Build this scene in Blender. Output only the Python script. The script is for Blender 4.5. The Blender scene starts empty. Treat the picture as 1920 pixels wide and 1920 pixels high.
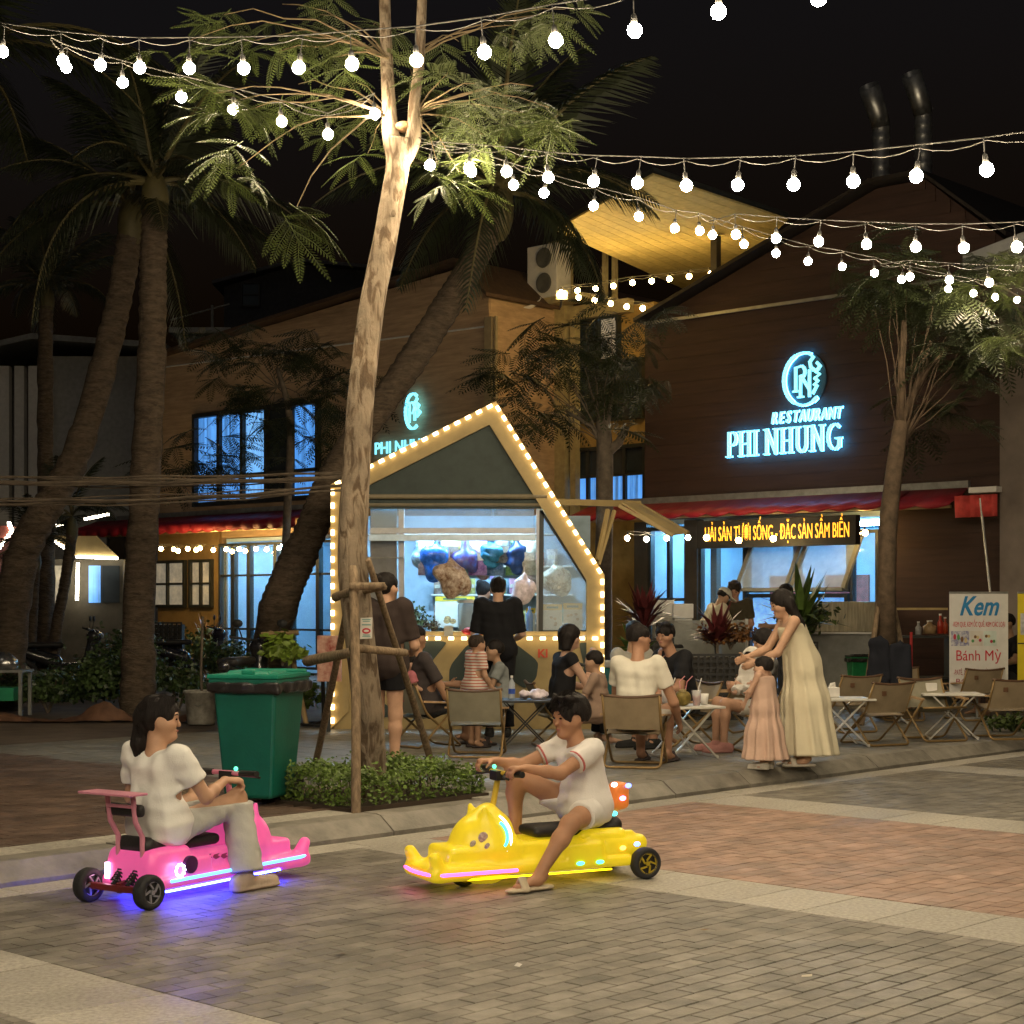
import bpy, bmesh, math, random
import numpy as np
from mathutils import Vector, Matrix
random.seed(7); rng = np.random.default_rng(7)
scene = bpy.context.scene
C = scene.collection
# ------------------------------------------------------------------ camera
F_PX = 3200.0; HOR = 1135.0; CAMH = 1.5
cam_d = bpy.data.cameras.new('camera'); cam = bpy.data.objects.new('camera', cam_d); C.objects.link(cam)
cam.location = (0, 0, CAMH); cam.rotation_euler = (math.radians(90), 0, 0)
cam_d.sensor_width = 36; cam_d.lens = 36*F_PX/1920; cam_d.shift_y = (HOR-960)/1920
cam_d.clip_end = 500; cam_d.clip_start = 0.05
scene.camera = cam
# ------------------------------------------------------------------ night sky
w = bpy.data.worlds.new('World'); scene.world = w; w.use_nodes = True
nt = w.node_tree; bg = nt.nodes['Background']
sky = nt.nodes.new('ShaderNodeTexSky'); sky.sky_type = 'NISHITA'; sky.sun_disc = False
sky.sun_elevation = math.radians(-3.6); sky.sun_rotation = math.radians(200)
nt.links.new(sky.outputs[0], bg.inputs[0]); bg.inputs[1].default_value = 0.15
# a faint moon-like directional light, the last of the daylight rule at night
sd = bpy.data.lights.new('sun', 'SUN'); sd.energy = 0.03; sd.angle = math.radians(12); sd.color = (1, .86, .68)
so = bpy.data.objects.new('sun', sd); C.objects.link(so); so.rotation_euler = (math.radians(38), 0, math.radians(-20))
scene.view_settings.view_transform = 'Standard'; scene.view_settings.look = 'None'
scene.view_settings.exposure = 0.5; scene.view_settings.gamma = 1.0
scene.render.engine = 'CYCLES'
cy = scene.cycles
cy.use_denoising = True; cy.denoiser = 'OPENIMAGEDENOISE'
cy.max_bounces = 5; cy.diffuse_bounces = 3; cy.glossy_bounces = 2; cy.transmission_bounces = 4; cy.transparent_max_bounces = 6
cy.sample_clamp_indirect = 3.0; cy.sample_clamp_direct = 0.0
cy.caustics_reflective = False; cy.caustics_refractive = False
cy.use_adaptive_sampling = True; cy.adaptive_threshold = 0.02
BULB_E = 310.0
# ------------------------------------------------------------------ measuring helpers (metres)
def at(px, py, Y): return Vector(((px-960)/F_PX*Y, Y, CAMH-(py-HOR)/F_PX*Y))
def gnd(px, py, z=0.12):
    Y = F_PX*(CAMH-z)/(py-HOR); return Vector(((px-960)/F_PX*Y, Y, z))
U = Vector((.684, .730, 0)).normalized(); N = Vector((-U.y, U.x, 0))
K0 = Vector((-2.72, 9.06, 0))
def kq(s, q, z=0.0): return K0 + U*s + N*q + Vector((0, 0, z))
FA = Vector((2.45, 28.0, 0)); FD = -N          # facade line of the restaurant
FROT = math.atan2(FD.y, FD.x)
def ft(px, wdep=0.0):                            # facade coordinate t of a picture column, wdep metres behind the front
    A = FA + U*wdep; r = (px-960)/F_PX
    return (r*A.y - A.x)/(FD.x - r*FD.y)
def ftf(px, out=.95): return ft(px, -out)   # the same column for something standing `out` metres before the facade
def fz(px, py, wdep=0.0):
    A = FA + U*wdep; t = ft(px, wdep); Y = A.y + FD.y*t
    return CAMH - (py-HOR)/F_PX*Y
# ------------------------------------------------------------------ materials
MATS = {}
def mat(name, col=(.5,.5,.5), rough=.6, metal=0.0, var=.15, scale=8.0, bump=.0, bscale=60.0, emit=None, estr=0.0,
        col2=None, spec=.4, stretch=None, tone=0.0, trans=0.0, alpha=1.0, sub=0.0, coat=0.0, world=False, stain=0.0, etex=None):
    if name in MATS: return MATS[name]
    m = bpy.data.materials.new(name); m.use_nodes = True; t = m.node_tree; b = t.nodes['Principled BSDF']
    b.inputs['Roughness'].default_value = rough; b.inputs['Metallic'].default_value = metal
    b.inputs['Specular IOR Level'].default_value = spec
    if trans: b.inputs['Transmission Weight'].default_value = trans
    if coat: b.inputs['Coat Weight'].default_value = coat
    if alpha < 1: b.inputs['Alpha'].default_value = alpha
    if sub: b.inputs['Subsurface Weight'].default_value = sub; b.inputs['Subsurface Radius'].default_value = (.02,.008,.004)
    tc = t.nodes.new('ShaderNodeTexCoord'); src = tc.outputs['Object']
    if world: src = t.nodes.new('ShaderNodeNewGeometry').outputs['Position']
    if stretch:
        mp = t.nodes.new('ShaderNodeMapping'); mp.inputs['Scale'].default_value = stretch
        t.links.new(src, mp.inputs[0]); src = mp.outputs[0]
    c1 = Vector(col); c2 = Vector(col2) if col2 else None
    if var or col2:
        nz = t.nodes.new('ShaderNodeTexNoise'); nz.inputs['Scale'].default_value = scale; nz.inputs['Detail'].default_value = 5
        nz.inputs['Roughness'].default_value = .62
        t.links.new(src, nz.inputs['Vector'])
        rp = t.nodes.new('ShaderNodeValToRGB'); rp.color_ramp.elements[0].position = .32; rp.color_ramp.elements[1].position = .68
        lo = c1*(1-var); hi = (c2 if c2 else c1*(1+var))
        rp.color_ramp.elements[0].color = (*lo, 1); rp.color_ramp.elements[1].color = (*hi, 1)
        t.links.new(nz.outputs['Fac'], rp.inputs[0]); cout = rp.outputs[0]
        if tone:
            oi = t.nodes.new('ShaderNodeObjectInfo'); atn = t.nodes.new('ShaderNodeAttribute'); atn.attribute_name = 'tone'
            ad = t.nodes.new('ShaderNodeMath'); ad.operation = 'ADD'
            t.links.new(oi.outputs['Random'], ad.inputs[0]); t.links.new(atn.outputs['Fac'], ad.inputs[1])
            fr = t.nodes.new('ShaderNodeMath'); fr.operation = 'FRACT'; t.links.new(ad.outputs[0], fr.inputs[0])
            mr = t.nodes.new('ShaderNodeMapRange'); mr.inputs['To Min'].default_value = 1-tone; mr.inputs['To Max'].default_value = 1+tone
            t.links.new(fr.outputs[0], mr.inputs[0])
            vm = t.nodes.new('ShaderNodeVectorMath'); vm.operation = 'SCALE'
            t.links.new(cout, vm.inputs[0]); t.links.new(mr.outputs[0], vm.inputs['Scale']); cout = vm.outputs[0]
        if stain:
            n3 = t.nodes.new('ShaderNodeTexNoise'); n3.inputs['Scale'].default_value = 1.1; n3.inputs['Detail'].default_value = 7; n3.inputs['Roughness'].default_value = .68; t.links.new(src, n3.inputs['Vector'])
            m3 = t.nodes.new('ShaderNodeMapRange'); m3.inputs['From Min'].default_value = .3; m3.inputs['From Max'].default_value = .7; m3.inputs['To Min'].default_value = 1-stain; m3.inputs['To Max'].default_value = 1+stain*.6
            t.links.new(n3.outputs['Fac'], m3.inputs[0]); v3 = t.nodes.new('ShaderNodeVectorMath'); v3.operation = 'SCALE'; t.links.new(cout, v3.inputs[0]); t.links.new(m3.outputs[0], v3.inputs['Scale']); cout = v3.outputs[0]
            r3 = t.nodes.new('ShaderNodeMapRange'); r3.inputs['From Min'].default_value = .35; r3.inputs['From Max'].default_value = .65; r3.inputs['To Min'].default_value = rough-.2; r3.inputs['To Max'].default_value = rough+.12; t.links.new(n3.outputs['Fac'], r3.inputs[0]); t.links.new(r3.outputs[0], b.inputs['Roughness'])
        t.links.new(cout, b.inputs['Base Color'])
    else: b.inputs['Base Color'].default_value = (*col, 1)
    if bump:
        n2 = t.nodes.new('ShaderNodeTexNoise'); n2.inputs['Scale'].default_value = bscale; n2.inputs['Detail'].default_value = 4
        t.links.new(src, n2.inputs['Vector'])
        bp = t.nodes.new('ShaderNodeBump'); bp.inputs['Strength'].default_value = bump; bp.inputs['Distance'].default_value = .01
        t.links.new(n2.outputs['Fac'], bp.inputs['Height']); t.links.new(bp.outputs[0], b.inputs['Normal'])
    if emit:
        b.inputs['Emission Color'].default_value = (*emit, 1); b.inputs['Emission Strength'].default_value = estr
        if etex:                         # emission noise stands in for lit shelves, curtains and dark gaps behind glass
            mp2 = t.nodes.new('ShaderNodeMapping'); mp2.inputs['Scale'].default_value = etex; t.links.new(tc.outputs['Object'], mp2.inputs[0])
            n5 = t.nodes.new('ShaderNodeTexNoise'); n5.inputs['Scale'].default_value = 2.2; n5.inputs['Detail'].default_value = 6; n5.inputs['Roughness'].default_value = .7; t.links.new(mp2.outputs[0], n5.inputs['Vector'])
            r5 = t.nodes.new('ShaderNodeValToRGB'); r5.color_ramp.elements[0].position = .38; r5.color_ramp.elements[0].color = (*(Vector(emit)*.25), 1); r5.color_ramp.elements[1].position = .58; r5.color_ramp.elements[1].color = (*emit, 1)
            t.links.new(n5.outputs['Fac'], r5.inputs[0]); t.links.new(r5.outputs[0], b.inputs['Emission Color'])
    MATS[name] = m; return m
def skinmat(name, col): return mat(name, col, .55, var=.12, scale=9, sub=.0, spec=.35, bump=.05, bscale=180)
def cloth(name, col=(.5,.5,.5), var=.1, rough=.9):
    if name in MATS: return MATS[name]
    m = mat(name, col, rough, var=var, scale=14, bump=.2, bscale=160, spec=.15); t = m.node_tree; b = t.nodes['Principled BSDF']
    fine = b.inputs['Normal'].links[0].from_node; tc = t.nodes.new('ShaderNodeTexCoord'); mp = t.nodes.new('ShaderNodeMapping'); mp.inputs['Scale'].default_value = (1,1,.45); mp.inputs['Rotation'].default_value = (.5,.4,.3)
    nz = t.nodes.new('ShaderNodeTexNoise'); nz.inputs['Scale'].default_value = 13; nz.inputs['Detail'].default_value = 2; nz.inputs['Distortion'].default_value = 1.6
    t.links.new(tc.outputs['Object'], mp.inputs[0]); t.links.new(mp.outputs[0], nz.inputs['Vector'])
    bp = t.nodes.new('ShaderNodeBump'); bp.inputs['Strength'].default_value = .15; bp.inputs['Distance'].default_value = .025; t.links.new(nz.outputs['Fac'], bp.inputs['Height']); t.links.new(bp.outputs[0], fine.inputs['Normal'])
    return m
# ------------------------------------------------------------------ meshes
class MB:
    def __init__(s): s.v = []; s.f = []; s.tone = []
    def add(s, vs, fs, tone=0.0):
        o = len(s.v); s.v += [tuple(x) for x in vs]; s.f += [tuple(i+o for i in f) for f in fs]; s.tone += [tone]*len(fs); return s
    def box(s, c, d, rz=0, rot=None, tone=0.0, taper=1.0):
        c = Vector(c); hx, hy, hz = d[0]/2, d[1]/2, d[2]/2
        R = rot if rot is not None else Matrix.Rotation(rz, 3, 'Z')
        vs = []
        for z in (-1, 1):
            k = taper if z > 0 else 1
            for x, y in ((-1,-1),(1,-1),(1,1),(-1,1)): vs.append(c + R @ Vector((x*hx*k, y*hy*k, z*hz)))
        return s.add(vs, [(0,3,2,1),(4,5,6,7),(0,1,5,4),(1,2,6,5),(2,3,7,6),(3,0,4,7)], tone)
    def b2(s, a, b, tone=0.0):
        a = Vector(a); b = Vector(b); return s.box((a+b)/2, [abs(b[i]-a[i]) for i in range(3)], tone=tone)
    def beam(s, a, b, wd, th=None, up=(0,0,1)):
        a = Vector(a); b = Vector(b); th = th or wd; z = (b-a); L = z.length; z.normalize()
        up = Vector(up)
        if abs(z.dot(up)) > .98: up = Vector((1,0,0))
        x = up.cross(z).normalized(); y = z.cross(x)
        return s.box((a+b)/2, (wd, th, L), rot=Matrix((x, y, z)).transposed())
    def tube(s, pts, r, n=8, cap=True, squash=1.0):
        pts = [Vector(p) for p in pts]; rs = r if isinstance(r, (list, tuple)) else [r]*len(pts)
        vs = []; fs = []; px = None
        for i, p in enumerate(pts):
            d = (pts[min(i+1, len(pts)-1)] - pts[max(i-1, 0)])
            if d.length < 1e-9: d = Vector((0,0,1))
            d.normalize()
            if px is None:
                a = Vector((0,0,1)) if abs(d.z) < .9 else Vector((1,0,0)); px = d.cross(a).normalized()
            else:
                px = px - d*px.dot(d)
                px = px.normalized() if px.length > 1e-6 else d.orthogonal().normalized()
            py = d.cross(px)
            for k in range(n):
                a = 2*math.pi*k/n; vs.append(p + px*math.cos(a)*rs[i] + py*math.sin(a)*rs[i]*squash)
        for i in range(len(pts)-1):
            for k in range(n):
                a = i*n+k; b = i*n+(k+1) % n; fs.append((a, b, b+n, a+n))
        if cap:
            fs.append(tuple(range(n-1, -1, -1))); fs.append(tuple(range((len(pts)-1)*n, len(pts)*n)))
        return s.add(vs, fs)
    def lathe(s, prof, c=(0,0,0), n=16, rot=None, squash=(1,1), ring=False):
        c = Vector(c); vs = []; fs = []
        for r, z in prof:
            for k in range(n):
                a = 2*math.pi*k/n; v = Vector((r*math.cos(a)*squash[0], r*math.sin(a)*squash[1], z))
                vs.append(c + (rot @ v if rot is not None else v))
        for i in range(len(prof)-1):
            for k in range(n):
                a = i*n+k; b = i*n+(k+1) % n; fs.append((a, b, b+n, a+n))
        if ring:
            o = (len(prof)-1)*n
            for k in range(n): fs.append((o+k, o+(k+1) % n, (k+1) % n, k))
        else: fs.append(tuple(range(n-1, -1, -1))); fs.append(tuple(range((len(prof)-1)*n, len(prof)*n)))
        return s.add(vs, fs)
    def ball(s, c, r, n=10, m=7, sc=(1,1,1), rot=None):
        prof = [(r*math.sin(math.pi*(i+.0001)/m if i == 0 else (math.pi*(m-.0001)/m if i == m else math.pi*i/m)), -r*math.cos(math.pi*i/m)) for i in range(m+1)]
        R = Matrix.Diagonal(sc); R = (rot @ R) if rot is not None else R
        return s.lathe(prof, c, n, rot=R)
    def prism(s, poly, z0, z1, fn=None, tone=0.0):
        """poly: 2-D outline (counter-clockwise); fn maps (a,b,h)->xyz"""
        fn = fn or (lambda a, b, h: (a, b, h)); n = len(poly)
        vs = [fn(a, b, z0) for a, b in poly] + [fn(a, b, z1) for a, b in poly]
        fs = [tuple(range(n-1, -1, -1)), tuple(range(n, 2*n))] + [(i, (i+1) % n, (i+1) % n+n, i+n) for i in range(n)]
        return s.add(vs, fs, tone)
    def mesh(s, name, m=None, smooth=False, tone=False):
        me = bpy.data.meshes.new(name); me.from_pydata(s.v, [], s.f)
        if tone:
            a = me.attributes.new('tone', 'FLOAT', 'FACE'); a.data.foreach_set('value', s.tone)
        if smooth: me.polygons.foreach_set('use_smooth', [True]*len(me.polygons))
        if m: me.materials.append(m)
        me.validate(); me.update(); return me
def link(name, data, parent=None, loc=None, rot=None):
    o = bpy.data.objects.new(name, data); C.objects.link(o)
    if parent is not None: o.parent = parent
    if loc is not None: o.location = loc
    if rot is not None: o.rotation_euler = rot
    return o
def obj(name, mb, m, parent=None, smooth=False, tone=False, loc=None, rot=None, bev=0.0, auto=None):
    o = link(name, mb.mesh(name, m, smooth, tone), parent, loc, rot)
    if bev:
        md = o.modifiers.new('bevel', 'BEVEL'); md.width = bev; md.segments = 2; md.limit_method = 'ANGLE'; md.angle_limit = math.radians(40)
    if auto is not None: shade_auto(o.data, auto)
    return o
def shade_auto(me, deg=35):
    me.polygons.foreach_set('use_smooth', [True]*len(me.polygons))
    bm = bmesh.new(); bm.from_mesh(me); ang = math.radians(deg)
    for e in bm.edges:
        if len(e.link_faces) == 2 and e.calc_face_angle(0) > ang: e.smooth = False
    bm.to_mesh(me); bm.free()
def tag(o, label, cat, group=None):
    o['label'] = label; o['category'] = cat
    if group: o['group'] = group
    return o
def thing(name, label, cat, loc=(0,0,0), rz=0.0, group=None):
    o = link(name, None, None, loc, (0,0,rz)); o.empty_display_size = .1
    return tag(o, label, cat, group)
def struct(name, mb, m, **k):
    o = obj(name, mb, m, **k); o['kind'] = 'structure'; return o
def copytree(o, parent=None):
    c = o.copy(); C.objects.link(c); c.parent = parent
    for ch in list(o.children): copytree(ch, c)
    return c
def text_mesh(body, size=1.0, ext=.0, shear=0.0, off=0.0, m=None, align='CENTER', sx=1.0):
    cu = bpy.data.curves.new('t', 'FONT'); cu.body = body; cu.size = size; cu.extrude = ext; cu.shear = shear; cu.offset = off
    cu.align_x = align; cu.align_y = 'CENTER'; cu.resolution_u = 3
    o = bpy.data.objects.new('t', cu); C.objects.link(o)
    dg = bpy.context.evaluated_depsgraph_get()
    me = bpy.data.meshes.new_from_object(o.evaluated_get(dg)); bpy.data.objects.remove(o); bpy.data.curves.remove(cu)
    me.name = 'lettering'
    if sx != 1.0: me.transform(Matrix.Diagonal((sx, 1, 1, 1)))
    me.materials.clear()
    if m: me.materials.append(m)
    return me
# ------------------------------------------------------------------ distance-field modelling (bodies, shells)
class SDF:
    def __init__(s, lo, hi, h):
        s.h = h; s.lo = np.array(lo, np.float32) - 2*h; n = np.ceil((np.array(hi)-np.array(lo))/h).astype(int)+5
        s.n = n; s.F = np.full(n, 9.0, np.float32)
        s.ax = [s.lo[i] + h*np.arange(n[i], dtype=np.float32) for i in range(3)]
    def sub(s, lo, hi):
        a = np.clip(np.floor((np.array(lo)-s.lo)/s.h).astype(int), 0, s.n); b = np.clip(np.ceil((np.array(hi)-s.lo)/s.h).astype(int)+1, 0, s.n)
        if np.any(b <= a): return None, None
        sl = tuple(slice(a[i], b[i]) for i in range(3))
        return sl, np.meshgrid(*[s.ax[i][sl[i]] for i in range(3)], indexing='ij', sparse=True)
    def smin(s, sl, d, k):
        f = s.F[sl]
        if k <= 0: s.F[sl] = np.minimum(f, d); return
        hh = np.maximum(k - np.abs(f-d), 0)/k; s.F[sl] = np.minimum(f, d) - hh*hh*k*.25
    def cone(s, a, b, ra, rb=None, k=.02, flat=None, fn=None):
        rb = ra if rb is None else rb; a = np.array(a, float); b = np.array(b, float); m = max(ra, rb)*1.6+k+2.5*s.h
        sl, g = s.sub(np.minimum(a, b)-m, np.maximum(a, b)+m)
        if sl is None: return s
        ab = b-a; L = max(float(ab@ab), 1e-9)
        p = [g[i]-a[i] for i in range(3)]
        t = np.clip((p[0]*ab[0]+p[1]*ab[1]+p[2]*ab[2])/L, 0, 1)
        wv = [p[i]-t*ab[i] for i in range(3)]
        if flat:
            ax, q = flat; ax = np.array(ax, float); ax /= np.linalg.norm(ax); dd = (wv[0]*ax[0]+wv[1]*ax[1]+wv[2]*ax[2])*(1/q-1)
            wv = [wv[i]+dd*ax[i] for i in range(3)]
        d = np.sqrt(wv[0]**2+wv[1]**2+wv[2]**2) - (ra+(rb-ra)*t)
        s.smin(sl, d.astype(np.float32), k); return s
    def ell(s, c, r, k=.02, R=None):
        c = np.array(c, float); m = max(r)+k+2.5*s.h; sl, g = s.sub(c-m, c+m)
        if sl is None: return s
        p = [g[i]-c[i] for i in range(3)]
        if R is not None: p = [p[0]*R[0][j]+p[1]*R[1][j]+p[2]*R[2][j] for j in range(3)]
        q = np.sqrt((p[0]/r[0])**2+(p[1]/r[1])**2+(p[2]/r[2])**2); q2 = np.sqrt((p[0]/r[0]**2)**2+(p[1]/r[1]**2)**2+(p[2]/r[2]**2)**2)+1e-6
        s.smin(sl, (q*(q-1)/q2).astype(np.float32), k); return s
    def rbox(s, c, hs, r=.01, k=.0, R=None):
        c = np.array(c, float); m = float(np.linalg.norm(hs))+k+2.5*s.h; sl, g = s.sub(c-m, c+m)
        if sl is None: return s
        p = [g[i]-c[i] for i in range(3)]
        if R is not None: p = [p[0]*R[0][j]+p[1]*R[1][j]+p[2]*R[2][j] for j in range(3)]
        q = [np.abs(p[i])-hs[i]+r for i in range(3)]
        d = np.sqrt(np.maximum(q[0],0)**2+np.maximum(q[1],0)**2+np.maximum(q[2],0)**2)+np.minimum(np.maximum(np.maximum(q[0],q[1]),q[2]),0)-r
        s.smin(sl, d.astype(np.float32), k); return s
    def grid(s): return np.meshgrid(*s.ax, indexing='ij', sparse=True)
    def plane(s, p, n):           # cut away everything on the +n side of p
        n = np.array(n, float); n /= np.linalg.norm(n); g = s.grid()
        d = ((g[0]-p[0])*n[0]+(g[1]-p[1])*n[1]+(g[2]-p[2])*n[2]).astype(np.float32); s.F = np.maximum(s.F, d); return s
    def cut(s, o): s.F = np.maximum(s.F, -o.F); return s
    def wob(s, amp, fr, seed=0, an=(1,1,1)):
        r = np.random.default_rng(seed); g = s.grid(); tot = 0
        for _ in range(4):
            k = r.normal(size=3)*fr*np.array(an); ph = r.uniform(0, 6.28); tot = tot + np.sin(g[0]*k[0]+g[1]*k[1]+g[2]*k[2]+ph)
        s.F = s.F + (amp*.5*tot).astype(np.float32); return s
    def mesh(s, name, m=None, smooth=True):
        F = s.F; S = F < 0; n = F.shape
        if not S.any(): return bpy.data.meshes.new(name)
        cnt = np.zeros((n[0]-1, n[1]-1, n[2]-1), np.int8)
        offs = [(i, j, k) for i in (0,1) for j in (0,1) for k in (0,1)]
        for i, j, k in offs: cnt += S[i:n[0]-1+i, j:n[1]-1+j, k:n[2]-1+k]
        act = np.argwhere((cnt > 0) & (cnt < 8)); idx = np.full(cnt.shape, -1, np.int32); idx[act[:,0], act[:,1], act[:,2]] = np.arange(len(act))
        cv = {o: F[act[:,0]+o[0], act[:,1]+o[1], act[:,2]+o[2]] for o in offs}
        acc = np.zeros((len(act), 3)); num = np.zeros(len(act))
        for a in offs:
            for ax in range(3):
                if a[ax]: continue
                b = list(a); b[ax] = 1; b = tuple(b); fa, fb = cv[a], cv[b]; x = (fa < 0) != (fb < 0)
                t = np.where(x, fa/np.where(x, fa-fb, 1), 0); pt = np.repeat(np.array(a, float)[None], len(act), 0); pt[:,ax] = t
                acc += pt*x[:,None]; num += x
        V = (act + acc/num[:,None])*s.h + s.lo
        quads = []
        for ax in range(3):
            u, v = (ax+1) % 3, (ax+2) % 3
            s1 = [slice(None)]*3; s2 = [slice(None)]*3; s1[ax] = slice(0, -1); s2[ax] = slice(1, None)
            A, B = S[tuple(s1)], S[tuple(s2)]; e = np.argwhere(A != B)
            e = e[(e[:,u] > 0) & (e[:,v] > 0) & (e[:,u] < n[u]-1) & (e[:,v] < n[v]-1)]
            if not len(e): continue
            def ci(du, dv):
                q = e.copy(); q[:,u] -= du; q[:,v] -= dv; return idx[q[:,0], q[:,1], q[:,2]]
            q = np.stack([ci(1,1), ci(0,1), ci(0,0), ci(1,0)], 1); inside = A[e[:,0], e[:,1], e[:,2]]
            q[~inside] = q[~inside][:, ::-1]; quads.append(q)
        Q = np.concatenate(quads); Q = Q[(Q >= 0).all(1)]
        for lam in (.55, -.30, .55, -.30, .5):
            sm = np.zeros_like(V); dgr = np.zeros(len(V))
            for k in range(4):
                a, b = Q[:,k], Q[:,(k+1) % 4]
                for ax in range(3): sm[:,ax] += np.bincount(a, V[b,ax], len(V))+np.bincount(b, V[a,ax], len(V))
                dgr += np.bincount(a, minlength=len(V))+np.bincount(b, minlength=len(V))
            V = V+lam*(sm/np.maximum(dgr,1)[:,None]-V)*(dgr > 0)[:,None]
        me = bpy.data.meshes.new(name)
        me.vertices.add(len(V)); me.vertices.foreach_set('co', V.astype(np.float32).ravel())
        me.loops.add(Q.size); me.loops.foreach_set('vertex_index', Q.astype(np.int32).ravel())
        me.polygons.add(len(Q)); me.polygons.foreach_set('loop_start', np.arange(0, Q.size, 4, dtype=np.int32))
        me.polygons.foreach_set('use_smooth', np.ones(len(Q), bool))
        me.update(calc_edges=True); me.validate()
        if m: me.materials.append(m)
        return me
# ------------------------------------------------------------------ ground, road, kerb, pavement
M_joint = mat('joint_sand', (.035,.03,.024), .95, var=.3, scale=20)
M_grey = mat('paver_grey', (.172,.157,.130), .6, var=.38, scale=5, bump=.35, bscale=90, tone=.2, spec=.35, world=True, stain=.22)
M_red = mat('paver_terracotta', (.30,.195,.148), .6, var=.34, scale=5, bump=.3, bscale=90, tone=.16, spec=.35, world=True, stain=.22)
M_slab = mat('slab_granite', (.36,.335,.285), .6, var=.30, scale=45, bump=.25, bscale=160, tone=.1, spec=.35, world=True, stain=.22)
M_brown = mat('paver_brown', (.11,.072,.052), .55, var=.38, scale=5, bump=.3, bscale=80, tone=.2, spec=.4, world=True, stain=.22)
M_kerb = mat('kerb_stone', (.20,.185,.155), .6, var=.3, scale=5, bump=.35, bscale=50, tone=.1, spec=.35, world=True, stain=.22)
M_pgrey = mat('pavement_grey', (.185,.172,.142), .6, var=.28, scale=8, bump=.3, bscale=80, tone=.1, spec=.4, world=True, stain=.22)
g = MB(); g.add([(-200,-60,-.06),(200,-60,-.06),(200,300,-.06),(-200,300,-.06)], [(0,1,2,3)])
struct('ground', g, mat('earth', (.06,.05,.04), .95, scale=2))
UR = math.atan2(U.y, U.x)
def quadsheet(s0, s1, q0, q1, z):
    m = MB(); m.add([kq(s0,q0,z), kq(s1,q0,z), kq(s1,q1,z), kq(s0,q1,z)], [(0,1,2,3)]); return m
road = struct('road', quadsheet(-14, 24, -16, 0, -.012), M_joint)
pav = struct('pavement', quadsheet(-30, 60, .15, 60, .106), mat('pavement_far', (.13,.10,.075), .7, var=.3, scale=3, bump=.3, bscale=30))
kerb = struct('kerb', quadsheet(-14, 24, -.02, .17, -.006), M_joint)
def seen(p, m=1000):
    if p.y < 4.5: return False
    px = 960+p.x/p.y*F_PX; py = HOR+(CAMH-p.z)/p.y*F_PX
    return -m < px < 1920+m and py < 2250
def lay(items, parent, top, names, th=.03, nmax=300):
    """items: (s, q, length, width, material, name); the largest in view become parts, the rest one joined part per material"""
    rec = []
    for s, q, L, Wd, m, nm in items:
        p = kq(s, q, top)
        if seen(p): rec.append((L*Wd/p.y**3*(1 if abs(p.x/p.y) < .30 and HOR+(CAMH-p.z)/p.y*F_PX < 1925 else .001), s, q, L, Wd, m, nm, p))
    rec.sort(key=lambda r: -r[0]); cache = {}; rest = {}
    for i, (_, s, q, L, Wd, m, nm, p) in enumerate(rec):
        dz = random.uniform(-.0009, .0009); tilt = random.uniform(-.0025, .0025)
        if i < nmax:
            key = (round(L,3), round(Wd,3), m.name)
            if key not in cache:
                b = MB(); e = .004
                b.add([(-L/2,-Wd/2,-th),(L/2,-Wd/2,-th),(L/2,Wd/2,-th),(-L/2,Wd/2,-th),
                       (-L/2,-Wd/2,-e),(L/2,-Wd/2,-e),(L/2,Wd/2,-e),(-L/2,Wd/2,-e),
                       (-L/2+e,-Wd/2+e,0),(L/2-e,-Wd/2+e,0),(L/2-e,Wd/2-e,0),(-L/2+e,Wd/2-e,0)],
                      [(0,1,5,4),(1,2,6,5),(2,3,7,6),(3,0,4,7),(4,5,9,8),(5,6,10,9),(6,7,11,10),(7,4,8,11),(8,9,10,11)])
                cache[key] = b.mesh(nm, m)
            link(nm, cache[key], parent, p+Vector((0,0,dz)), (tilt, random.uniform(-.0025,.0025), UR))
        else:
            r = rest.setdefault(m.name, (MB(), m))
            r[0].box(p+Vector((0,0,dz-th/2)), (L, Wd, th), rz=UR, tone=random.random())
    for k, (b, m) in rest.items():
        o = obj(names, b, m, parent, tone=True); o['kind'] = 'stuff'
BANDS = [(-8.6,-8.0),(-5.0,-4.4),(-1.45,-.85),(2.3,2.9),(5.72,6.34),(9.2,9.8),(12.7,13.3)]
def band_at(s):
    for a, b in BANDS:
        if a <= s <= b: return True
    return False
items = []
BL, BW, J = .2, .1, .005
for a, b in BANDS:                       # granite bands across the road
    q = -.28
    while q > -12:
        items.append(((a+b)/2, q-.2, (b-a)-J, .4-J, M_slab, 'granite_slab')); q -= .4
for k in range(len(BANDS)-1):
    a, b = BANDS[k][1], BANDS[k+1][0]; m = M_red if k in (3,) else M_grey
    q = -.28; row = 0
    while q > -10.5:
        s = a + (.1 if row % 2 else 0)
        if row % 2: items.append((a+.05, q-.05, .1-J, BW-J, m, 'paver'))
        while s+BL <= b+.001:
            items.append((s+BL/2, q-.05, BL-J, BW-J, m, 'paver')); s += BL
        if b-s > .03: items.append(((s+b)/2, q-.05, b-s-J, BW-J, m, 'paver'))
        q -= BW; row += 1
for i in range(-12, 30): items.append((i*.8+.4, -.14, .8-J, .26-J, M_slab, 'granite_slab'))   # gutter
lay(items, road, 0.0, 'distant_pavers')
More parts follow.
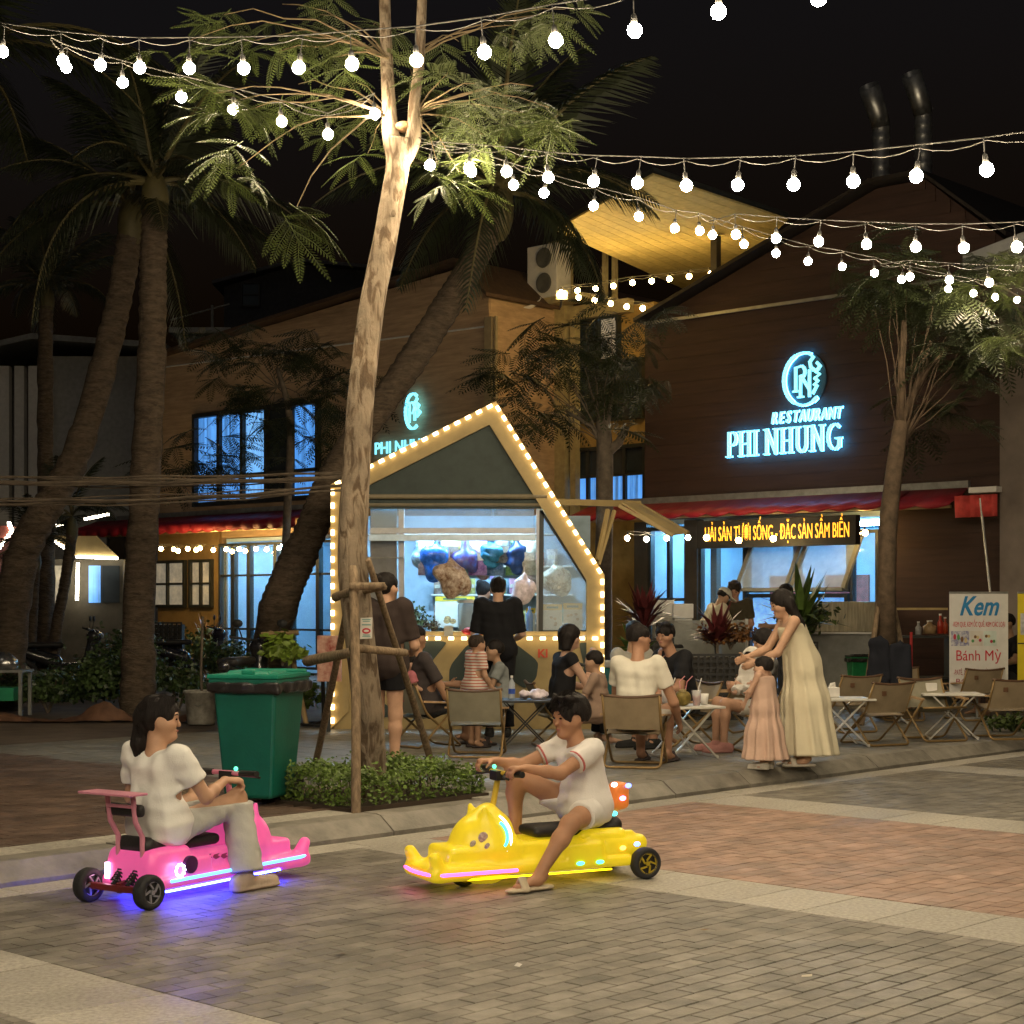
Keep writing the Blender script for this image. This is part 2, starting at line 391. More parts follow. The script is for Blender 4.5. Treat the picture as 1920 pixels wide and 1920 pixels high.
# kerb stones: sloped face, each a stone
def kerb_mesh(L):
    b = MB(); L -= .012
    pr = [(0,-.02),(0,.025),(.13,.118),(.17,.125),(.30,.125),(.30,-.02)]
    n = len(pr); vs = [(-L/2, q, z) for q, z in pr] + [(L/2, q, z) for q, z in pr]
    b.add(vs, [tuple(range(n)), tuple(range(2*n-1, n-1, -1))] + [(i, i+n, (i+1) % n+n, (i+1) % n) for i in range(n)])
    return b.mesh('kerb_stone', M_kerb)
kme = kerb_mesh(1.0)
for i in range(-8, 20):
    link('kerb_stone', kme, kerb, kq(i+.35, 0, random.uniform(-.003,.003)), (random.uniform(-.006,.006),0,UR+random.uniform(-.003,.003)))
items = []
PB = [(-5.0,-4.4),(-1.2,-.55),(2.3,2.9)]
TREE_Q = (2.82, 4.2, .40, 1.38)        # s0,s1,q0,q1 of the planting square round the street tree
def in_bed(s, q): return TREE_Q[0] < s < TREE_Q[1] and TREE_Q[2] < q < TREE_Q[3]
for i in range(-24, 50):
    if not in_bed(i*.4+.2, .5): items.append((i*.4+.2, .30+.15, .4-J, .3-J, M_slab if i < 11 else M_pgrey, 'granite_slab'))
for a, b in PB[:2]:
    q = .605
    while q < 9: items.append(((a+b)/2, q+.2, (b-a)-J, .4-J, M_slab, 'granite_slab')); q += .4
for a, b in ((-8,-5.0),(-4.4,-1.2),(-.55,3.6)):
    q = .605; row = 0; m = M_grey if a < -4 else M_brown
    while q < 7.5:
        s = a-(.1 if row % 2 else 0)
        while s < b-.02:
            mm = M_grey if (a == -4.4 and q < 1.5) else m
            if not in_bed(s+.1, q+.05): items.append((s+BL/2, q+.05, BL-J, BW-J, mm, 'paver'))
            s += BL
        q += BW; row += 1
s = 3.62
while s < 20:
    q = .605
    while q < 7:
        if not in_bed(s+.2, q+.2): items.append((s+.2, q+.2, .4-J, .4-J, M_pgrey, 'pavement_slab'))
        q += .4
    s += .4
lay(items, pav, .12, 'distant_pavers', th=.014)
# ------------------------------------------------------------------ restaurant row, all along one facade line
def froot(name, label, cat, wdep=0.0, group=None):
    p = FA + U*wdep; return thing(name, label, cat, (p.x, p.y, .12), FROT, group)
# in a facade thing: local x = t, local y = metres behind the front, local z = height above the pavement
ZP = .12
M_tanwall = mat('timber_tan', (.48,.33,.20), .75, var=.22, scale=4, bump=.3, bscale=40, tone=.05, stretch=(.4,1,4))
M_darkwall = mat('timber_dark', (.042,.021,.015), .75, var=.25, scale=3, bump=.2, bscale=40, tone=.04, stretch=(.4,1,4))
M_frame = mat('black_frame', (.03,.032,.03), .5, var=.2)
M_metal = mat('grey_metal', (.3,.3,.28), .45, metal=.6, var=.2)
M_white = mat('white_paint', (.72,.7,.66), .6, var=.08)
M_winblue = mat('window_blue', (.2,.4,.7), .35, var=.35, scale=1.2, emit=(.08,.32,.85), estr=.85, etex=(5,1,.12))
M_wincyan = mat('window_pale', (.3,.5,.7), .35, var=.3, scale=1.0, emit=(.16,.46,.95), estr=.85, etex=(5,1,.15))
M_winwarm = mat('window_warm', (.5,.45,.35), .5, var=.5, scale=3, emit=(.9,.8,.6), estr=.12)
M_dglass = mat('door_glass', (.35,.55,.75), .05, var=.1, alpha=.14, spec=.6)
M_windark = mat('window_dark', (.03,.04,.05), .12, var=.3, scale=2, spec=.6)
M_awn = mat('awning_red', (.26,.012,.022), .55, var=.25, scale=4)
M_redcloth = mat('red_cloth', (.55,.06,.05), .8, var=.2)
def boards(parent, poly_fn, t0, t1, z0, z1, m, hgt=.22, y=0.0, holes=()):
    """horizontal cladding boards clipped by a gable outline: poly_fn(z)->(t0,t1)"""
    z = z0
    while z < z1-.01:
        h = min(hgt, z1-z); a, b = poly_fn(z+h)
        segs = [(max(a,t0), min(b,t1))]
        for ha, hb, hz0, hz1 in holes:
            if z+h > hz0+.02 and z < hz1-.02:
                ns = []
                for x, w_ in segs:
                    if hb <= x or ha >= w_: ns.append((x,w_)); continue
                    if ha > x+.02: ns.append((x,ha))
                    if hb < w_-.02: ns.append((hb,w_))
                segs = ns
        for x, w_ in segs:
            if w_-x < .05: continue
            mb = MB(); mb.b2((x, y-.012, z+.0015), (w_, y+.012, z+h-.0015)); obj('board', mb, m, parent)
        z += hgt
def window(parent, t0, t1, z0, z1, nx, nz, pane, y=-.01, fw=.05, dep=.06, name='window', frame=M_frame, panes=None):
    wn = MB(); wn.b2((t0-fw,y-dep,z0-fw),(t0,y+.05,z1+fw)); wn.b2((t1,y-dep,z0-fw),(t1+fw,y+.05,z1+fw))
    wn.b2((t0,y-dep,z0-fw),(t1,y+.05,z0)); wn.b2((t0,y-dep,z1),(t1,y+.05,z1+fw))
    dx = (t1-t0)/nx; dz = (z1-z0)/nz if isinstance(nz, int) else None
    zs = [z0+dz*i for i in range(nz+1)] if dz else [z0+(z1-z0)*v for v in nz]
    for i in range(1, nx): wn.b2((t0+dx*i-fw*.5,y-dep*.8,z0),(t0+dx*i+fw*.5,y+.04,z1))
    for zz in zs[1:-1]: wn.b2((t0,y-dep*.7,zz-fw*.4),(t1,y+.03,zz+fw*.4))
    f = obj(name, wn, frame, parent)
    for i in range(nx):
        for j in range(len(zs)-1):
            pm = panes(i, j) if panes else pane
            mb = MB(); mb.b2((t0+dx*i+.004,y+.012,zs[j]+.004),(t0+dx*(i+1)-.004,y+.022,zs[j+1]-.004)); obj('pane', mb, pm, f)
    return f
def zl(px, py, wd=0.0): return fz(px, py, wd)-ZP
# ---- tan gabled house on the left
tL, tR = ft(300), ft(918); zeL = zl(300,672); tA = ft(868); zA = zl(868,500); zR = zl(918,560)
b1 = froot('gabled_restaurant', 'tan timber clad restaurant with long sloping gable roof beside the kiosk', 'building')
def g1(z):
    a = tL if z < zeL else tL+(z-zeL)/(zA-zeL)*(tA-tL); b = tR if z < zR else tR-(z-zR)/(zA-zR)*(tR-tA); return a, b
wb = MB(); poly = [(tL,0),(tR,0),(tR,zR),(tA,zA),(tL,zeL)]
wb.prism([(tL,2.8),(tR,2.8),(tR,zR),(tA,zA),(tL,zeL)], 0, 6.0, fn=lambda a,b,h: (a,h+.02,b)); wb.b2((tL,.02,0),(ft(415),6.0,2.799)); obj('wall', wb, M_tanwall, b1)
w1 = (ft(372), ft(598), zl(372,943), zl(372,785))
boards(b1, g1, tL, tR, 3.3, zA, M_tanwall, .2, holes=[(w1[0]-.06, w1[1]+.06, w1[2]-.06, w1[3]+.06)])
window(b1, *w1, 5, [0,.28,1], M_winblue, fw=.09, dep=.1, panes=lambda i,j: [M_winblue,M_winblue,M_wincyan,M_windark,M_winblue][i])
rf = MB()
for (x0,z0_),(x1,z1_) in (((tL-.3,zeL-.02),(tA,zA+.06)),((tA,zA+.06),(tR+.15,zR))):
    rf.add([(x0,-.25,z0_),(x1,-.25,z1_),(x1,6.2,z1_),(x0,6.2,z0_),(x0,-.25,z0_+.07),(x1,-.25,z1_+.07),(x1,6.2,z1_+.07),(x0,6.2,z0_+.07)],
           [(0,3,2,1),(4,5,6,7),(0,1,5,4),(1,2,6,5),(2,3,7,6),(3,0,4,7)])
obj('roof', rf, mat('roof_brown', (.09,.055,.035), .8, var=.2), b1)
cl = MB(); cl.tube([(tL,-.03,zl(300,690)),(tR,-.03,zl(918,612))], .018, 6); obj('cable', cl, M_white, b1)
pp = MB(); pp.b2((tR-.02,-.12,2.6),(tR+.16,.02,zR-.35)); obj('corner_board', pp, mat('cream_trim', (.34,.27,.16), .7), b1)
pp = MB(); pp.tube([(tR+.24,-.08,2.6),(tR+.24,-.08,zR-.35)], .03, 8); obj('drainpipe', pp, mat('cream_trim'), b1)
# left ground floor: tan wall, white paned window, glass doors, dark doors
gw = MB(); gw.b2((tL,-.06,0),(ft(415),.0,3.0)); obj('front_wall', gw, mat('ochre_wall', (.30,.19,.075), .8, var=.2, scale=3), b1)
for a, b in ((ft(292),ft(352)),(ft(366),ft(402))):
    window(b1, a, b, zl(292,1134), zl(292,1057), 2, 2, M_winwarm, y=-.085, fw=.06)
for a, b, m in ((420,440,M_dglass),(447,470,M_dglass),(476,520,M_dglass),(526,548,M_dglass),(556,600,M_dglass),(606,640,M_dglass),(648,760,M_dglass),(770,905,M_dglass)):
    window(b1, ft(a), ft(b), .15, 2.62, 1, [0,.3,.75,1], m, y=-.05, fw=.05, name='glass_door')
# ---- right dark house
tL2, tR2 = ft(1210), ft(1886); ze2 = zl(1240,604); tA2a, tA2b = ft(1640), ft(1735); zA2 = zl(1690,345); zr2 = zl(1886,452)
b2r = froot('dark_restaurant', 'dark brown timber clad restaurant with illuminated sign and pyramid roof', 'building')
def g2(z):
    if z < ze2: return tL2, tR2
    k = (z-ze2)/(zA2-ze2); a = tL2+.05+k*(tA2a-tL2)
    b = tR2 if z < zr2 else tR2-(z-zr2)/(zA2-zr2)*(tR2-tA2b); return a, b
wb = MB(); wb.prism([(tL2,2.8),(tR2,2.8),(tR2,zr2),(tA2b,zA2),(tA2a,zA2),(tL2,ze2)], 0, 6.0, fn=lambda a,b,h: (a,h+.02,b)); wb.b2((ft(1652),.02,0),(tR2,6.0,2.799))
obj('wall', wb, M_darkwall, b2r)
tG0, tG1 = ft(1196), ft(1652)
boards(b2r, g2, tL2, tR2, 0, zA2, M_darkwall, .2, holes=[(tL2-.1, tG1, 0, 2.75)])
fl = MB(); fl.b2((tL2,-.07,ze2-.02),(tR2+.02,-.035,ze2+.03)); obj('flashing', fl, M_metal, b2r)
rf = MB()
for (x0,z0_),(x1,z1_) in (((tL2-.1,ze2+.03),(tA2a,zA2+.06)),((tA2a,zA2+.06),(tA2b,zA2+.06)),((tA2b,zA2+.06),(tR2+.1,zr2+.03))):
    rf.add([(x0,-.2,z0_),(x1,-.2,z1_),(x1,6.2,z1_),(x0,6.2,z0_),(x0,-.2,z0_+.06),(x1,-.2,z1_+.06),(x1,6.2,z1_+.06),(x0,6.2,z0_+.06)],
           [(0,3,2,1),(4,5,6,7),(0,1,5,4),(1,2,6,5),(2,3,7,6),(3,0,4,7)])
obj('roof', rf, mat('roof_dark', (.018,.013,.010), .8, var=.2), b2r)
# glazed ground floor of the dark house, a lit room behind
M_room = mat('room_wall', (.42,.56,.66), .8, var=.12, scale=2)
rm = MB(); rm.b2((tL2-1.2,.03,0),(tG1,.05,.02))
def panel(px0, px1, z0, z1, m, nx=1, nz=1, **k): return window(b2r, ft(px0), ft(px1), z0, z1, nx, nz, m, y=-.05, **k)
panel(1228, 1292, .1, 2.6, M_dglass, 2, [0,.55,1], fw=.06)
pc = MB(); pc.b2((ft(1294),-.16,0),(ft(1318),.02,2.75)); pc.b2((ft(1199),-.14,0),(ft(1222),.02,2.75)); obj('pillar', pc, mat('pillar_dark', (.05,.042,.032), .6), b2r)
M_winbird = mat('window_birds', (.3,.5,.7), .35, var=.55, scale=5, emit=(.12,.40,.95), estr=.55)
panel(1322, 1400, .1, 2.45, M_dglass, 1, 1, fw=.05)
panel(1414, 1492, .1, 1.5, M_winbird, 1, 1, fw=.06); panel(1508, 1590, .1, 1.5, M_winbird, 1, 1, fw=.06)
panel(1410, 1495, 1.62, 2.45, M_dglass, 1, 1, fw=.04); panel(1505, 1594, 1.62, 2.45, M_dglass, 1, 1, fw=.04); panel(1606, 1648, .1, 2.45, M_dglass, 1, 1, fw=.05)
rb = random.Random(3)
for i in range(16):                      # little dark birds printed on the blue film
    pxx = rb.choice((1420,1436,1452,1470,1484,1516,1532,1550,1566,1580))+rb.uniform(-5,5); mb = MB(); x_, z_ = ft(pxx), rb.uniform(.9,1.45); mb.prism([(x_-.035,z_),(x_,z_-.03),(x_+.035,z_+.005),(x_+.01,z_+.045)], -.052, -.048, fn=lambda a,b,h: (a,h,b)); obj('bird_print', mb, M_frame, b2r)
for a, b in ((1398,1490),(1500,1598)):          # two top-hung sashes swung open
    t0, t1 = ftf(a,.35), ftf(b,.35); s = MB(); zt, zb = 2.42, 1.62; y0, y1 = -.1, -.6
    for p, q in (((t0,y0,zt),(t0,y1,zb)),((t1,y0,zt),(t1,y1,zb)),((t0,y0,zt),(t1,y0,zt)),((t0,y1,zb),(t1,y1,zb))): s.beam(p, q, .07, .05)
    sh = obj('open_sash', s, mat('sash_grey', (.2,.2,.17), .5), b2r)
    gl = MB(); gl.add([(t0+.03,y0,zt-.03),(t1-.03,y0,zt-.03),(t1-.03,y1,zb+.03),(t0+.03,y1,zb+.03)], [(0,1,2,3)])
    obj('pane', gl, mat('sash_glass', (.55,.65,.75), .08, var=.1, alpha=.45, emit=(.3,.5,.8), estr=.05), sh)
# ---- lit dining rooms behind the glass
M_roomw = mat('room_wall', (.30,.42,.52), .8, var=.25, scale=1.5); M_roomd = mat('room_dark', (.05,.05,.055), .6, var=.3)
def room(root, t0, t1, lamps, seed, depth=3.2, e=170.0):
    r = random.Random(seed)
    mb = MB(); mb.b2((t0,depth,.0),(t1,depth+.05,2.78)); obj('room_back_wall', mb, M_roomw, root); mb = MB(); mb.b2((t0-.05,.03,0),(t0-.002,depth,2.78)); mb.b2((t1+.002,.03,0),(t1+.05,depth,2.78)); obj('room_side_wall', mb, M_roomw, root)
    mb = MB(); mb.b2((t0,.03,2.70),(t1,depth,2.78)); obj('room_ceiling', mb, M_roomw, root); mb = MB(); mb.b2((t0,.03,.0),(t1,depth,.03)); obj('room_floor', mb, mat('room_floor', (.16,.15,.14), .4), root)
    for i in range(lamps): x = t0+(t1-t0)*(i+.5)/lamps; mb = MB(); mb.b2((x-.4,1.0,2.62),(x+.4,1.06,2.68)); obj('tube_lamp', mb, mat('room_tube', (.8,.9,1), .4, var=0, emit=(.22,.60,1.0), estr=e), root)
    x = t0+.2
    while x < t1-.6:
        w_ = r.uniform(.4,.9); k = r.random()
        if k < .4:                         # shelf unit with goods
            h_ = r.uniform(1.2,2.0); mb = MB(); mb.b2((x,depth-.4,.03),(x+.04,depth-.02,h_)); mb.b2((x+w_-.04,depth-.4,.03),(x+w_,depth-.02,h_)); [mb.b2((x+.041,depth-.4,z),(x+w_-.041,depth-.02,z+.03)) for z in (.4,.8,1.2,1.6) if z < h_]; obj('shelf_unit', mb, M_roomd, root)
            for z in (.43,.83,1.23,1.63):
                if z < h_+.03: mb = MB(); mb.b2((x+.08,depth-.35,z+.001),(x+w_-.1,depth-.1,z+r.uniform(.12,.3))); obj('stored_goods', mb, mat('goods_%d' % r.randrange(4), [(.4,.1,.05),(.5,.45,.4),(.1,.2,.12),(.3,.2,.08)][r.randrange(4)], .6, var=.5, scale=14), root)
        elif k < .7:                       # dining table with chairs
            mb = MB(); mb.b2((x,1.2,.72),(x+w_,1.9,.76)); mb.b2((x+w_/2-.04,1.5,.03),(x+w_/2+.04,1.6,.719)); obj('dining_table', mb, M_roomd, root)
            for dx in (-.1,w_+.02): mb = MB(); mb.b2((x+dx,1.3,.44),(x+dx+.3,1.7,.48)); mb.b2((x+dx,1.66,.481),(x+dx+.3,1.7,.95)); mb.b2((x+dx+.12,1.45,.03),(x+dx+.18,1.55,.439)); obj('dining_chair', mb, M_roomd, root)
        else:                              # framed picture
            mb = MB(); mb.b2((x,depth-.05,1.3),(x+w_,depth-.01,1.9)); obj('wall_picture', mb, mat('picture_red', (.3,.05,.04), .5, var=.6, scale=6), root)
        x += w_+r.uniform(.15,.5)
room(b2r, tL2+.1, tG1-.05, 3, 5); room(b1, ft(425), tR-.1, 4, 9)
# ---- red scalloped awnings on a grey rail
def awning(t0, t1, label, zt, zb, out=.9, group='red scalloped shop awnings'):
    a = froot('awning', label, 'awning', 0, group); n = max(2, int((t1-t0)/.42)); sl = MB()
    fr = MB(); fr.b2((t0,-.10,zt+.1),(t1,-.03,zt+.22)); obj('wall_rail', fr, M_metal, a)
    cv = MB(); k = 6; vs = []; fs = []
    for i in range(n*k+1):
        t = t0+(t1-t0)*i/(n*k); sc = abs(math.sin(math.pi*i/k)); 
        vs += [(t,-.08,zt+.12),(t,-out*.55,zt-.0-.03*(1-sc)),(t,-out-.04*sc,zt-.12),(t,-out-.02*sc,zb+.05*(1-sc))]
    for i in range(n*k):
        for j in range(3): fs.append((i*4+j,(i+1)*4+j,(i+1)*4+j+1,i*4+j+1))
    cv.add(vs, fs); o = obj('canopy', cv, M_awn, a, smooth=True)
    md = o.modifiers.new('thick', 'SOLIDIFY'); md.thickness = .008
    ba = MB(); ba.tube([(t0,-out+.02,zb+.02),(t1,-out+.02,zb+.02)], .022, 8); obj('front_bar', ba, mat('brass_bar', (.5,.36,.18), .35, metal=.8), a)
    return a
za1 = zl(1240,956)-.02; zb1 = zl(1240,980)
awning(ftf(1040), ftf(1650), 'red scalloped awning above the amber letter board', za1, zb1)
awning(ftf(1652,.6), ftf(1782,.6), 'plain stretch of red awning right of the amber letter board', za1, zb1, .6)
awning(ftf(120), ftf(550), 'red scalloped awning over the doors of the tan restaurant', zl(120,1000)+.1, zl(120,1012)-.05, .9)
rc = froot('red_pennant', 'short bright red cloth hanging from the end of the awning rail', 'cloth')
pb = MB(); vs = []
for i in range(13):
    t = ftf(1790,.62)+(ftf(1870,.62)-ftf(1790,.62))*i/12; y = -.62+.03*math.sin(i*2.1); vs += [(t,y,zl(1830,934)),(t,y+.02*math.cos(i*3),zl(1830,974))]
pb.add(vs, [(2*i,2*i+2,2*i+3,2*i+1) for i in range(12)]); o = obj('cloth', pb, M_redcloth, rc, smooth=True); o.modifiers.new('th','SOLIDIFY').thickness = .01
ar = MB(); ar.b2((ftf(1820,.6),-.66,zl(1830,930)),(ftf(1872,.6),-.5,zl(1830,920))); obj('rail_end', ar, M_white, rc)
pl = froot('leaning_pole', 'thin metal pole leaning from the red pennant down to the ground', 'pole')
mb = MB(); mb.tube([(ftf(1838,.62),-.62,zl(1838,940)),(ftf(1880,.9),-.9,.0)], .018, 8); obj('shaft', mb, M_metal, pl)
# ---- grey house at the right edge
b6 = froot('grey_house', 'plain grey rendered house at the end of the restaurant row', 'building')
t6 = ft(1888); wb = MB(); wb.b2((t6+.02,-.25,0),(t6+6,5,6.2)); obj('wall', wb, mat('render_grey', (.20,.165,.14), .85, var=.15, scale=3), b6)
rf = MB(); zz = 6.2
rf.add([(t6-.3,-.7,zz-.15),(t6+6.2,-.7,zz+1.2),(t6+6.2,5,zz+1.2),(t6-.3,5,zz-.15),(t6-.3,-.7,zz),(t6+6.2,-.7,zz+1.4),(t6+6.2,5,zz+1.4),(t6-.3,5,zz)],
       [(0,3,2,1),(4,5,6,7),(0,1,5,4),(1,2,6,5),(2,3,7,6),(3,0,4,7)]); obj('roof', rf, mat('pale_roof', (.35,.36,.36), .7), b6)
# ---- set-back yellow lit building between the two, with a board-soffit canopy
WD = 2.0
b3 = froot('courtyard_building', 'set back ochre building with air conditioner and balcony between the two restaurants', 'building', WD)
def t3(px): return ft(px, WD)
def z3(px, py): return zl(px, py, WD)
M_ochre = mat('ochre_lit', (.36,.235,.075), .8, var=.25, scale=3)
wb = MB(); wb.b2((t3(925),.02,0),(t3(1225),3,z3(1000,600))); obj('wall', wb, M_ochre, b3)
bd = MB()
window(b3, t3(1088), t3(1120), z3(1100,678), z3(1100,604), 1, 1, M_windark, y=-.03); window(b3, t3(1128), t3(1160), z3(1100,678), z3(1100,604), 1, 1, M_winwarm, y=-.03)
window(b3, t3(1040), t3(1210), z3(1040,945), z3(1040,852), 5, 2, M_winblue, y=-.03, fw=.07, panes=lambda i,j: M_winblue if j == 0 else M_windark)
window(b3, t3(1090), t3(1205), z3(1090,790), z3(1090,690), 2, 1, M_windark, y=-.03)
pst = MB(); pst.b2((t3(1045),-.25,0),(t3(1075),.0,z3(1060,455))); obj('corner_post', pst, mat('post_ochre', (.40,.33,.17), .7, var=.2), b3)
pst = MB(); pst.b2((t3(1083),-.22,0),(t3(1093),-.08,z3(1060,590))); obj('slim_post', pst, mat('post_ochre'), b3)
for px in (1140, 1158):
    pst = MB(); pst.b2((t3(px)-.04,-.12,z3(px,590)),(t3(px)+.04,-.04,z3(px,470))); obj('balcony_post', pst, mat('post_ochre'), b3)
bl = MB(); bl.b2((t3(1075),-.2,z3(1100,600)),(t3(1190),-.02,z3(1100,575))); obj('balcony_edge', bl, mat('post_ochre'), b3)
acu = froot('air_conditioner', 'tall white air conditioner unit with two fans above the courtyard', 'air conditioner', WD-.6)
a0, a1 = ft(988,WD-.6), ft(1044,WD-.6); q0, q1 = fz(1010,560,WD-.6)-ZP, fz(1010,460,WD-.6)-ZP
mb = MB(); mb.b2((a0,0,q0),(a1,.4,q1)); obj('casing', mb, M_white, acu, bev=.02)
for k in (.27,.74):
    mb = MB(); R = Matrix.Rotation(math.pi/2, 3, 'X'); mb.lathe([(.17,0),(.19,.03),(.16,.035),(.03,.02)], ((a0+a1)/2+.08,-.01,q0+(q1-q0)*k), 18, rot=R); obj('fan', mb, mat('fan_grey', (.12,.12,.11), .5), acu)
mb = MB(); mb.b2((a0-.1,.02,q0-.12),(a1+.6,.38,q0-.004)); obj('bracket', mb, mat('post_ochre'), acu)
dish = froot('satellite_dish', 'pale upturned satellite dish under the air conditioner', 'satellite dish', WD-.6)
mb = MB(); mb.lathe([(.05,0),(.2,.05),(.32,.14),(.31,.15),(.19,.07),(.04,.02)], (ft(1003,WD-.6),-.2,fz(1003,585,WD-.6)-ZP), 20, rot=Matrix.Rotation(.5,3,'X')); obj('bowl', mb, M_white, dish, smooth=True)
mb = MB(); mb.tube([(ft(1003,WD-.6),-.2,fz(1003,585,WD-.6)-ZP),(ft(1003,WD-.6),.02,fz(1003,570,WD-.6)-ZP)], .03, 6); obj('arm', mb, M_metal, dish)
# canopy: underside of tongue boards, lit by the courtyard string
cn = froot('board_canopy', 'slanted yellow board ceiling of the courtyard canopy', 'canopy', WD)
def pz_(px, py, zz=7.5):
    Y = F_PX*(zz-CAMH)/(HOR-py); v = at(px, py, Y)-(FA+U*WD); return Vector((v.dot(FD), v.dot(U), zz-ZP))
c00, c01, c11, c10 = pz_(1040,432), pz_(1225,328), pz_(1478,412), pz_(1322,560)
nb = 16
for i in range(nb):
    a, b = i/nb, (i+1)/nb; mb = MB()
    p, q, r, s_ = c00.lerp(c01,a), c10.lerp(c11,a), c10.lerp(c11,b), c00.lerp(c01,b); g_ = (s_-p)*.04
    up = Vector((0,0,.03)); mb.add([p,q,r-g_,s_-g_,p+up,q+up,r-g_+up,s_-g_+up], [(0,1,2,3),(4,7,6,5),(0,4,5,1),(1,5,6,2),(2,6,7,3),(3,7,4,0)]); obj('board', mb, mat('canopy_board', (.52,.42,.17), .6, var=.18, tone=.1), cn)
up = Vector((0,0,.05)); u2 = Vector((0,0,.11)); mb = MB(); mb.add([c00+up,c10+up,c11+up,c01+up,c00+u2,c10+u2,c11+u2,c01+u2], [(0,1,2,3),(4,7,6,5),(0,4,5,1),(1,5,6,2),(2,6,7,3),(3,7,4,0)]); obj('roof_sheet', mb, M_frame, cn)
mb = MB(); pz = pz_(1342,440); mb.b2((pz.x-.06,pz.y-.06,0),(pz.x+.06,pz.y+.06,7.36)); obj('post', mb, mat('pillar_dark'), cn)
# ---- grey colonnaded house far left and dark house behind
gl_ = thing('colonnade_house', 'pale grey house with slim columns seen between the palm trunks', 'building', (0,0,.12))
p0 = at(-40,1000,46); z_e = at(0,668,46).z-.12
mb = MB(); mb.b2((at(70,0,46).x,46,0),(at(310,0,46).x,52,z_e)); obj('wall', mb, mat('pale_wall', (.42,.42,.40), .8, var=.15), gl_)
mb = MB(); mb.b2((at(-120,0,46).x,46.6,0),(at(70,0,46).x-.01,52,z_e-.3)); obj('recess_wall', mb, mat('recess_grey', (.2,.2,.2), .8), gl_)
for px in (-20, 14, 42, 68, 90):
    mb = MB(); x = at(px,0,46).x; mb.b2((x-.13,45.7,0),(x+.13,45.98,z_e-.3)); obj('column', mb, M_white, gl_)
mb = MB(); x0, x1 = at(-140,0,46).x, at(320,0,46).x; xm = at(75,0,46).x
mb.add([(x0,45.2,z_e-.35),(xm,45.2,z_e+.35),(x1,45.2,z_e+.1),(x0,53,z_e-.35),(xm,53,z_e+.35),(x1,53,z_e+.1),
        (x0,45.2,z_e-.2),(xm,45.2,z_e+.5),(x1,45.2,z_e+.25),(x0,53,z_e-.2),(xm,53,z_e+.5),(x1,53,z_e+.25)],
       [(0,1,7,6),(1,2,8,7),(6,7,10,9),(7,8,11,10),(0,3,4,1),(1,4,5,2),(3,9,10,4),(4,10,11,5),(0,6,9,3),(2,5,11,8)]); obj('roof', mb, M_metal, gl_)
for px in (150, 205):
    window(gl_, at(px,0,46).x, at(px+30,0,46).x, 1.2, 3.2, 1, 2, M_windark, y=45.95)
bb = thing('dark_background_house', 'dark unlit house with gable roof behind the tan restaurant', 'building', (0,0,.12))
mb = MB(); Yb = 52; xs = [at(p,0,Yb).x for p in (420,560,735)]; zs = [at(0,q,Yb).z for q in (545,503,520)]
mb.prism([(xs[0],0),(xs[2]+3,0),(xs[2]+3,zs[2]-.3),(xs[1],zs[1]),(xs[0],zs[0])], Yb, Yb+5, fn=lambda a,b,h: (a,h,b)); obj('wall', mb, mat('unlit_wall', (.05,.05,.055), .9, var=.2), bb)
window(bb, at(455,0,Yb).x, at(485,0,Yb).x, at(0,580,Yb).z, at(0,540,Yb).z, 1, 2, M_windark, y=Yb-.02)
mb = MB()
for (i,j) in ((0,1),(1,2)):
    x0,z0_,x1,z1_ = xs[i]-.3*(i==0),zs[i],xs[j]+(3.3 if j==2 else 0),zs[j]-(.3 if j==2 else 0)
    mb.add([(x0,Yb-.4,z0_+.02),(x1,Yb-.4,z1_+.02),(x1,Yb+5,z1_+.02),(x0,Yb+5,z0_+.02),(x0,Yb-.4,z0_+.12),(x1,Yb-.4,z1_+.12),(x1,Yb+5,z1_+.12),(x0,Yb+5,z0_+.12)],[(0,3,2,1),(4,5,6,7),(0,1,5,4),(1,2,6,5),(2,3,7,6),(3,0,4,7)])
obj('roof', mb, mat('unlit_roof', (.07,.07,.08), .7), bb)
rl = thing('roof_terrace', 'pale roof edge with thin antenna rail behind the tan restaurant', 'building', (0,0,.12))
mb = MB(); Yc = 47; mb.b2((at(335,0,Yc).x,Yc,0),(at(430,0,Yc).x,Yc+3,at(0,630,Yc).z-.12)); obj('wall', mb, mat('pale_wall'), rl)
mb = MB(); mb.b2((at(322,0,Yc).x,Yc-.4,at(0,628,Yc).z-.12),(at(436,0,Yc).x,Yc+3.2,at(0,618,Yc).z-.12)); obj('roof', mb, M_metal, rl)
mb = MB(); mb.tube([(at(398,0,Yc).x,Yc,at(0,620,Yc).z-.12),(at(398,0,Yc).x,Yc,at(0,572,Yc).z-.12)], .04, 6); mb.tube([(at(320,0,Yc).x,Yc,at(0,600,Yc).z-.12),(at(430,0,Yc).x,Yc,at(0,570,Yc).z-.12)], .02, 6); obj('antenna', mb, M_metal, rl)
# ---- two steel exhaust flues on the dark roof
def flue(px, pyt, pyb, label):
    Y = 28.0; f = thing('exhaust_flue', label, 'flue', (at(px,0,Y).x, Y, at(0,pyb,Y).z), 0, 'steel flues on the dark roof')
    h = at(0,pyt+70,Y).z-at(0,pyb,Y).z; r = .145
    mb = MB(); prof = []
    z = -2.0
    while z < h: prof += [(r,z),(r+.008,z+.03),(r,z+.06)]; z += .16
    mb.lathe(prof+[(r,h)], (0,0,0), 16); obj('pipe', mb, mat('flue_steel', (.32,.32,.31), .35, metal=.85, var=.3), f, smooth=True)
    mb = MB(); mb.tube([(0,0,h-.02),(-.06,-.06,h+.16),(-.26,-.28,h+.56)], [r+.01,r+.02,r+.03], 16, cap=False); o = obj('hood', mb, mat('flue_steel'), f, smooth=True)
    o.modifiers.new('th','SOLIDIFY').thickness = .012
    return f
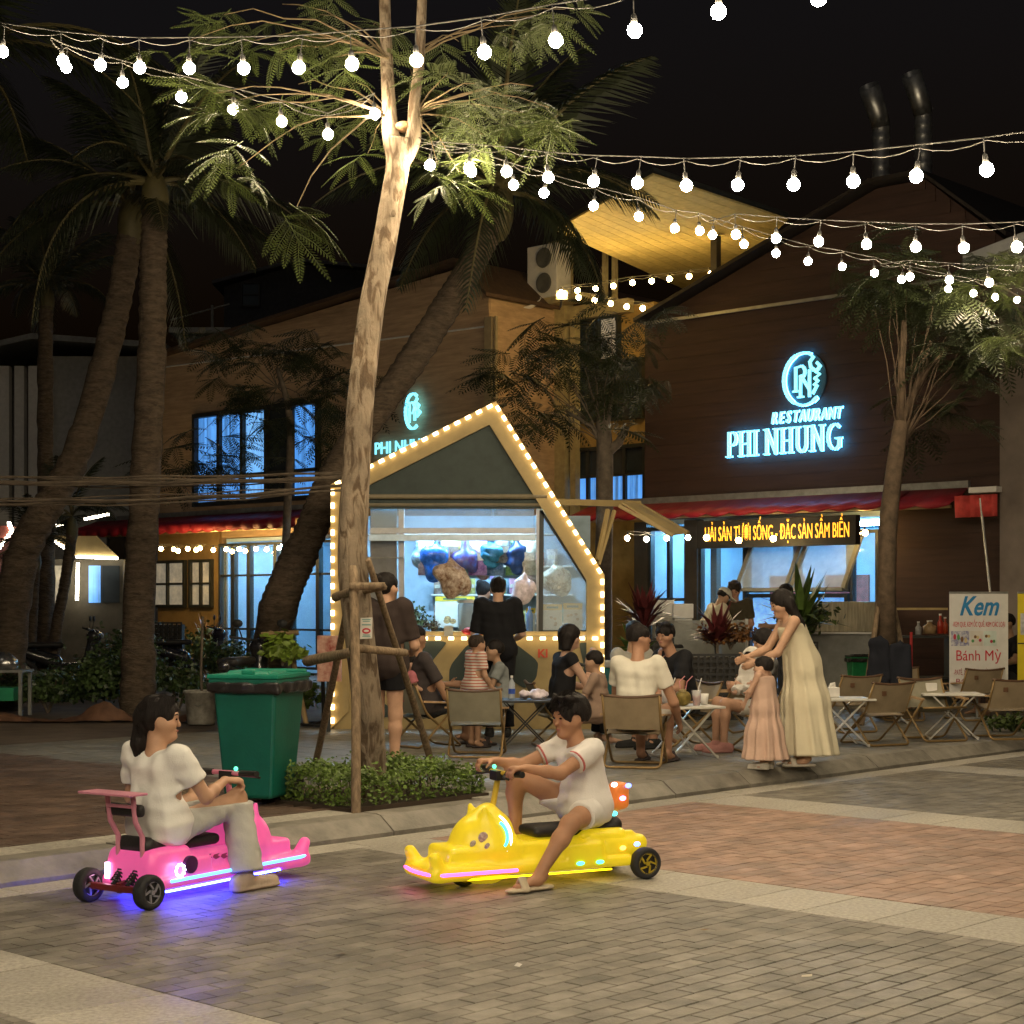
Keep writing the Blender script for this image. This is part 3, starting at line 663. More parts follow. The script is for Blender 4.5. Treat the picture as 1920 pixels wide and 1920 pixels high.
flue(1652, 165, 345, 'shorter steel exhaust flue with bent top on the dark roof'); flue(1731, 142, 340, 'taller steel exhaust flue with bent top on the dark roof')
# ------------------------------------------------------------------ festoon strings: cable, and bulbs with sockets as parts
M_bulb = mat('bulb_glow', (1,.9,.7), .4, var=0, emit=(1.0,.83,.58), estr=BULB_E)
M_cable = mat('cable', (.06,.057,.05), .6, var=.1)
M_sock = mat('socket_black', (.03,.03,.03), .5, var=.1)
M_bulb2 = mat('bulb_glow_far', (1,.9,.7), .4, var=0, emit=(1.0,.80,.52), estr=BULB_E*1.0)
bulbs_me = MB().ball((0,0,0), .037, 12, 8).mesh('bulb', M_bulb2, True)
bulb_me = MB().ball((0,0,0), .042, 10, 7).mesh('bulb', M_bulb, True)
sock_me = MB().lathe([(.008,.085),(.014,.078),(.017,.04),(.014,.034)], (0,0,0), 8).mesh('socket', M_sock, True)
bulbY_me = MB().ball((0,0,0), .045, 8, 6).mesh('bulb', mat('bulb_yellow', (1,.8,.4), .4, var=0, emit=(1.0,.66,.22), estr=BULB_E*.25), True)
def festoon(label, pts, drop=.17, bulb=bulbs_me, ext=None, group='festoon light strings', sag_extra=None):
    """pts: bulb centres in metres; the cable runs `drop` above them"""
    r = thing('string_lights', label, 'string lights', tuple(pts[0]), 0, group); o0 = Vector(pts[0])
    mb = MB(); cp = [Vector(p)+Vector((0,0,drop))-o0 for p in pts]
    if ext: cp = [Vector(e)-o0 for e in ext[0]] + cp + [Vector(e)-o0 for e in ext[1]]
    mb.tube(cp, .0042, 6)
    low = []
    for i in range(len(cp)-1):
        for k in range(4): t = k/4; low.append(cp[i].lerp(cp[i+1],t)-Vector((0,0,.015+.035*math.sin(math.pi*t))))
    mb.tube(low+[cp[-1]], .003, 5)
    obj('cable', mb, M_cable, r)
    for p in pts:
        q = Vector(p)-o0; tl = (random.uniform(-.14,.14), random.uniform(-.14,.14), 0); s = link('socket', sock_me, r, q, tl)
        dw = MB(); dw.tube([(0,0,.078),(0.004,0,drop)], .0035, 5)
        link('bulb', bulb, r, q)
        if drop > .12: obj('drop_wire', dw, M_sock, s)
    return r
def ramp(pxs, Y0, Y1, p=1.0):
    x0, x1 = pxs[0][0], pxs[-1][0]
    return [at(x, y, Y0+(Y1-Y0)*((x-x0)/(x1-x0))**p) for x, y in pxs]
TREE_TOP = at(740, 235, 12.2)
S1 = [(5,97),(118,114),(188,122),(262,127),(355,128),(457,128),(560,127),(660,120),(781,113),(908,98),(1042,76),(1190,57),(1347,22),(1535,-4)]
p1 = ramp(S1, 11.4, 7.6)
more = [at(1745,-40,7.1), at(1980,-85,6.7), at(2240,-140,6.3)]
festoon('long festoon string sweeping over the plaza above the street tree', p1+more, .19, ext=([at(-160,20,11.9)],[at(2500,-230,6.0)]))
S2 = [(124,126),(230,155),(340,182),(437,205),(528,228),(615,252)]
festoon('short festoon string tied into the fork of the street tree', ramp(S2, 11.6, 12.1)+[at(703,214,12.05)], .15, ext=([at(95,70,11.5)],[]))
S3 = [(806,310),(880,316),(950,322),(1028,333),(1113,340),(1195,343),(1287,348),(1383,347),(1488,346),(1600,340),(1718,330),(1850,318)]
festoon('festoon string running from the street tree past the two flues', ramp(S3, 12.1, 9.0)+[at(1995,300,8.6),at(2150,276,8.2)], .17, ext=([at(760,250,12.2)],[at(2400,180,7.8)]))
S4 = [(884,322),(963,347),(1020,362),(1113,386),(1198,406),(1265,428),(1312,433),(1336,441),(1395,458),(1455,475),(1515,490),(1579,500),(1640,512),(1690,524),(1778,542),(1825,550),(1866,557),(1907,562)]
festoon('festoon string dipping across the dark restaurant gable towards the grey house', ramp(S4, 12.3, 19.5), .16, ext=([at(765,262,12.2)],[at(1990,560,20)]))
S5 = [(1380,440),(1455,447),(1535,453),(1625,458),(1717,463),(1807,465),(1907,463)]
festoon('level festoon string branching off in front of the flues', ramp(S5, 14.0, 11.6)+[at(2010,455,11.0)], .17, ext=([at(1330,415,14.4)],[at(2120,380,10.6)]))
S6 = [(1706,519),(1780,525),(1855,530),(1950,532)]
festoon('short festoon branch reaching the grey house corner', ramp(S6, 16.5, 15), .16, ext=([at(1650,495,17)],[at(2040,505,14)]))
S7 = [(1052,548),(1083,545),(1117,541),(1150,536),(1186,530),(1222,527),(1255,523),(1292,518),(1333,513),(1349,515)]
festoon('yellow bulb string under the courtyard board canopy', [at(x,y,28.6-(x-1052)*.003) for x,y in S7], .1, bulb=bulbY_me, group='yellow courtyard strings')
S7b = [(1056,551),(1085,558),(1115,563),(1145,569),(1175,575),(1205,578),(1232,585),(1260,591)]
festoon('yellow bulb string sloping down along the courtyard balcony', [at(x,y,28.4) for x,y in S7b], .1, bulb=bulbY_me, group='yellow courtyard strings')
S8 = [(278,1030),(302,1029),(326,1030),(334,1033),(352,1029),(368,1031),(375,1028),(400,1031),(424,1030),(435,1034),(448,1030),(460,1033),(480,1029),(500,1030),(523,1028),(545,1030)]
festoon('row of bulbs strung below the awning of the tan restaurant', [at(x,y,35.0-(x-278)*.004) for x,y in S8], .09, bulb=bulbY_me, group='shop front bulbs')
S9 = [(1176,1009),(1212,1011),(1250,1009),(1290,1008)]
festoon('few warm bulbs strung beside the kiosk flap', [at(x,y,24.5) for x,y in S9], .1, group='shop front bulbs')
S10 = [(1325,1008),(1385,1013),(1450,1010),(1520,1008),(1608,1000),(1622,999)]
festoon('warm bulbs strung in front of the amber letter board', [at(x,y,24.9) for x,y in S10], .1, bulb=bulbY_me, group='shop front bulbs')
# unseen strings added behind and above the viewer to light the plaza
def over(label, a, b, n, sag=.35):
    a = Vector(a); b = Vector(b); pts = []
    for i in range(n):
        t = (i+.5)/n; p = a.lerp(b, t); p.z -= sag*4*t*(1-t); pts.append(p)
    festoon(label, pts, .17, bulb=bulb_me, ext=([a],[b]), group='unseen overhead strings added for light')
over('unseen festoon string added to light the open plaza, lower line', (-5.5,4.2,4.6), (5.5,2.6,4.7), 26)
over('unseen festoon string added to light the open plaza, middle line', (-6,1.2,4.8), (6,.2,4.9), 26)
over('unseen festoon string added to light the open plaza, upper line', (-6,-2.2,5.2), (6,-3.0,5.2), 24)
# ------------------------------------------------------------------ illuminated letters on the dark house
M_neon = mat('letter_face', (.5,.9,1.0), .4, var=0, emit=(.22,.80,1.0), estr=1.05)
M_neonb = mat('letter_halo', (.4,.8,1.0), .4, var=0, emit=(.08,.48,1.0), estr=9.0)
def strokes(mb, segs, wd, th, y, ox, oz, s, slant=0.0):
    for path in segs:
        for (x0,z0_),(x1,z1_) in zip(path[:-1], path[1:]):
            a = Vector((ox+(x0+slant*z0_)*s, y, oz+z0_*s)); b = Vector((ox+(x1+slant*z1_)*s, y, oz+z1_*s)); d = (b-a).normalized()*wd*.5
            wdt = wd if abs(x1-x0) < abs(z1_-z0_)*1.5 else wd*.6
            mb.beam(a-d*.6, b+d*.6, wdt, th, up=(0,1,0))
def arc(cx, cz, rx, rz, a0, a1, n=10): return [(cx+rx*math.cos(math.radians(a0+(a1-a0)*i/n)), cz+rz*math.sin(math.radians(a0+(a1-a0)*i/n))) for i in range(n+1)]
def serif(x, z, wd=.2): return [(x-wd/2, z), (x+wd/2, z)]
GL = {'P': ([[(.15,0),(.15,1)], [(.15,1),(.38,1)]+arc(.38,.74,.22,.26,90,-90,6)+[(.15,.48)], serif(.15,0,.3)], .72),
 'H': ([[(.15,0),(.15,1)],[(.62,0),(.62,1)],[(.15,.5),(.62,.5)],serif(.15,0,.26),serif(.15,1,.26),serif(.62,0,.26),serif(.62,1,.26)], .86),
 'I': ([[(.15,0),(.15,1)],serif(.15,0,.28),serif(.15,1,.28)], .40),
 'N': ([[(.15,0),(.15,1)],[(.15,1),(.68,0)],[(.68,0),(.68,1)],serif(.12,0,.24),serif(.10,1,.2),serif(.68,1,.24)], .92),
 'U': ([[(.15,1),(.15,.3)]+arc(.4,.3,.25,.3,180,360,8)+[(.65,1)],serif(.15,1,.26),serif(.65,1,.24)], .86),
 'G': ([arc(.46,.5,.36,.5,50,310,12)+[(.72,.42)],[(.52,.44),(.84,.44)],[(.75,.44),(.75,.1)]], .92), ' ': ([], .28)}
sg = froot('illuminated_sign', 'glowing ice blue sign with round emblem and two lines of letters', 'sign')
def word(w_, x, z, s, name='letter'):
    for ch in w_:
        seg, adv = GL[ch]
        if seg:
            mb = MB(); strokes(mb, seg, .15*s, .03, -.12, x, z, s); lt = obj(name, mb, M_neon, sg)
            hb = MB(); strokes(hb, seg, .17*s, .012, -.085, x, z, s); obj('back_light', hb, M_neonb, lt)
        x += adv*s
    return x
tp0, tp1 = ft(1370), ft(1588); hz = zl(1478,806)-zl(1478,852); tot = sum(GL[c][1] for c in 'PHI NHUNG')
sc = (tp1-tp0)/tot
xx = tp0
M_slim = sc
for ch in 'PHI NHUNG':
    seg, adv = GL[ch]
    if seg:
        s2 = [[(x*sc/hz, z) for x, z in p] for p in seg]
        mb = MB(); strokes(mb, s2, .036, .03, -.12, xx, zl(1478,850), hz); lt = obj('letter', mb, M_neon, sg)
        hb = MB(); strokes(hb, s2, .042, .012, -.085, xx, zl(1478,850), hz); obj('back_light', hb, M_neonb, lt)
    xx += adv*sc
x0 = ft(1452); wR = ft(1586)-x0
for i, ch in enumerate('RESTAURANT'):
    me = text_mesh(ch, .25, .014, .25, .002, M_neon, sx=.66); o = link('letter', me, sg, (x0+wR*(i+.5)/10, -.12, zl(1518,781)), (math.pi/2,0,0))
    mb2 = text_mesh(ch, .25, .004, .25, .006, M_neonb, sx=.66); link('back_light', mb2, o, (0,0,-.035))
cx, cz, rx_, rz_ = (ft(1478)+ft(1552))/2, zl(1514,712), (ft(1552)-ft(1478))/2, (zl(1514,664)-zl(1514,762))/2
em = MB()
strokes(em, [arc(0,0,rx_,rz_,70,310,26)], .05, .03, -.12, cx, cz, 1)
e1 = obj('emblem_ring', em, M_neon, sg); hb = MB(); strokes(hb, [arc(0,0,rx_,rz_,70,310,26)], .06, .012, -.085, cx, cz, 1); obj('back_light', hb, M_neonb, e1)
em = MB(); k = rz_
strokes(em, [[(-.34,-.45),(-.34,.45)],[(-.34,.45),(-.1,.5)]+arc(-.1,.27,.18,.23,90,-60,6),[(-.45,-.45),(-.24,-.45)],[(-.12,-.68),(-.12,.12)],[(-.1,.12),(.26,-.4)],[(.28,-.68),(.28,.3)],[(-.24,-.68),(0,-.68)]], .045, .03, -.125, cx, cz, k)
e2 = obj('emblem_monogram', em, M_neon, sg)
em = MB(); strokes(em, [[(.26,.92),(.46,.80),(.30,.62),(.34,.42),(.50,.30)], [(.62,.56),(.76,.42),(.56,.22),(.74,.12),(.52,-.02),(.66,-.14),(.48,-.26)],[(.44,.28),(.70,.30)],[(.62,-.30),(.44,-.58)]], .045, .03, -.125, cx, cz, k)
obj('emblem_dragon_curl', em, M_neon, sg)
bk = MB(); bk.prism(arc(cx,cz,rx_*1.02,rz_*1.02,0,345,23), -.05, -.03, fn=lambda a,b,h: (a,h,b)); obj('emblem_plate', bk, M_frame, sg)
# second emblem above the kiosk on the tan house
s2g = froot('round_sign', 'small round ice blue emblem glowing on the tan restaurant', 'sign')
cx, cz, k = ft(783), zl(783,772), (zl(783,740)-zl(783,805))/2
em = MB(); strokes(em, [arc(0,0,.62,1,60,300,20)], .06, .03, -.12, cx, cz, k); obj('emblem_ring', em, M_neon, s2g)
em = MB(); strokes(em, [[(-.3,-.6),(-.3,.5)],[(-.3,.5),(-.05,.5)]+arc(-.05,.2,.2,.3,90,-90,6),[(.15,-.5),(.15,.2)],[(.35,.7),(.2,.5),(.5,.3),(.3,.1),(.6,-.1),(.35,-.3)]], .055, .03, -.12, cx, cz, k); obj('emblem_monogram', em, M_neon, s2g)
o = link('letter_row', text_mesh('PHI NHUNG', .32, .01, 0, .004, M_neon), s2g, (ft(770), -.12, zl(770,838)), (math.pi/2,0,0))
# amber dot-matrix board
lb = froot('letter_board', 'amber LED letter board under the red awning', 'sign')
t0, t1 = ftf(1308,1.0), ftf(1606,1.0); zc0, zc1 = zl(1460,1020)-.03, zl(1460,982)
mb = MB(); mb.b2((t0,-1.02,zc0-.05),(t1,-.9,zc1+.03)); obj('board', mb, mat('led_board', (.012,.01,.008), .6), lb)
me = text_mesh('HẢI SẢN TƯƠI SỐNG - ĐẶC SẢN SẦM BIỂN', .31, .004, 0, 0.0, mat('led_amber', (1,.5,.05), .4, var=0, emit=(1.0,.42,.03), estr=1.3))
wdt = max(v.co.x for v in me.vertices)-min(v.co.x for v in me.vertices); me.transform(Matrix.Diagonal(((ftf(1592,1.03)-ftf(1322,1.03))/wdt,1,1,1)))
link('lettering', me, lb, ((ftf(1322,1.03)+ftf(1592,1.03))/2, -1.03, (zc0+zc1)/2-.02), (math.pi/2,0,0))
fl_ = thing('flood_lamp', 'small yellow flood lamp glowing on the courtyard corner post', 'lamp', tuple(at(1054,552,26.6)))
obj('lens', MB().ball((0,0,0), .075, 12, 8, sc=(1,.6,.7)), mat('flood_glow', (1,.8,.4), .4, var=0, emit=(1.0,.62,.16), estr=340), fl_, smooth=True)
mb = MB(); mb.b2((-.09,.05,-.07),(.09,.12,.07)); mb.tube([(0,.1,0),(0,.8,-.05)], .02, 6); obj('housing', mb, M_frame, fl_)
# ------------------------------------------------------------------ trees, palms, shrubs
M_bark = mat('bark_street_tree', (.23,.18,.125), .9, var=.3, scale=5, bump=.5, bscale=55, stain=.25)
def rough_bark(m, dark, sc=(1,1,.28), fr=16, dist=.035):
    t = m.node_tree; b = t.nodes['Principled BSDF']; tc = t.nodes.new('ShaderNodeTexCoord'); mp = t.nodes.new('ShaderNodeMapping'); mp.inputs['Scale'].default_value = sc; t.links.new(tc.outputs['Object'], mp.inputs[0])
    nz = t.nodes.new('ShaderNodeTexNoise'); nz.inputs['Scale'].default_value = fr; nz.inputs['Detail'].default_value = 6; nz.inputs['Distortion'].default_value = 1.2; t.links.new(mp.outputs[0], nz.inputs['Vector'])
    rp = t.nodes.new('ShaderNodeValToRGB'); rp.color_ramp.elements[0].position = .40; rp.color_ramp.elements[0].color = (*dark,1); rp.color_ramp.elements[1].position = .52; rp.color_ramp.elements[1].color = (1,1,1,1); t.links.new(nz.outputs['Fac'], rp.inputs[0])
    old = b.inputs['Base Color'].links[0].from_socket; mx = t.nodes.new('ShaderNodeVectorMath'); mx.operation = 'MULTIPLY'; t.links.new(old, mx.inputs[0]); t.links.new(rp.outputs[0], mx.inputs[1]); t.links.new(mx.outputs[0], b.inputs['Base Color'])
    bp = t.nodes.new('ShaderNodeBump'); bp.inputs['Strength'].default_value = .8; bp.inputs['Distance'].default_value = dist; t.links.new(nz.outputs['Fac'], bp.inputs['Height']); fine = b.inputs['Normal'].links[0].from_node; t.links.new(bp.outputs[0], fine.inputs['Normal'])
rough_bark(M_bark, (.42,.36,.30))
M_bark2 = mat('bark_grey', (.12,.095,.07), .9, var=.35, scale=10, bump=.6, bscale=30)
M_palmbark = mat('palm_bark', (.10,.074,.05), .9, var=.4, scale=6, bump=.7, bscale=24, stretch=(1,1,3))
rough_bark(M_palmbark, (.72,.68,.64), (1,1,3.5), 9, .03)
M_leaf = mat('flame_tree_leaf', (.050,.068,.014), .55, var=.3, scale=5, tone=.25)
M_leafd = mat('dark_leaf', (.022,.030,.010), .55, var=.3, scale=5, tone=.25)
M_frond = mat('palm_frond', (.018,.024,.009), .5, var=.3, scale=3, tone=.25)
M_rachis = mat('palm_rachis', (.085,.072,.028), .6, var=.2)
def trunk_mesh(pts, rads, n=14, noise=.06, rings=0.0, seed=0, ringamp=.05, sub=8):
    r = random.Random(seed); P = [Vector(p) for p in pts]; out = []; rr = []
    for i in range(len(P)-1):
        p0, p1, p2, p3_ = P[max(i-1,0)], P[i], P[i+1], P[min(i+2,len(P)-1)]
        for k in range(sub):
            t = k/sub; out.append(.5*((2*p1)+(p2-p0)*t+(2*p0-5*p1+4*p2-p3_)*t*t+(3*p1-p0-3*p2+p3_)*t**3)); rr.append(rads[i]+(rads[i+1]-rads[i])*t)
    out.append(P[-1]); rr.append(rads[-1]); mb = MB()
    mb.tube(out, rr, n)
    L = 0; vs = mb.v; ph = [r.uniform(0,6.28) for _ in range(6)]
    for i in range(len(out)):
        if i: L += (out[i]-out[i-1]).length
        for k in range(n):
            a = 2*math.pi*k/n; q = 1+noise*(math.sin(2*a+ph[0]+L*1.7)+.6*math.sin(3*a+ph[1]-L*3.1)+.5*math.sin(5*a+ph[2]+L*7))*.5
            if rings: q *= 1+ringamp*(1-((L/rings) % 1.0))
            q *= 1+r.uniform(-.012,.012)
            v = Vector(vs[i*n+k]); vs[i*n+k] = tuple(out[i]+(v-out[i])*q)
    return mb
def pinna(mb, o, d, up, L, nl, wl, droop):
    """one feathery leaf: a midrib with rows of small leaflets"""
    o = Vector(o); d = Vector(d).normalized(); s = d.cross(Vector(up)).normalized(); u = s.cross(d); prev = o
    for i in range(1, nl+1):
        t = i/nl; p = o + d*L*t - Vector((0,0,1))*droop*L*t*t; ll = wl*(math.sin(math.pi*min(1,.12+.86*t))**.6)*(1 if t < .95 else .6)
        q = (p-prev).normalized()
        for sg_ in (-1, 1):
            tip = p + (s*sg_*.92+q*.35)*ll - Vector((0,0,.22*ll)); w_ = q*(L/nl)*.34
            mb.add([p-w_*.6, (p+tip)/2-w_, tip, (p+tip)/2+w_, ], [(0,1,2,3)])
        prev = p
    mb.tube([o, o+d*L*.5-Vector((0,0,1))*droop*L*.25, o+d*L-Vector((0,0,1))*droop*L], [.004,.003,.001], 3, cap=False)
def spray_mesh(seed, m, n=8, L=.32, nl=15, wl=.05):
    r = random.Random(seed); mb = MB()
    for i in range(n):
        t = i/(n-1); a = (i % 2*2-1)*(1.25-.9*t)+r.uniform(-.2,.2)
        d = Vector((math.cos(a), math.sin(a), r.uniform(-.35,.25))); pinna(mb, (t*.22,0,-.04*t*t), d, (r.uniform(-.2,.2),r.uniform(-.2,.2),1), L*r.uniform(.75,1.1), nl, wl, r.uniform(.15,.45))
    mb.tube([(-.05,0,0),(.12,0,-.01),(.22,0,-.04)], [.005,.004,.002], 4, cap=False)
    return mb.mesh('leaf_spray', m)
SPR = [spray_mesh(i, M_leaf) for i in range(4)]; SPRD = [spray_mesh(10+i, M_leafd, n=9, L=.36, nl=10, wl=.075) for i in range(3)]
def twig(mb, a, b, r0, r1, seed=0, sag=.08):
    r = random.Random(seed); a = Vector(a); b = Vector(b); pts = []; L = (b-a).length
    for i in range(6):
        t = i/5; pts.append(a.lerp(b,t)+Vector((r.uniform(-1,1),r.uniform(-1,1),r.uniform(-1,1)))*L*.03*(0<i<5)+Vector((0,0,sag*L*math.sin(math.pi*t))))
    mb.tube(pts, [r0+(r1-r0)*i/5 for i in range(6)], 6)
def place_sprays(root, meshes, pts, seed, per=5, spread=.25, scl=(.8,1.2)):
    r = random.Random(seed)
    for p in pts:
        for i in range(per):
            o = link('leaf_spray', r.choice(meshes), root, Vector(p)+Vector((r.gauss(0,1),r.gauss(0,1),r.gauss(0,.6)))*spread, (r.uniform(-.5,.5), r.uniform(-.2,.5), r.uniform(0,6.28)))
            s_ = r.uniform(*scl); o.scale = (s_,s_,s_)
# ---- the street tree
YB = 12.0
tb = gnd(696, 1497); tr = thing('street_tree', 'pale barked street tree with lopped fork inside a timber stake frame', 'tree', tuple(tb))
L0 = tb
tp = [tb-L0+Vector((0,0,-.1)), at(690,1330,YB+.05)-L0, at(673,1180,YB+.05)-L0, at(661,1040,YB+.08)-L0, at(671,837,YB+.12)-L0, at(690,620,YB+.15)-L0, at(727,420,YB+.18)-L0, at(745,320,YB+.2)-L0, at(750,262,YB+.2)-L0]
obj('trunk', trunk_mesh(tp, [.135,.108,.106,.102,.094,.094,.088,.085,.10], 20, .09, seed=1, sub=10), M_bark, tr, smooth=True)
mb = trunk_mesh([at(744,300,YB+.2)-L0, at(732,250,YB+.2)-L0, at(728,180,YB+.22)-L0, at(722,20,YB+.3)-L0, at(718,-120,YB+.35)-L0], [.075,.062,.05,.042,.035], 12, .08, seed=2); obj('limb', mb, M_bark, tr, smooth=True)
mb = trunk_mesh([at(752,305,YB+.2)-L0, at(774,262,YB+.18)-L0, at(777,190,YB+.16)-L0, at(787,100,YB+.15)-L0, at(795,-120,YB+.15)-L0], [.07,.058,.042,.036,.03], 12, .08, seed=3); obj('limb', mb, M_bark, tr, smooth=True)
mb = MB(); mb.ball(at(757,238,YB+.2)-L0, .07, 10, 7, sc=(1,1,.55)); obj('cut_stump', mb, mat('fresh_cut', (.42,.25,.13), .9, var=.4, scale=30), tr, smooth=True)
for x, y, rr in ((690,640,.013),(676,800,.016),(738,400,.013)): obj('knot', MB().ball(at(x,y,YB+.06)-L0, rr*1.6, 8, 6, sc=(1,.7,1.3)), M_bark, tr, smooth=True)
cl_pts = [(430,205,11.6),(400,190,11.4),(455,225,11.5),(445,330,11.4),(555,405,11.3),(520,110,12.6),(470,90,12.8),(570,80,12.4),(620,120,12.3),(600,40,12.6),(350,90,12.8),(530,20,12.9),(690,100,12.6),(420,40,12.7),(660,170,12.7),
          (840,150,12.0),(890,170,11.8),(940,190,11.7),(1000,175,11.9),(980,225,11.8),(1030,215,11.9),(900,215,12.2),(850,210,12.4),(905,265,12.2),(820,320,11.9),(860,335,12.0),(690,300,12.6),(960,60,12.2),(1010,40,12.5),(1060,30,12.4),(640,225,12.9),(770,140,12.6),(700,60,12.9),(860,90,12.9),(560,170,12.9)]
br = MB(); lf = []
for i, (x, y, Y) in enumerate(cl_pts):
    p = at(x,y,Y)-L0; lf.append(p); src = at(728 if x < 745 else 778, 215 if y > 120 else 110, YB+.2)-L0; twig(br, src, p+Vector((0,0,.05)), .0085, .003, i, .09 if y < 250 else .12)
obj('branches', br, mat('twig_bark', (.15,.11,.06), .9, var=.3), tr, smooth=True)
place_sprays(tr, SPR, lf, 5, per=2, spread=.10, scl=(.7,1.05))
# timber stakes round the trunk
M_stake = mat('stake_timber', (.20,.145,.09), .9, var=.45, scale=14, bump=.7, bscale=40, stretch=(3,3,.5))
st = thing('tree_stakes', 'rough timber stakes and cross bars lashed around the street tree trunk', 'tree support', tuple(tb))
def pole(a, b, r, nm='stake', seed=0): obj(nm, trunk_mesh([Vector(a)-L0, (Vector(a)+Vector(b))/2-L0+Vector((.008,0,0)), Vector(b)-L0], [r,r*.93,r*.85], 8, .12, seed=seed, sub=6), M_stake, st, smooth=True)
s1 = gnd(668,1526)-Vector((0,0,.15)); pole(s1, at(662,1062,11.80), .036, seed=21)
s2_ = gnd(822,1450)-Vector((0,0,.1)); pole(s2_, at(690,1050,11.9), .029, seed=22)
s3 = gnd(585,1440)-Vector((0,0,.1)); pole(s3, at(662,1080,12.1), .029, seed=23)
pole(at(628,1120,12.15), at(672,1102,11.72), .032, 'cross_bar', 24); pole(at(655,1100,11.72), at(722,1098,11.75), .028, 'cross_bar', 25)
pole(at(575,1240,12.5), at(664,1222,11.68), .038, 'cross_bar', 26); pole(at(658,1214,11.66), at(762,1224,12.0), .028, 'cross_bar', 27); pole(at(720,1100,11.8),at(628,1120,12.3),.026,'cross_bar',28)
sc_ = thing('paper_notice', 'small white paper notice with red oval stuck on the tree trunk', 'notice', tuple(at(687,1178,11.86)), 0)
mb = MB(); mb.prism([(-.045,-.075),(.04,-.07),(.042,.075),(-.04,.072)], 0, .003, fn=lambda a,b,h: (a,-h,b)); obj('paper', mb, mat('paper', (.62,.6,.55), .8), sc_)
mb = MB(); mb.prism(arc(0,-.018,.03,.02,0,350,20), .004, .006, fn=lambda a,b,h: (a,-h,b)); obj('red_oval', mb, mat('print_red', (.45,.04,.05), .7), sc_)
mb = MB(); mb.prism(arc(0,-.018,.018,.008,0,350,14), .007, .008, fn=lambda a,b,h: (a,-h,b)); obj('oval_mark', mb, mat('paper'), sc_)
mb = MB()
for z, h, wd, in ((.058,.006,.06),(.046,.006,.05),(.02,.008,.062),(-.05,.006,.05),(-.06,.005,.058)): mb.b2((-wd/2,-.005,z),(wd/2,-.004,z+h))
obj('print_lines', mb, mat('print_teal', (.12,.3,.28), .7), sc_)
# ---- palms
def frond_mesh(seed, L=2.6, n=46, ll=.62, droop=.55):
    r = random.Random(seed); mb = MB(); pts = []
    for i in range(13):
        t = i/12; pts.append(Vector((L*(t-.16*t*t), 0, L*(.28*t-droop*t*t))))
    mb.tube(pts, [.035*(1-.9*i/12)+.004 for i in range(13)], 5, cap=False); nf = len(mb.f)
    for i in range(n):
        t = .12+.88*i/(n-1); k = t*12; j = min(int(k),11); p = pts[j].lerp(pts[j+1], k-j); d = (pts[j+1]-pts[j]).normalized()
        le = ll*(math.sin(math.pi*min(1,.18+.8*t))**.7)*r.uniform(.85,1.1)
        for sg_ in (-1,1):
            s_ = Vector((0,sg_,0)); dr = r.uniform(.5,1.15)
            a = p; b = p+(s_*.62+d*.45)*le*.5-Vector((0,0,.12*dr*le)); c = p+(s_*.8+d*.75)*le*.82-Vector((0,0,.62*dr*le)); w_ = d*.021
            mb.add([a-w_*.6,a+w_*.6,b+w_,b-w_], [(0,1,2,3)]); mb.add([b-w_,b+w_,c], [(0,1,2)])
    me = mb.mesh('frond', M_frond); me.materials.append(M_rachis)
    for i in range(nf): me.polygons[i].material_index = 1
    return me
FR = [frond_mesh(i, 2.6, 46, .62, d) for i, d in enumerate((.35,.6,.85))]
def palm(name, label, path, rads, n, scale, seed, Yc=None, tilt=0.0, ring=.10, only=None):
    r = random.Random(seed); b = Vector(path[0]); root = thing(name, label, 'palm tree', tuple(b), 0, 'palm trees')
    obj('trunk', trunk_mesh([Vector(p)-b for p in path], rads, 16, .05, rings=ring, seed=seed, ringamp=.16, sub=22), M_palmbark, root, smooth=True)
    top = Vector(path[-1])-b
    mb = MB(); mb.ball(top+Vector((0,0,.05)), rads[-1]*1.25, 10, 8, sc=(1,1,2.2)); obj('crownshaft', mb, M_rachis, root, smooth=True)
    for i in range(n):
        a = i*2.399+r.uniform(-.25,.25); el = -(1.15-1.45*(i/n))+r.uniform(-.15,.15)
        o = link('frond', FR[0 if el < -.5 else (1 if el < .2 else 2)], root, top+Vector((0,0,.28)), (r.uniform(-.3,.3), el, a)); s_ = scale*r.uniform(.85,1.1); o.scale = (s_,s_,s_)
    return root
palm('palm_tree', 'upright palm with thick ringed trunk left of the blue windows', [gnd(258,1345)-Vector((0,0,.1)), at(262,1110,21), at(283,700,21), at(288,480,21), at(290,385,21)], [.22,.18,.165,.15,.14], 13, .9, 31)
palm('palm_tree', 'leaning palm whose trunk slants in front of the grey colonnade', [gnd(10,1330)-Vector((0,0,.1)), at(40,1050,22), at(140,860,22), at(215,600,22), at(245,430,22)], [.22,.19,.175,.15,.14], 12, .9, 32)
palm('palm_tree', 'strongly leaning palm curving behind the street tree and over the kiosk', [gnd(492,1330)-Vector((0,0,.1)), at(520,1150,20.7), at(580,1000,20.7), at(650,850,20.8), at(770,680,21), at(870,520,21), at(935,400,21)], [.24,.21,.185,.17,.165,.16,.15], 17, 1.05, 33)
palm('palm_tree', 'slender palm with dark drooping crown in front of the colonnade', [gnd(85,1300), at(85,900,30), at(85,640,30), at(88,570,30)], [.16,.13,.12,.11], 16, .75, 34)
palm('palm_tree', 'palm at the edge of the plaza with fronds reaching over the bed', [gnd(-150,1345)-Vector((0,0,.1)), at(-140,900,19), at(-110,400,19), at(-90,150,19)], [.25,.2,.17,.15], 16, 1.1, 35)
palm('palm_tree', 'low young palm with lit ringed stem in the planting bed', [gnd(52,1300), at(58,1200,27), at(62,1130,27), at(66,1060,27)], [.1,.085,.08,.08], 8, .5, 37, ring=.09)
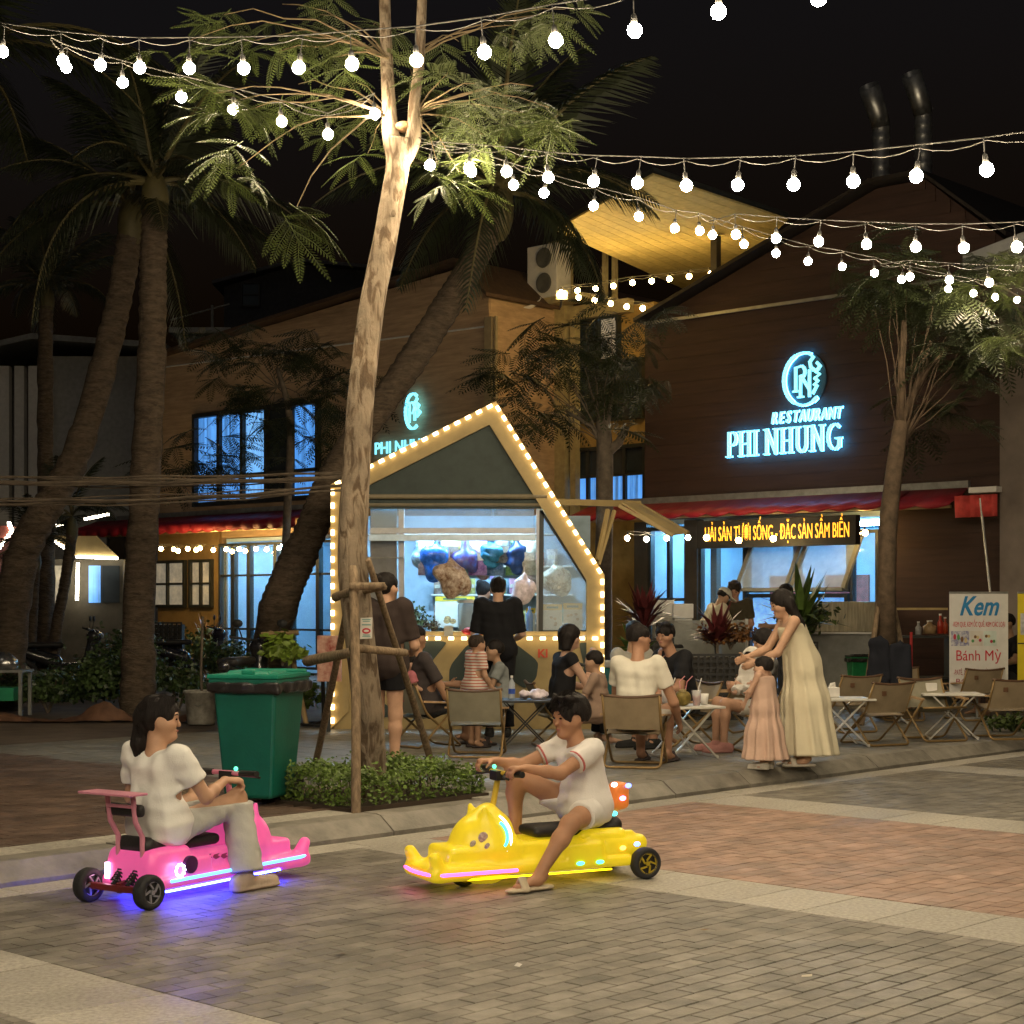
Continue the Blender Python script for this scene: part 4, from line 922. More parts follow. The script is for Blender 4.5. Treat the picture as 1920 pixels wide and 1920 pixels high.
palm('palm_tree', 'short curved palm with lit stem behind the parked scooter', [gnd(98,1300), at(104,1190,27), at(122,1090,27), at(135,1000,27)], [.1,.085,.08,.08], 8, .55, 38, ring=.09)
# ---- lesser trees in front of the restaurants
def small_tree(label, path, rads, clusters, seed, per=5, spread=.3, scl=(.9,1.5), bark=M_bark2, limbs=()):
    b = Vector(path[0]); root = thing('flame_tree', label, 'tree', tuple(b), 0, 'young flame trees')
    obj('trunk', trunk_mesh([Vector(p)-b for p in path], rads, 10, .08, seed=seed), bark, root, smooth=True)
    br = MB(); top = Vector(path[-1])-b
    for lp, lr in limbs: br.tube([Vector(p)-b for p in lp], lr, 7)
    P = []
    for i, c in enumerate(clusters):
        p = Vector(c)-b; P.append(p); twig(br, top-Vector((0,0,.3)), p, .009, .003, seed*7+i, .10)
    obj('branches', br, bark, root, smooth=True)
    place_sprays(root, SPRD, P, seed, per=per, spread=spread, scl=scl); return root
def cl(pts, Y, dy=.6): return [at(x, y, Y+random.uniform(-dy,dy)) for x, y in pts]
small_tree('thin young tree in front of the blue upper windows of the tan restaurant', [gnd(535,1300), at(537,1000,27), at(545,800,27), at(520,690,27)], [.09,.07,.06,.035],
           cl([(425,660),(460,650),(430,700),(500,640),(560,640),(590,650),(620,690),(470,745),(600,720),(560,760),(430,780),(500,800),(610,780),(590,830),(410,850),(440,880),(630,650),(360,880),(350,840)],27), 41, per=4)
small_tree('young tree with bare lopped fork behind the kiosk roof', [gnd(1130,1300), at(1132,1050,23), at(1134,860,23), at(1130,790,23)], [.14,.12,.11,.09],
           cl([(990,650),(1020,630),(960,690),(1000,700),(1040,680),(1080,650),(1100,610),(1150,600),(1180,640),(1010,770),(980,790),(1060,760),(1180,700),(1195,740),(1050,620),(1000,720)],23), 42, per=3, limbs=[([at(1134,850,23),at(1160,830,23),at(1175,800,23)],[.09,.06,.045]),([at(1132,840,23),at(1110,800,23),at(1060,770,23)],[.05,.03,.02]),([at(1132,830,23),at(1145,760,23),at(1150,700,23)],[.05,.03,.02])])
small_tree('staked young tree standing before the dark restaurant wall beside the sign', [gnd(1662,1345)-Vector((0,0,.05)), at(1660,1150,20), at(1668,960,20), at(1690,790,20)], [.14,.12,.11,.085],
           cl([(1670,560),(1660,520),(1700,540),(1750,560),(1800,590),(1850,560),(1760,640),(1800,700),(1720,600),(1680,490),(1620,510),(1840,620),(1870,520),(1780,510),(1740,740),(1830,740),(1890,660)],20), 43, per=4, spread=.28, bark=mat('bark_brown', (.10,.07,.045), .9, var=.4, scale=10, bump=.6, bscale=30),
           limbs=[([at(1688,800,20),at(1720,720,20),at(1745,640,20)],[.06,.04,.025]),([at(1688,800,20),at(1690,700,20),at(1695,600,20)],[.06,.045,.03]),([at(1712,740,20),at(1740,690,20),at(1790,640,20)],[.04,.03,.015])])
ts = thing('tree_stakes', 'three dark stakes propping the young tree beside the sign', 'tree support', tuple(gnd(1662,1345)))
b0 = gnd(1662,1345)
for i, (pa, pb_) in enumerate(((gnd(1615,1360), at(1652,1100,20)), (gnd(1718,1350), at(1668,1100,20)), (gnd(1650,1335), at(1662,1105,20.2)))):
    mb = MB(); mb.tube([pa-b0, pb_-b0], [.035,.03], 8); obj('stake', mb, M_stake, ts)
# overhanging leaf at the right edge
ot = thing('flame_tree', 'lit leafy branch of a street tree beside the grey house', 'tree', tuple(gnd(2060,1400)), 0, 'young flame trees'); b0 = gnd(2060,1400)
obj('trunk', trunk_mesh([Vector((0,0,-.05)), at(2055,1000,16.5)-b0, at(2040,600,16.5)-b0], [.12,.1,.07], 10, .08, seed=3), M_bark2, ot, smooth=True)
br = MB(); P = [at(1880,640,16.3)-b0, at(1905,645,16.2)-b0, at(1840,530,16.5)-b0, at(1890,560,16.5)-b0, at(1915,500,16.5)-b0]
for i, p in enumerate(P): twig(br, at(2040,640,16.5)-b0, p, .014, .004, i)
obj('branches', br, M_bark2, ot); place_sprays(ot, SPR, P, 9, per=4, spread=.1, scl=(.6,.9))
# ---- shrubs: leaf clumps
def leaf_cloud(mb, n, fn, size, r, flat=.4):
    for _ in range(n):
        p, nn = fn(r); d = Vector((r.gauss(0,1),r.gauss(0,1),r.gauss(0,.6))).normalized(); nn = (Vector(nn)+Vector((r.gauss(0,flat),r.gauss(0,flat),r.gauss(0,flat)))).normalized()
        s_ = nn.cross(d)
        if s_.length < .1: continue
        s_.normalize(); d = s_.cross(nn); L = size*r.uniform(.6,1.2); W_ = L*.34; p = Vector(p)
        mb.add([p, p+d*L*.5+s_*W_-nn*L*.06, p+d*L-nn*L*.15, p+d*L*.5-s_*W_-nn*L*.06], [(0,1,2,3)], tone=r.random())
def blobfn(c, rad):
    def f(r):
        d = Vector((r.gauss(0,1),r.gauss(0,1),abs(r.gauss(0,1))*.9)).normalized(); k = r.uniform(.55,1.05)
        lump = 1+.18*math.sin(d.x*7+c[0]*9)+.15*math.sin(d.y*9+c[1]*5)
        return Vector((c[0]+d.x*rad[0]*k*lump, c[1]+d.y*rad[1]*k*lump, c[2]+d.z*rad[2]*k*lump)), d
    return f
M_hedge = mat('hedge_leaf', (.10,.16,.025), .5, var=.3, scale=6, tone=.35, spec=.4)
M_bushd = mat('bush_leaf', (.05,.085,.025), .45, var=.3, scale=6, tone=.4, spec=.45)
hd = thing('hedge', 'low clipped green hedge around the foot of the street tree', 'hedge', tuple(kq(TREE_Q[0],TREE_Q[2],.12)), UR)
SX, SY = TREE_Q[1]-TREE_Q[0], TREE_Q[3]-TREE_Q[2]
mb = MB(); mb.b2((.02,.02,-.02),(SX-.02,SY-.02,.02)); obj('soil', mb, mat('soil', (.05,.035,.022), .95), hd)
def hedgefn(r):
    x, y = r.uniform(.03,SX-.03), r.uniform(.03,SY-.03); top = .21+.035*math.sin(x*9)+.03*math.sin(y*11+2); z = top*(r.uniform(.25,1)**.5)
    e = min(x, SX-x, y, SY-y); k = r.random()
    if k < .6: z = top+r.gauss(0,.018)
    elif k < .95:
        side = r.choice((0,1,2)); 
        if side == 0: y = .03+r.uniform(0,.05)
        elif side == 1: x = .03+r.uniform(0,.05)
        else: x = SX-.03-r.uniform(0,.05)
        z = r.uniform(.03, top)
    else: z = top+r.uniform(.02,.07)
    return (x,y,z), (0,-.4,1)
mb = MB(); leaf_cloud(mb, 7500, hedgefn, .034, random.Random(3), .7); obj('foliage', mb, M_hedge, hd, tone=True)
mb = MB(); rr = random.Random(8)
for i in range(60):
    x, y = rr.uniform(.08,SX-.08), rr.uniform(.08,SY-.08); mb.tube([(x,y,0),(x+rr.uniform(-.04,.04),y+rr.uniform(-.04,.04),.2)], .004, 4)
o = obj('stems', mb, M_bark2, hd); o['kind'] = 'stuff'
def shrub(label, p, rad, n, size, m, seed, name='shrub', cat='shrub', group='shrubs of the planting bed'):
    r = random.Random(seed); root = thing(name, label, cat, tuple(p), 0, group)
    mb = MB()
    for k in range(4):
        c = (r.uniform(-.45,.45)*rad[0], r.uniform(-.45,.45)*rad[1], r.uniform(.15,.5)*rad[2]); leaf_cloud(mb, n//4, blobfn(c, (rad[0]*.62,rad[1]*.62,rad[2]*.62)), size, r, .6)
    obj('foliage', mb, m, root, tone=True)
    sb = MB()
    for k in range(5): sb.tube([(0,0,-.02),(r.uniform(-.3,.3)*rad[0],r.uniform(-.3,.3)*rad[1],rad[2]*.7)], [.014,.006], 5)
    o = obj('stems', sb, M_bark2, root); o['kind'] = 'stuff'; return root
sh = [('dense dark shrub beside the tarpaulin, nearest the pink kart', 90,1335,(.95,.6,.62),2200,.075),('broad dark shrub behind the seated kart rider', 245,1338,(.8,.6,.75),2200,.08),('rounded leafy shrub at the foot of the upright palm', 235,1300,(.6,.5,1.0),1800,.085),
      ('small dark shrub between the palm and the white bucket', 335,1330,(.55,.45,.6),1400,.07),('low shrub under the parked motorcycle', 150,1310,(.8,.5,.55),1500,.07),('shrub at the left end of the planting bed', -10,1330,(.7,.5,.7),1300,.08),
      ('shrub in front of the white paned window', 300,1280,(.9,.6,1.0),1500,.1),('bush left of the leaning palm foot', 440,1295,(.7,.5,.75),1300,.085),('tall shrub near the lit palm stems', 130,1265,(.9,.7,1.1),1300,.11),('bush under the white paned window sill', 385,1262,(.8,.5,.9),1200,.11)]
for i, (lb_, x, y, rad, n, sz) in enumerate(sh): shrub(lb_, gnd(x,y), rad, n, sz, M_bushd, 60+i)
def spiky(label, p, n, L, m, seed, name='cordyline', wd=.035):
    r = random.Random(seed); root = thing(name, label, 'plant', tuple(p), 0, 'spiky potted plants'); mb = MB(); base = Vector((0,0,0))
    for i in range(n):
        a = r.uniform(0,6.28); e = r.uniform(.25,1.3); ll = L*r.uniform(.7,1.1); z0_ = r.uniform(.1,.35)*L; d = Vector((math.cos(a)*math.cos(e), math.sin(a)*math.cos(e), math.sin(e))); s_ = d.cross(Vector((0,0,1))).normalized()*wd
        a0 = Vector((0,0,z0_)); mb.add([a0-s_*.4, a0+s_*.4, a0+d*ll*.5+s_, a0+d*ll*.5-s_, a0+d*ll-Vector((0,0,.25*ll*math.cos(e)))], [(0,1,2,3),(3,2,4)], tone=r.random())
    obj('leaves', mb, m, root, tone=True)
    sb = MB(); sb.tube([(0,0,-.02),(0,0,.4*L)], .02, 6); obj('stem', sb, M_bark2, root); return root
M_cord = mat('cordyline_red', (.11,.022,.024), .45, var=.4, scale=6, tone=.4); M_cordo = mat('croton', (.16,.07,.02), .45, var=.5, scale=8, tone=.4); M_spk = mat('spiky_green', (.06,.10,.02), .45, var=.3, tone=.4)
# ------------------------------------------------------------------ the little house-shaped kiosk
YK = 19.0
M_kframe = mat('kiosk_cream', (.36,.27,.12), .6, var=.12, scale=5); M_kgreen = mat('kiosk_green', (.035,.05,.045), .65, var=.15)
M_led = mat('led_stud', (1,.9,.6), .4, var=0, emit=(1.0,.72,.36), estr=5.5)
kk = thing('kiosk', 'house shaped snack kiosk outlined with warm light studs', 'kiosk', (0, YK, .12))
def kx(px): return (px-960)/F_PX*YK
def kz(py): return CAMH-(py-HOR)/F_PX*YK-.12
O = [(-2.02,0),(1.03,0),(1.03,kz(1078)),(kx(930),kz(752)),(-2.02,kz(908))]
def inset(poly, d):
    n = len(poly); out = []
    for i in range(n):
        p0, p1, p2 = Vector(poly[i-1]), Vector(poly[i]), Vector(poly[(i+1) % n]); a = (p1-p0).normalized(); b = (p2-p1).normalized()
        na, nb = Vector((-a.y,a.x)), Vector((-b.y,b.x)); k = (na+nb)/(1+na.dot(nb)); out.append(tuple(p1+k*d))
    return out
I = inset(O, .2)
mb = MB(); KD = 2.4
for i in range(5):
    if i == 0: continue
    a, b, c, d = O[i], O[(i+1) % 5], I[(i+1) % 5], I[i]
    mb.prism([a,b,c,d] if False else [a,b,c,d], 0, .16, fn=lambda x,z,h: (x,h,z))
fr = obj('front_frame', mb, M_kframe, kk)
mb = MB()
for i in (1,2,3,4):                       # roof and side skins
    a, b = O[i], O[(i+1) % 5]; c, d = inset(O,.05)[(i+1) % 5], inset(O,.05)[i]; mb.prism([a,b,c,d], .165, KD, fn=lambda x,z,h: (x,h,z))
obj('shell', mb, M_kframe, kk)
zB = kz(936)
def outl(z):                              # inside width of the house at a height
    lo = I[4][0]; hi = I[1][0]
    if z > I[4][1]: lo = I[4][0]+(z-I[4][1])/(I[3][1]-I[4][1])*(I[3][0]-I[4][0])
    if z > I[2][1]: hi = I[2][0]+(z-I[2][1])/(I[3][1]-I[2][1])*(I[3][0]-I[2][0])
    return lo, hi
lo, hi = outl(zB+.06)
mb = MB(); mb.prism([(lo,zB+.06),(hi,zB+.06),I[3],(I[4][0],max(I[4][1],zB+.061))] if I[4][1] > zB+.06 else [(lo,zB+.06),(hi,zB+.06),I[3]], .07, .10, fn=lambda x,z,h: (x,h,z)); obj('gable_panel', mb, M_kgreen, kk)
mb = MB(); mb.tube([(I[4][0],.02,zB+.03),(hi+.16,.02,zB+.03)], .028, 8); mb.tube([(I[4][0],.05,zB-.06),(hi+.12,.05,zB-.06)], .02, 8); obj('hatch_bar', mb, mat('brushed_brass', (.5,.42,.28), .3, metal=.8), kk)
mb = MB(); mb.b2((I[4][0]+.01,.055,zB-.1),(hi+.1,.068,zB+.058)); obj('header_board', mb, M_kgreen, kk)
mb = MB(); mb.b2((I[4][0],.02,kz(1192)),(1.02,.30,kz(1184))); obj('counter_top', mb, M_kframe, kk)
mb = MB(); mb.b2((-1.99,.05,0),(1.0,.1,kz(1193))); obj('counter_front', mb, M_kframe, kk)
# dark green wave shapes on the counter front
def chaikin(p, n=3):
    for _ in range(n): p = [q for i in range(len(p)) for q in (tuple(Vector(p[i]).lerp(Vector(p[(i+1) % len(p)]),.14)), tuple(Vector(p[i]).lerp(Vector(p[(i+1) % len(p)]),.86)))]
    return p
def wave(pts):
    pts = chaikin(pts)
    m = MB(); m.prism(pts, .030, .048, fn=lambda x,z,h: (x,h,z)); return obj('painted_wave', m, M_kgreen, kk)
def px(l): return [(kx(x), kz(y)) for x, y in l]
for l in ([(760,1202),(840,1202),(822,1225),(806,1245),(802,1270),(799,1286),(793,1287),(790,1262),(775,1240),(745,1228),(742,1204)],
          [(880,1204),(960,1202),(1010,1240),(1006,1272),(985,1292),(962,1278),(955,1240),(925,1225),(895,1250),(890,1300),(900,1345),(860,1345),(842,1300),(842,1250)],
          [(1085,1205),(1105,1205),(1104,1262),(1094,1280),(1086,1282),(1096,1250)],[(1080,1345),(1104,1288),(1104,1345)],[(690,1345),(700,1310),(740,1330),(760,1345)]):
    wave([p for p in px(l)][::-1])
me = text_mesh('KI', .13, .004, 0, .004, mat('print_red2', (.5,.06,.03), .6), align='LEFT'); link('lettering', me, kk, (kx(1008), .028, kz(1226)), (math.pi/2,0,0))
# interior
mb = MB(); mb.b2((-1.95,KD-.05,.0),(.98,KD-.02,2.5)); obj('back_wall', mb, mat('kiosk_inner', (.34,.46,.56), .7, var=.1), kk)
mb = MB(); mb.b2((-1.9,.12,2.62),(.28,KD-.06,2.66)); obj('ceiling', mb, mat('kiosk_inner'), kk)
mb = MB(); mb.b2((-1.97,.2,.02),(.98,KD-.06,.04)); obj('floor', mb, mat('kiosk_floor', (.2,.2,.2), .7), kk)
for xx_ in (-1.1, -.15):
    mb = MB(); mb.b2((xx_-.42,.30,2.57),(xx_+.42,.35,2.61)); obj('tube_lamp', mb, mat('cool_tube', (.8,.9,1), .4, var=0, emit=(.42,.72,1.0), estr=240.0), kk)
mb = MB(); mb.b2((kx(692),.16,kz(1186)),(kx(742),.2,zB-.1)); obj('inner_post', mb, mat('grey_panel', (.2,.2,.2), .7), kk)
for a in (1006, 746):
    mb = MB(); mb.b2((kx(a),.12,kz(1186)),(kx(a)+.06,.2,zB-.1)); obj('mullion', mb, mat('alu', (.3,.3,.3), .4, metal=.5), kk)
mb = MB(); mb.tube([(-1.9,.42,kz(1000)),(.62,.42,kz(1000))], .014, 8); mb.tube([(-1.9,-.03,kz(1046)),(-1.2,-.03,kz(1046))], .01, 6); obj('hanging_rail', mb, M_metal, kk)
M_kglass = mat('kiosk_glass', (.6,.75,.9), .06, var=.1, alpha=.28, spec=.6)
mb = MB(); mb.b2((kx(694),.13,kz(990)),(kx(1002),.14,zB-.1)); gl = obj('fanlight', mb, M_kglass, kk)
mb = MB(); mb.b2((kx(692),.10,kz(1000)),(kx(1004),.16,kz(989))); obj('fanlight_rail', mb, mat('alu'), gl)
mb = MB(); mb.b2((kx(692),-.02,kz(1014)),(kx(1004),.02,kz(1002))); obj('shutter_edge', mb, mat('blue_alu', (.4,.5,.6), .4, metal=.4), kk)
tri = [(kx(1014),kz(1186)),(kx(1108),kz(1186)),(kx(1108),kz(1098)),(kx(1016),kz(956))]
mb = MB(); mb.prism(tri, .12, .13, fn=lambda x,z,h: (x,h,z)); sw = obj('slanted_window', mb, M_kglass, kk)
mb = MB()
for i in range(4): a, b = tri[i], tri[(i+1) % 4]; mb.beam((a[0],.12,a[1]),(b[0],.12,b[1]), .05, .05, up=(0,1,0))
obj('window_frame', mb, M_frame, sw)
# studs
stud = MB().box((0,0,0), (.062,.03,.036)).mesh('light_stud', M_led)
def studs(a, b, step=.122, y=-.02):
    a = Vector(a); b = Vector(b); n = max(1, int((b-a).length/step)); ang = math.atan2(b.y-a.y, b.x-a.x)
    for i in range(n):
        p = a.lerp(b, (i+.5)/n); link('light_stud', stud, kk, (p.x, y, p.y), (0,-ang,0))
Oo = inset(O, .025)
studs(Oo[1], Oo[2], .135); studs(Oo[2], Oo[3], .125); studs(Oo[3], Oo[4], .13); studs(Oo[4], Oo[0], .145)
studs((kx(760),kz(1197)), (kx(1128),kz(1197)), .143)
# raised side flap with struts
mb = MB(); A, B, Cc, D = at(1035,941,19.15), at(1196,945,20.6), at(1290,1000,20.3), at(1262,1004,20.0)
o3 = Vector((0,YK,.12))
mb.beam(A-o3, B-o3, .1, .07); mb.beam(B-o3, Cc-o3, .08, .05); mb.beam(at(1160,948,20.0)-o3, D-o3, .06, .04)
p = [at(1165,944,20.05)-o3, B-o3, Cc-o3, D-o3]; up = Vector((0,0,.02)); mb.add(p+[q+up for q in p], [(0,1,2,3),(4,7,6,5),(0,4,5,1),(1,5,6,2),(2,6,7,3),(3,7,4,0)])
obj('side_flap', mb, M_kframe, kk)
mb = MB(); mb.beam(at(1140,955,19.3)-o3, at(1120,1050,19.2)-o3, .04); mb.beam(at(1152,957,19.4)-o3, at(1122,1058,19.25)-o3, .035); obj('flap_strut', mb, M_kframe, kk)
# goods hanging and standing in the kiosk
def bag(name, label, px_, py_, wd, ht, Y, m, seed, cat='bag', m2=None):
    wd *= 1.35; ht *= 1.25
    p = at(px_, py_, Y); r = random.Random(seed); root = thing(name, label, cat, tuple(p), 0, 'goods hanging in the kiosk')
    s_ = SDF((-wd,-.16,-ht),(wd,.16,ht*.8), .018)
    for i in range(7): s_.ell((r.uniform(-.45,.45)*wd, r.uniform(-.04,.04), r.uniform(-.55,.2)*ht), (wd*r.uniform(.3,.5), .09, ht*r.uniform(.25,.4)), k=.05)
    s_.cone((0,0,.1*ht),(0,0,.62*ht), wd*.3, .015, k=.06); s_.wob(.012, 30, seed)
    link('sack', s_.mesh('sack', m), root)
    mb = MB(); mb.tube([(0,0,.55*ht),(0,0,.9*ht)], .006, 5); obj('tie', mb, M_white, root); return root
M_blueb = mat('blue_plastic', (.02,.12,.55), .25, var=.6, scale=14, bump=.6, bscale=30, coat=.3); M_orangeb = mat('snack_orange', (.45,.17,.05), .3, var=.7, scale=20, col2=(.6,.5,.4), bump=.6, bscale=40)
M_yelb = mat('snack_yellow', (.5,.38,.06), .3, var=.6, scale=22, col2=(.75,.72,.6), bump=.6, bscale=40); M_whib = mat('white_plastic', (.62,.55,.62), .3, var=.3, scale=18, bump=.6, bscale=30); M_tealb = mat('teal_plastic', (.03,.18,.3), .3, var=.6, scale=12, bump=.5)
bag('hanging_bag', 'big bunch of bright blue plastic goods hanging in the kiosk', 817,1050,.17,.3,19.35,M_blueb,1)
bag('hanging_bag', 'dark blue bag with red bottom hanging in the kiosk', 872,1040,.16,.22,19.4,mat('bag_navy_red', (.35,.03,.05), .3, var=.8, scale=9, col2=(.05,.12,.4)),2)
bag('hanging_bag', 'green blue bag hanging in the middle of the kiosk', 922,1038,.14,.22,19.45,M_tealb,3)
bag('hanging_bag', 'large dark blue bag hanging right of the green one', 970,1042,.16,.26,19.45,mat('bag_navy', (.02,.05,.16), .3, var=.6),4)
bag('snack_bag', 'clear bag of orange snacks hung in front of the kiosk counter', 842,1080,.2,.26,18.95,M_orangeb,5)
bag('snack_bag', 'clear bag of yellow snack packets behind the slanted window', 1040,1088,.21,.28,19.25,M_yelb,6)
bag('carrier_bags', 'bunch of pale lilac carrier bags hanging beside the mullion', 983,1108,.13,.24,19.0,M_whib,7)
def poster(label, x0, y0, x1, y1, Y, head=.22):
    a, b = at(x0,y1,Y), at(x1,y0,Y); p = (a+b)/2; wd, ht = b.x-a.x, b.z-a.z; root = thing('price_board', label, 'price board', tuple(p), 0, 'price boards of the kiosk')
    mb = MB(); mb.b2((-wd/2,0,-ht/2),(wd/2,.008,ht/2)); obj('sheet', mb, mat('poster_white', (.6,.6,.52), .6, var=.1), root)
    mb = MB(); mb.b2((-wd/2,-.004,ht/2-ht*head),(wd/2,-.002,ht/2)); obj('yellow_header', mb, mat('poster_yellow', (.6,.42,.03), .6), root)
    mb = MB(); r = random.Random(x0)
    mb.b2((-wd*.3,-.007,ht/2-ht*head*.7),(wd*.3,-.005,ht/2-ht*head*.35)); obj('header_mark', mb, mat('poster_ink', (.06,.12,.06), .6), root)
    mb = MB()
    for i in range(4): mb.ball((r.uniform(-.3,.3)*wd,-.003,r.uniform(-.35,.12)*ht), wd*.09, 8, 4, sc=(1,.06,.8))
    mm = mat('poster_pic', (.4,.25,.1), .6, var=.6, scale=40)
    o = obj('small_pictures', mb, mm, root); o['kind'] = 'stuff'; return root
poster('price board with yellow header, left one in the slanted window', 1018,1133,1054,1184,19.18); poster('price board with yellow header, right one in the slanted window', 1056,1131,1092,1184,19.18)
poster('wide pale price board behind the vendor', 816,1118,890,1176,20.6, .16); poster('narrow price board behind the mullion', 986,1140,1004,1184,19.4)
qc = thing('payment_card', 'small white card standing on the kiosk counter', 'card', tuple(at(841,1193,18.93)))
mb = MB(); mb.b2((-.05,0,0),(.05,.01,.12)); obj('card', mb, mat('poster_white'), qc)
sp = None
def plates(label, px_, py_, Y):
    root = thing('red_plate', label, 'plate', tuple(at(px_,py_,Y)), 0, 'red plates on the kiosk counter'); mb = MB(); mb.lathe([(.05,0),(.08,.02),(.09,.05),(.085,.05),(.05,.02)], (0,0,0), 16); obj('dish', mb, mat('red_plate', (.4,.02,.03), .35), root, smooth=True)
    mb = MB(); mb.ball((0,0,.05), .07, 10, 6, sc=(1,1,.5)); obj('food', mb, mat('food_red', (.3,.03,.02), .5, var=.5, scale=30), root, smooth=True)
plates('red plate of snacks on the kiosk counter', 880,1190,19.05); plates('red plate of snacks beside the customer in black', 902,1190,19.05)
bt = thing('water_bottle', 'tall blue tinted bottle standing behind the kiosk counter', 'bottle', tuple(at(993,1186,19.15)))
mb = MB(); mb.lathe([(.035,0),(.038,.02),(.038,.2),(.014,.26),(.014,.3)], (0,0,0), 12); obj('bottle_body', mb, mat('bottle_blue', (.25,.4,.7), .1, var=.1, trans=.5), bt, smooth=True)
ct = thing('glass_canister', 'clear lidded canister on the kiosk work top', 'jar', tuple(at(877,1186,19.6)))
mb = MB(); mb.lathe([(.10,0),(.115,.01),(.115,.32),(.09,.34)], (0,0,0), 16); obj('jar_body', mb, mat('jar_glass', (.5,.65,.8), .1, var=.1, alpha=.5), ct, smooth=True)
mb = MB(); mb.lathe([(.12,.34),(.12,.37),(.03,.38)], (0,0,0), 16); obj('lid', mb, M_white, ct)
shrub('flowering pot plant on the left of the kiosk counter', at(775,1186,19.2), (.24,.14,.3), 500, .05, mat('pot_plant', (.06,.09,.03), .5, var=.5, tone=.5), 91, 'counter_plant', 'plant', 'plants of the kiosk')
shrub('small plant with red flowers on the kiosk counter', at(812,1188,19.15), (.14,.1,.16), 260, .035, mat('pot_plant_red', (.22,.05,.05), .5, var=.7, scale=30, col2=(.10,.12,.05), tone=.5), 92, 'counter_plant', 'plant', 'plants of the kiosk')

sf = thing('goods_shelf', 'shelf of colourful packets on the back wall of the kiosk', 'shelf', (0, YK+KD-.36, .12))
for z in (1.15,1.5,1.85):
    mb = MB(); mb.b2((-1.0,0,z),(.75,.28,z+.02)); obj('shelf_board', mb, M_white, sf)
r = random.Random(12); cols = [('red',(.5,.05,.05)),('blue',(.05,.2,.5)),('yellow',(.6,.45,.05)),('white',(.6,.58,.55)),('teal',(.05,.35,.3)),('orange',(.5,.2,.05)),('green',(.08,.3,.06)),('purple',(.2,.06,.35)),('pink',(.6,.2,.3)),('brown',(.2,.1,.05)),('black',(.03,.03,.03)),('lilac',(.4,.35,.55)),('cream',(.6,.52,.36))]
def packet(name, label, p, w_, h_, c, grp):
    pk = thing(name, label, 'packet', p, 0, grp); s = MB()
    s.add([(-w_/2,-.03,0),(w_/2,-.03,0),(w_/2,.03,0),(-w_/2,.03,0),(-w_*.46,-.05,h_*.5),(w_*.46,-.05,h_*.5),(w_*.46,.05,h_*.5),(-w_*.46,.05,h_*.5),(-w_/2,-.004,h_),(w_/2,-.004,h_),(w_/2,.004,h_),(-w_/2,.004,h_)], [(0,3,2,1),(0,1,5,4),(1,2,6,5),(2,3,7,6),(3,0,4,7),(4,5,9,8),(5,6,10,9),(6,7,11,10),(7,4,8,11),(8,9,10,11)])
    obj('wrapper', s, mat('packet_%.2f_%.2f' % c[:2], c, .35, var=.4, scale=18, col2=tuple(min(.7,v+.25) for v in c)), pk, smooth=True); mb = MB(); mb.b2((-w_*.35,-.055,h_*.4),(w_*.35,-.051,h_*.62)); obj('print_panel', mb, mat('print_cream', (.6,.56,.45), .5, var=.3, scale=30), pk)
for z, nm in ((1.17,'bottom'),(1.52,'middle'),(1.87,'top')):
    x = -.97; q = cols[:]; r.shuffle(q)
    for cn_, c in q:
        w_, h_ = r.uniform(.08,.14), r.uniform(.14,.26)
        if x+w_ > .7: break
        packet('snack_packet', '%s snack packet on the %s shelf of the kiosk back wall' % (cn_, nm), (x+w_/2, YK+KD-.25, .12+z), w_, h_, c, 'packets on the kiosk back shelf'); x += w_+r.uniform(.01,.05)
q = cols[:]; r.shuffle(q)
for i, (cn_, c) in enumerate(q):
    w_ = r.uniform(.14,.22); packet('hanging_packet', '%s packet hanging from the rail inside the kiosk opening' % cn_, (at(800+16*i,0,19.5).x, YK+.42+.05*(i % 3), .12+kz(1000)-.02-(.30 if i % 2 else .44)), w_, .30 if i % 2 else .42, c, 'packets hanging in the kiosk')
bag('hanging_bag', 'pale blue bag of toys hanging at the left of the kiosk', 792,1030,.13,.22,19.5,mat('bag_pale', (.25,.4,.6), .3, var=.6, scale=16),8)
bag('hanging_bag', 'clear bag of white packets hanging at the right of the kiosk', 996,1062,.12,.24,19.55,M_whib,9)
bag('hanging_bag', 'striped red and white bag hanging above the vendor', 900,1052,.12,.2,19.6,mat('bag_redwhite', (.5,.06,.06), .3, var=.5, scale=10, col2=(.65,.6,.58)),10)
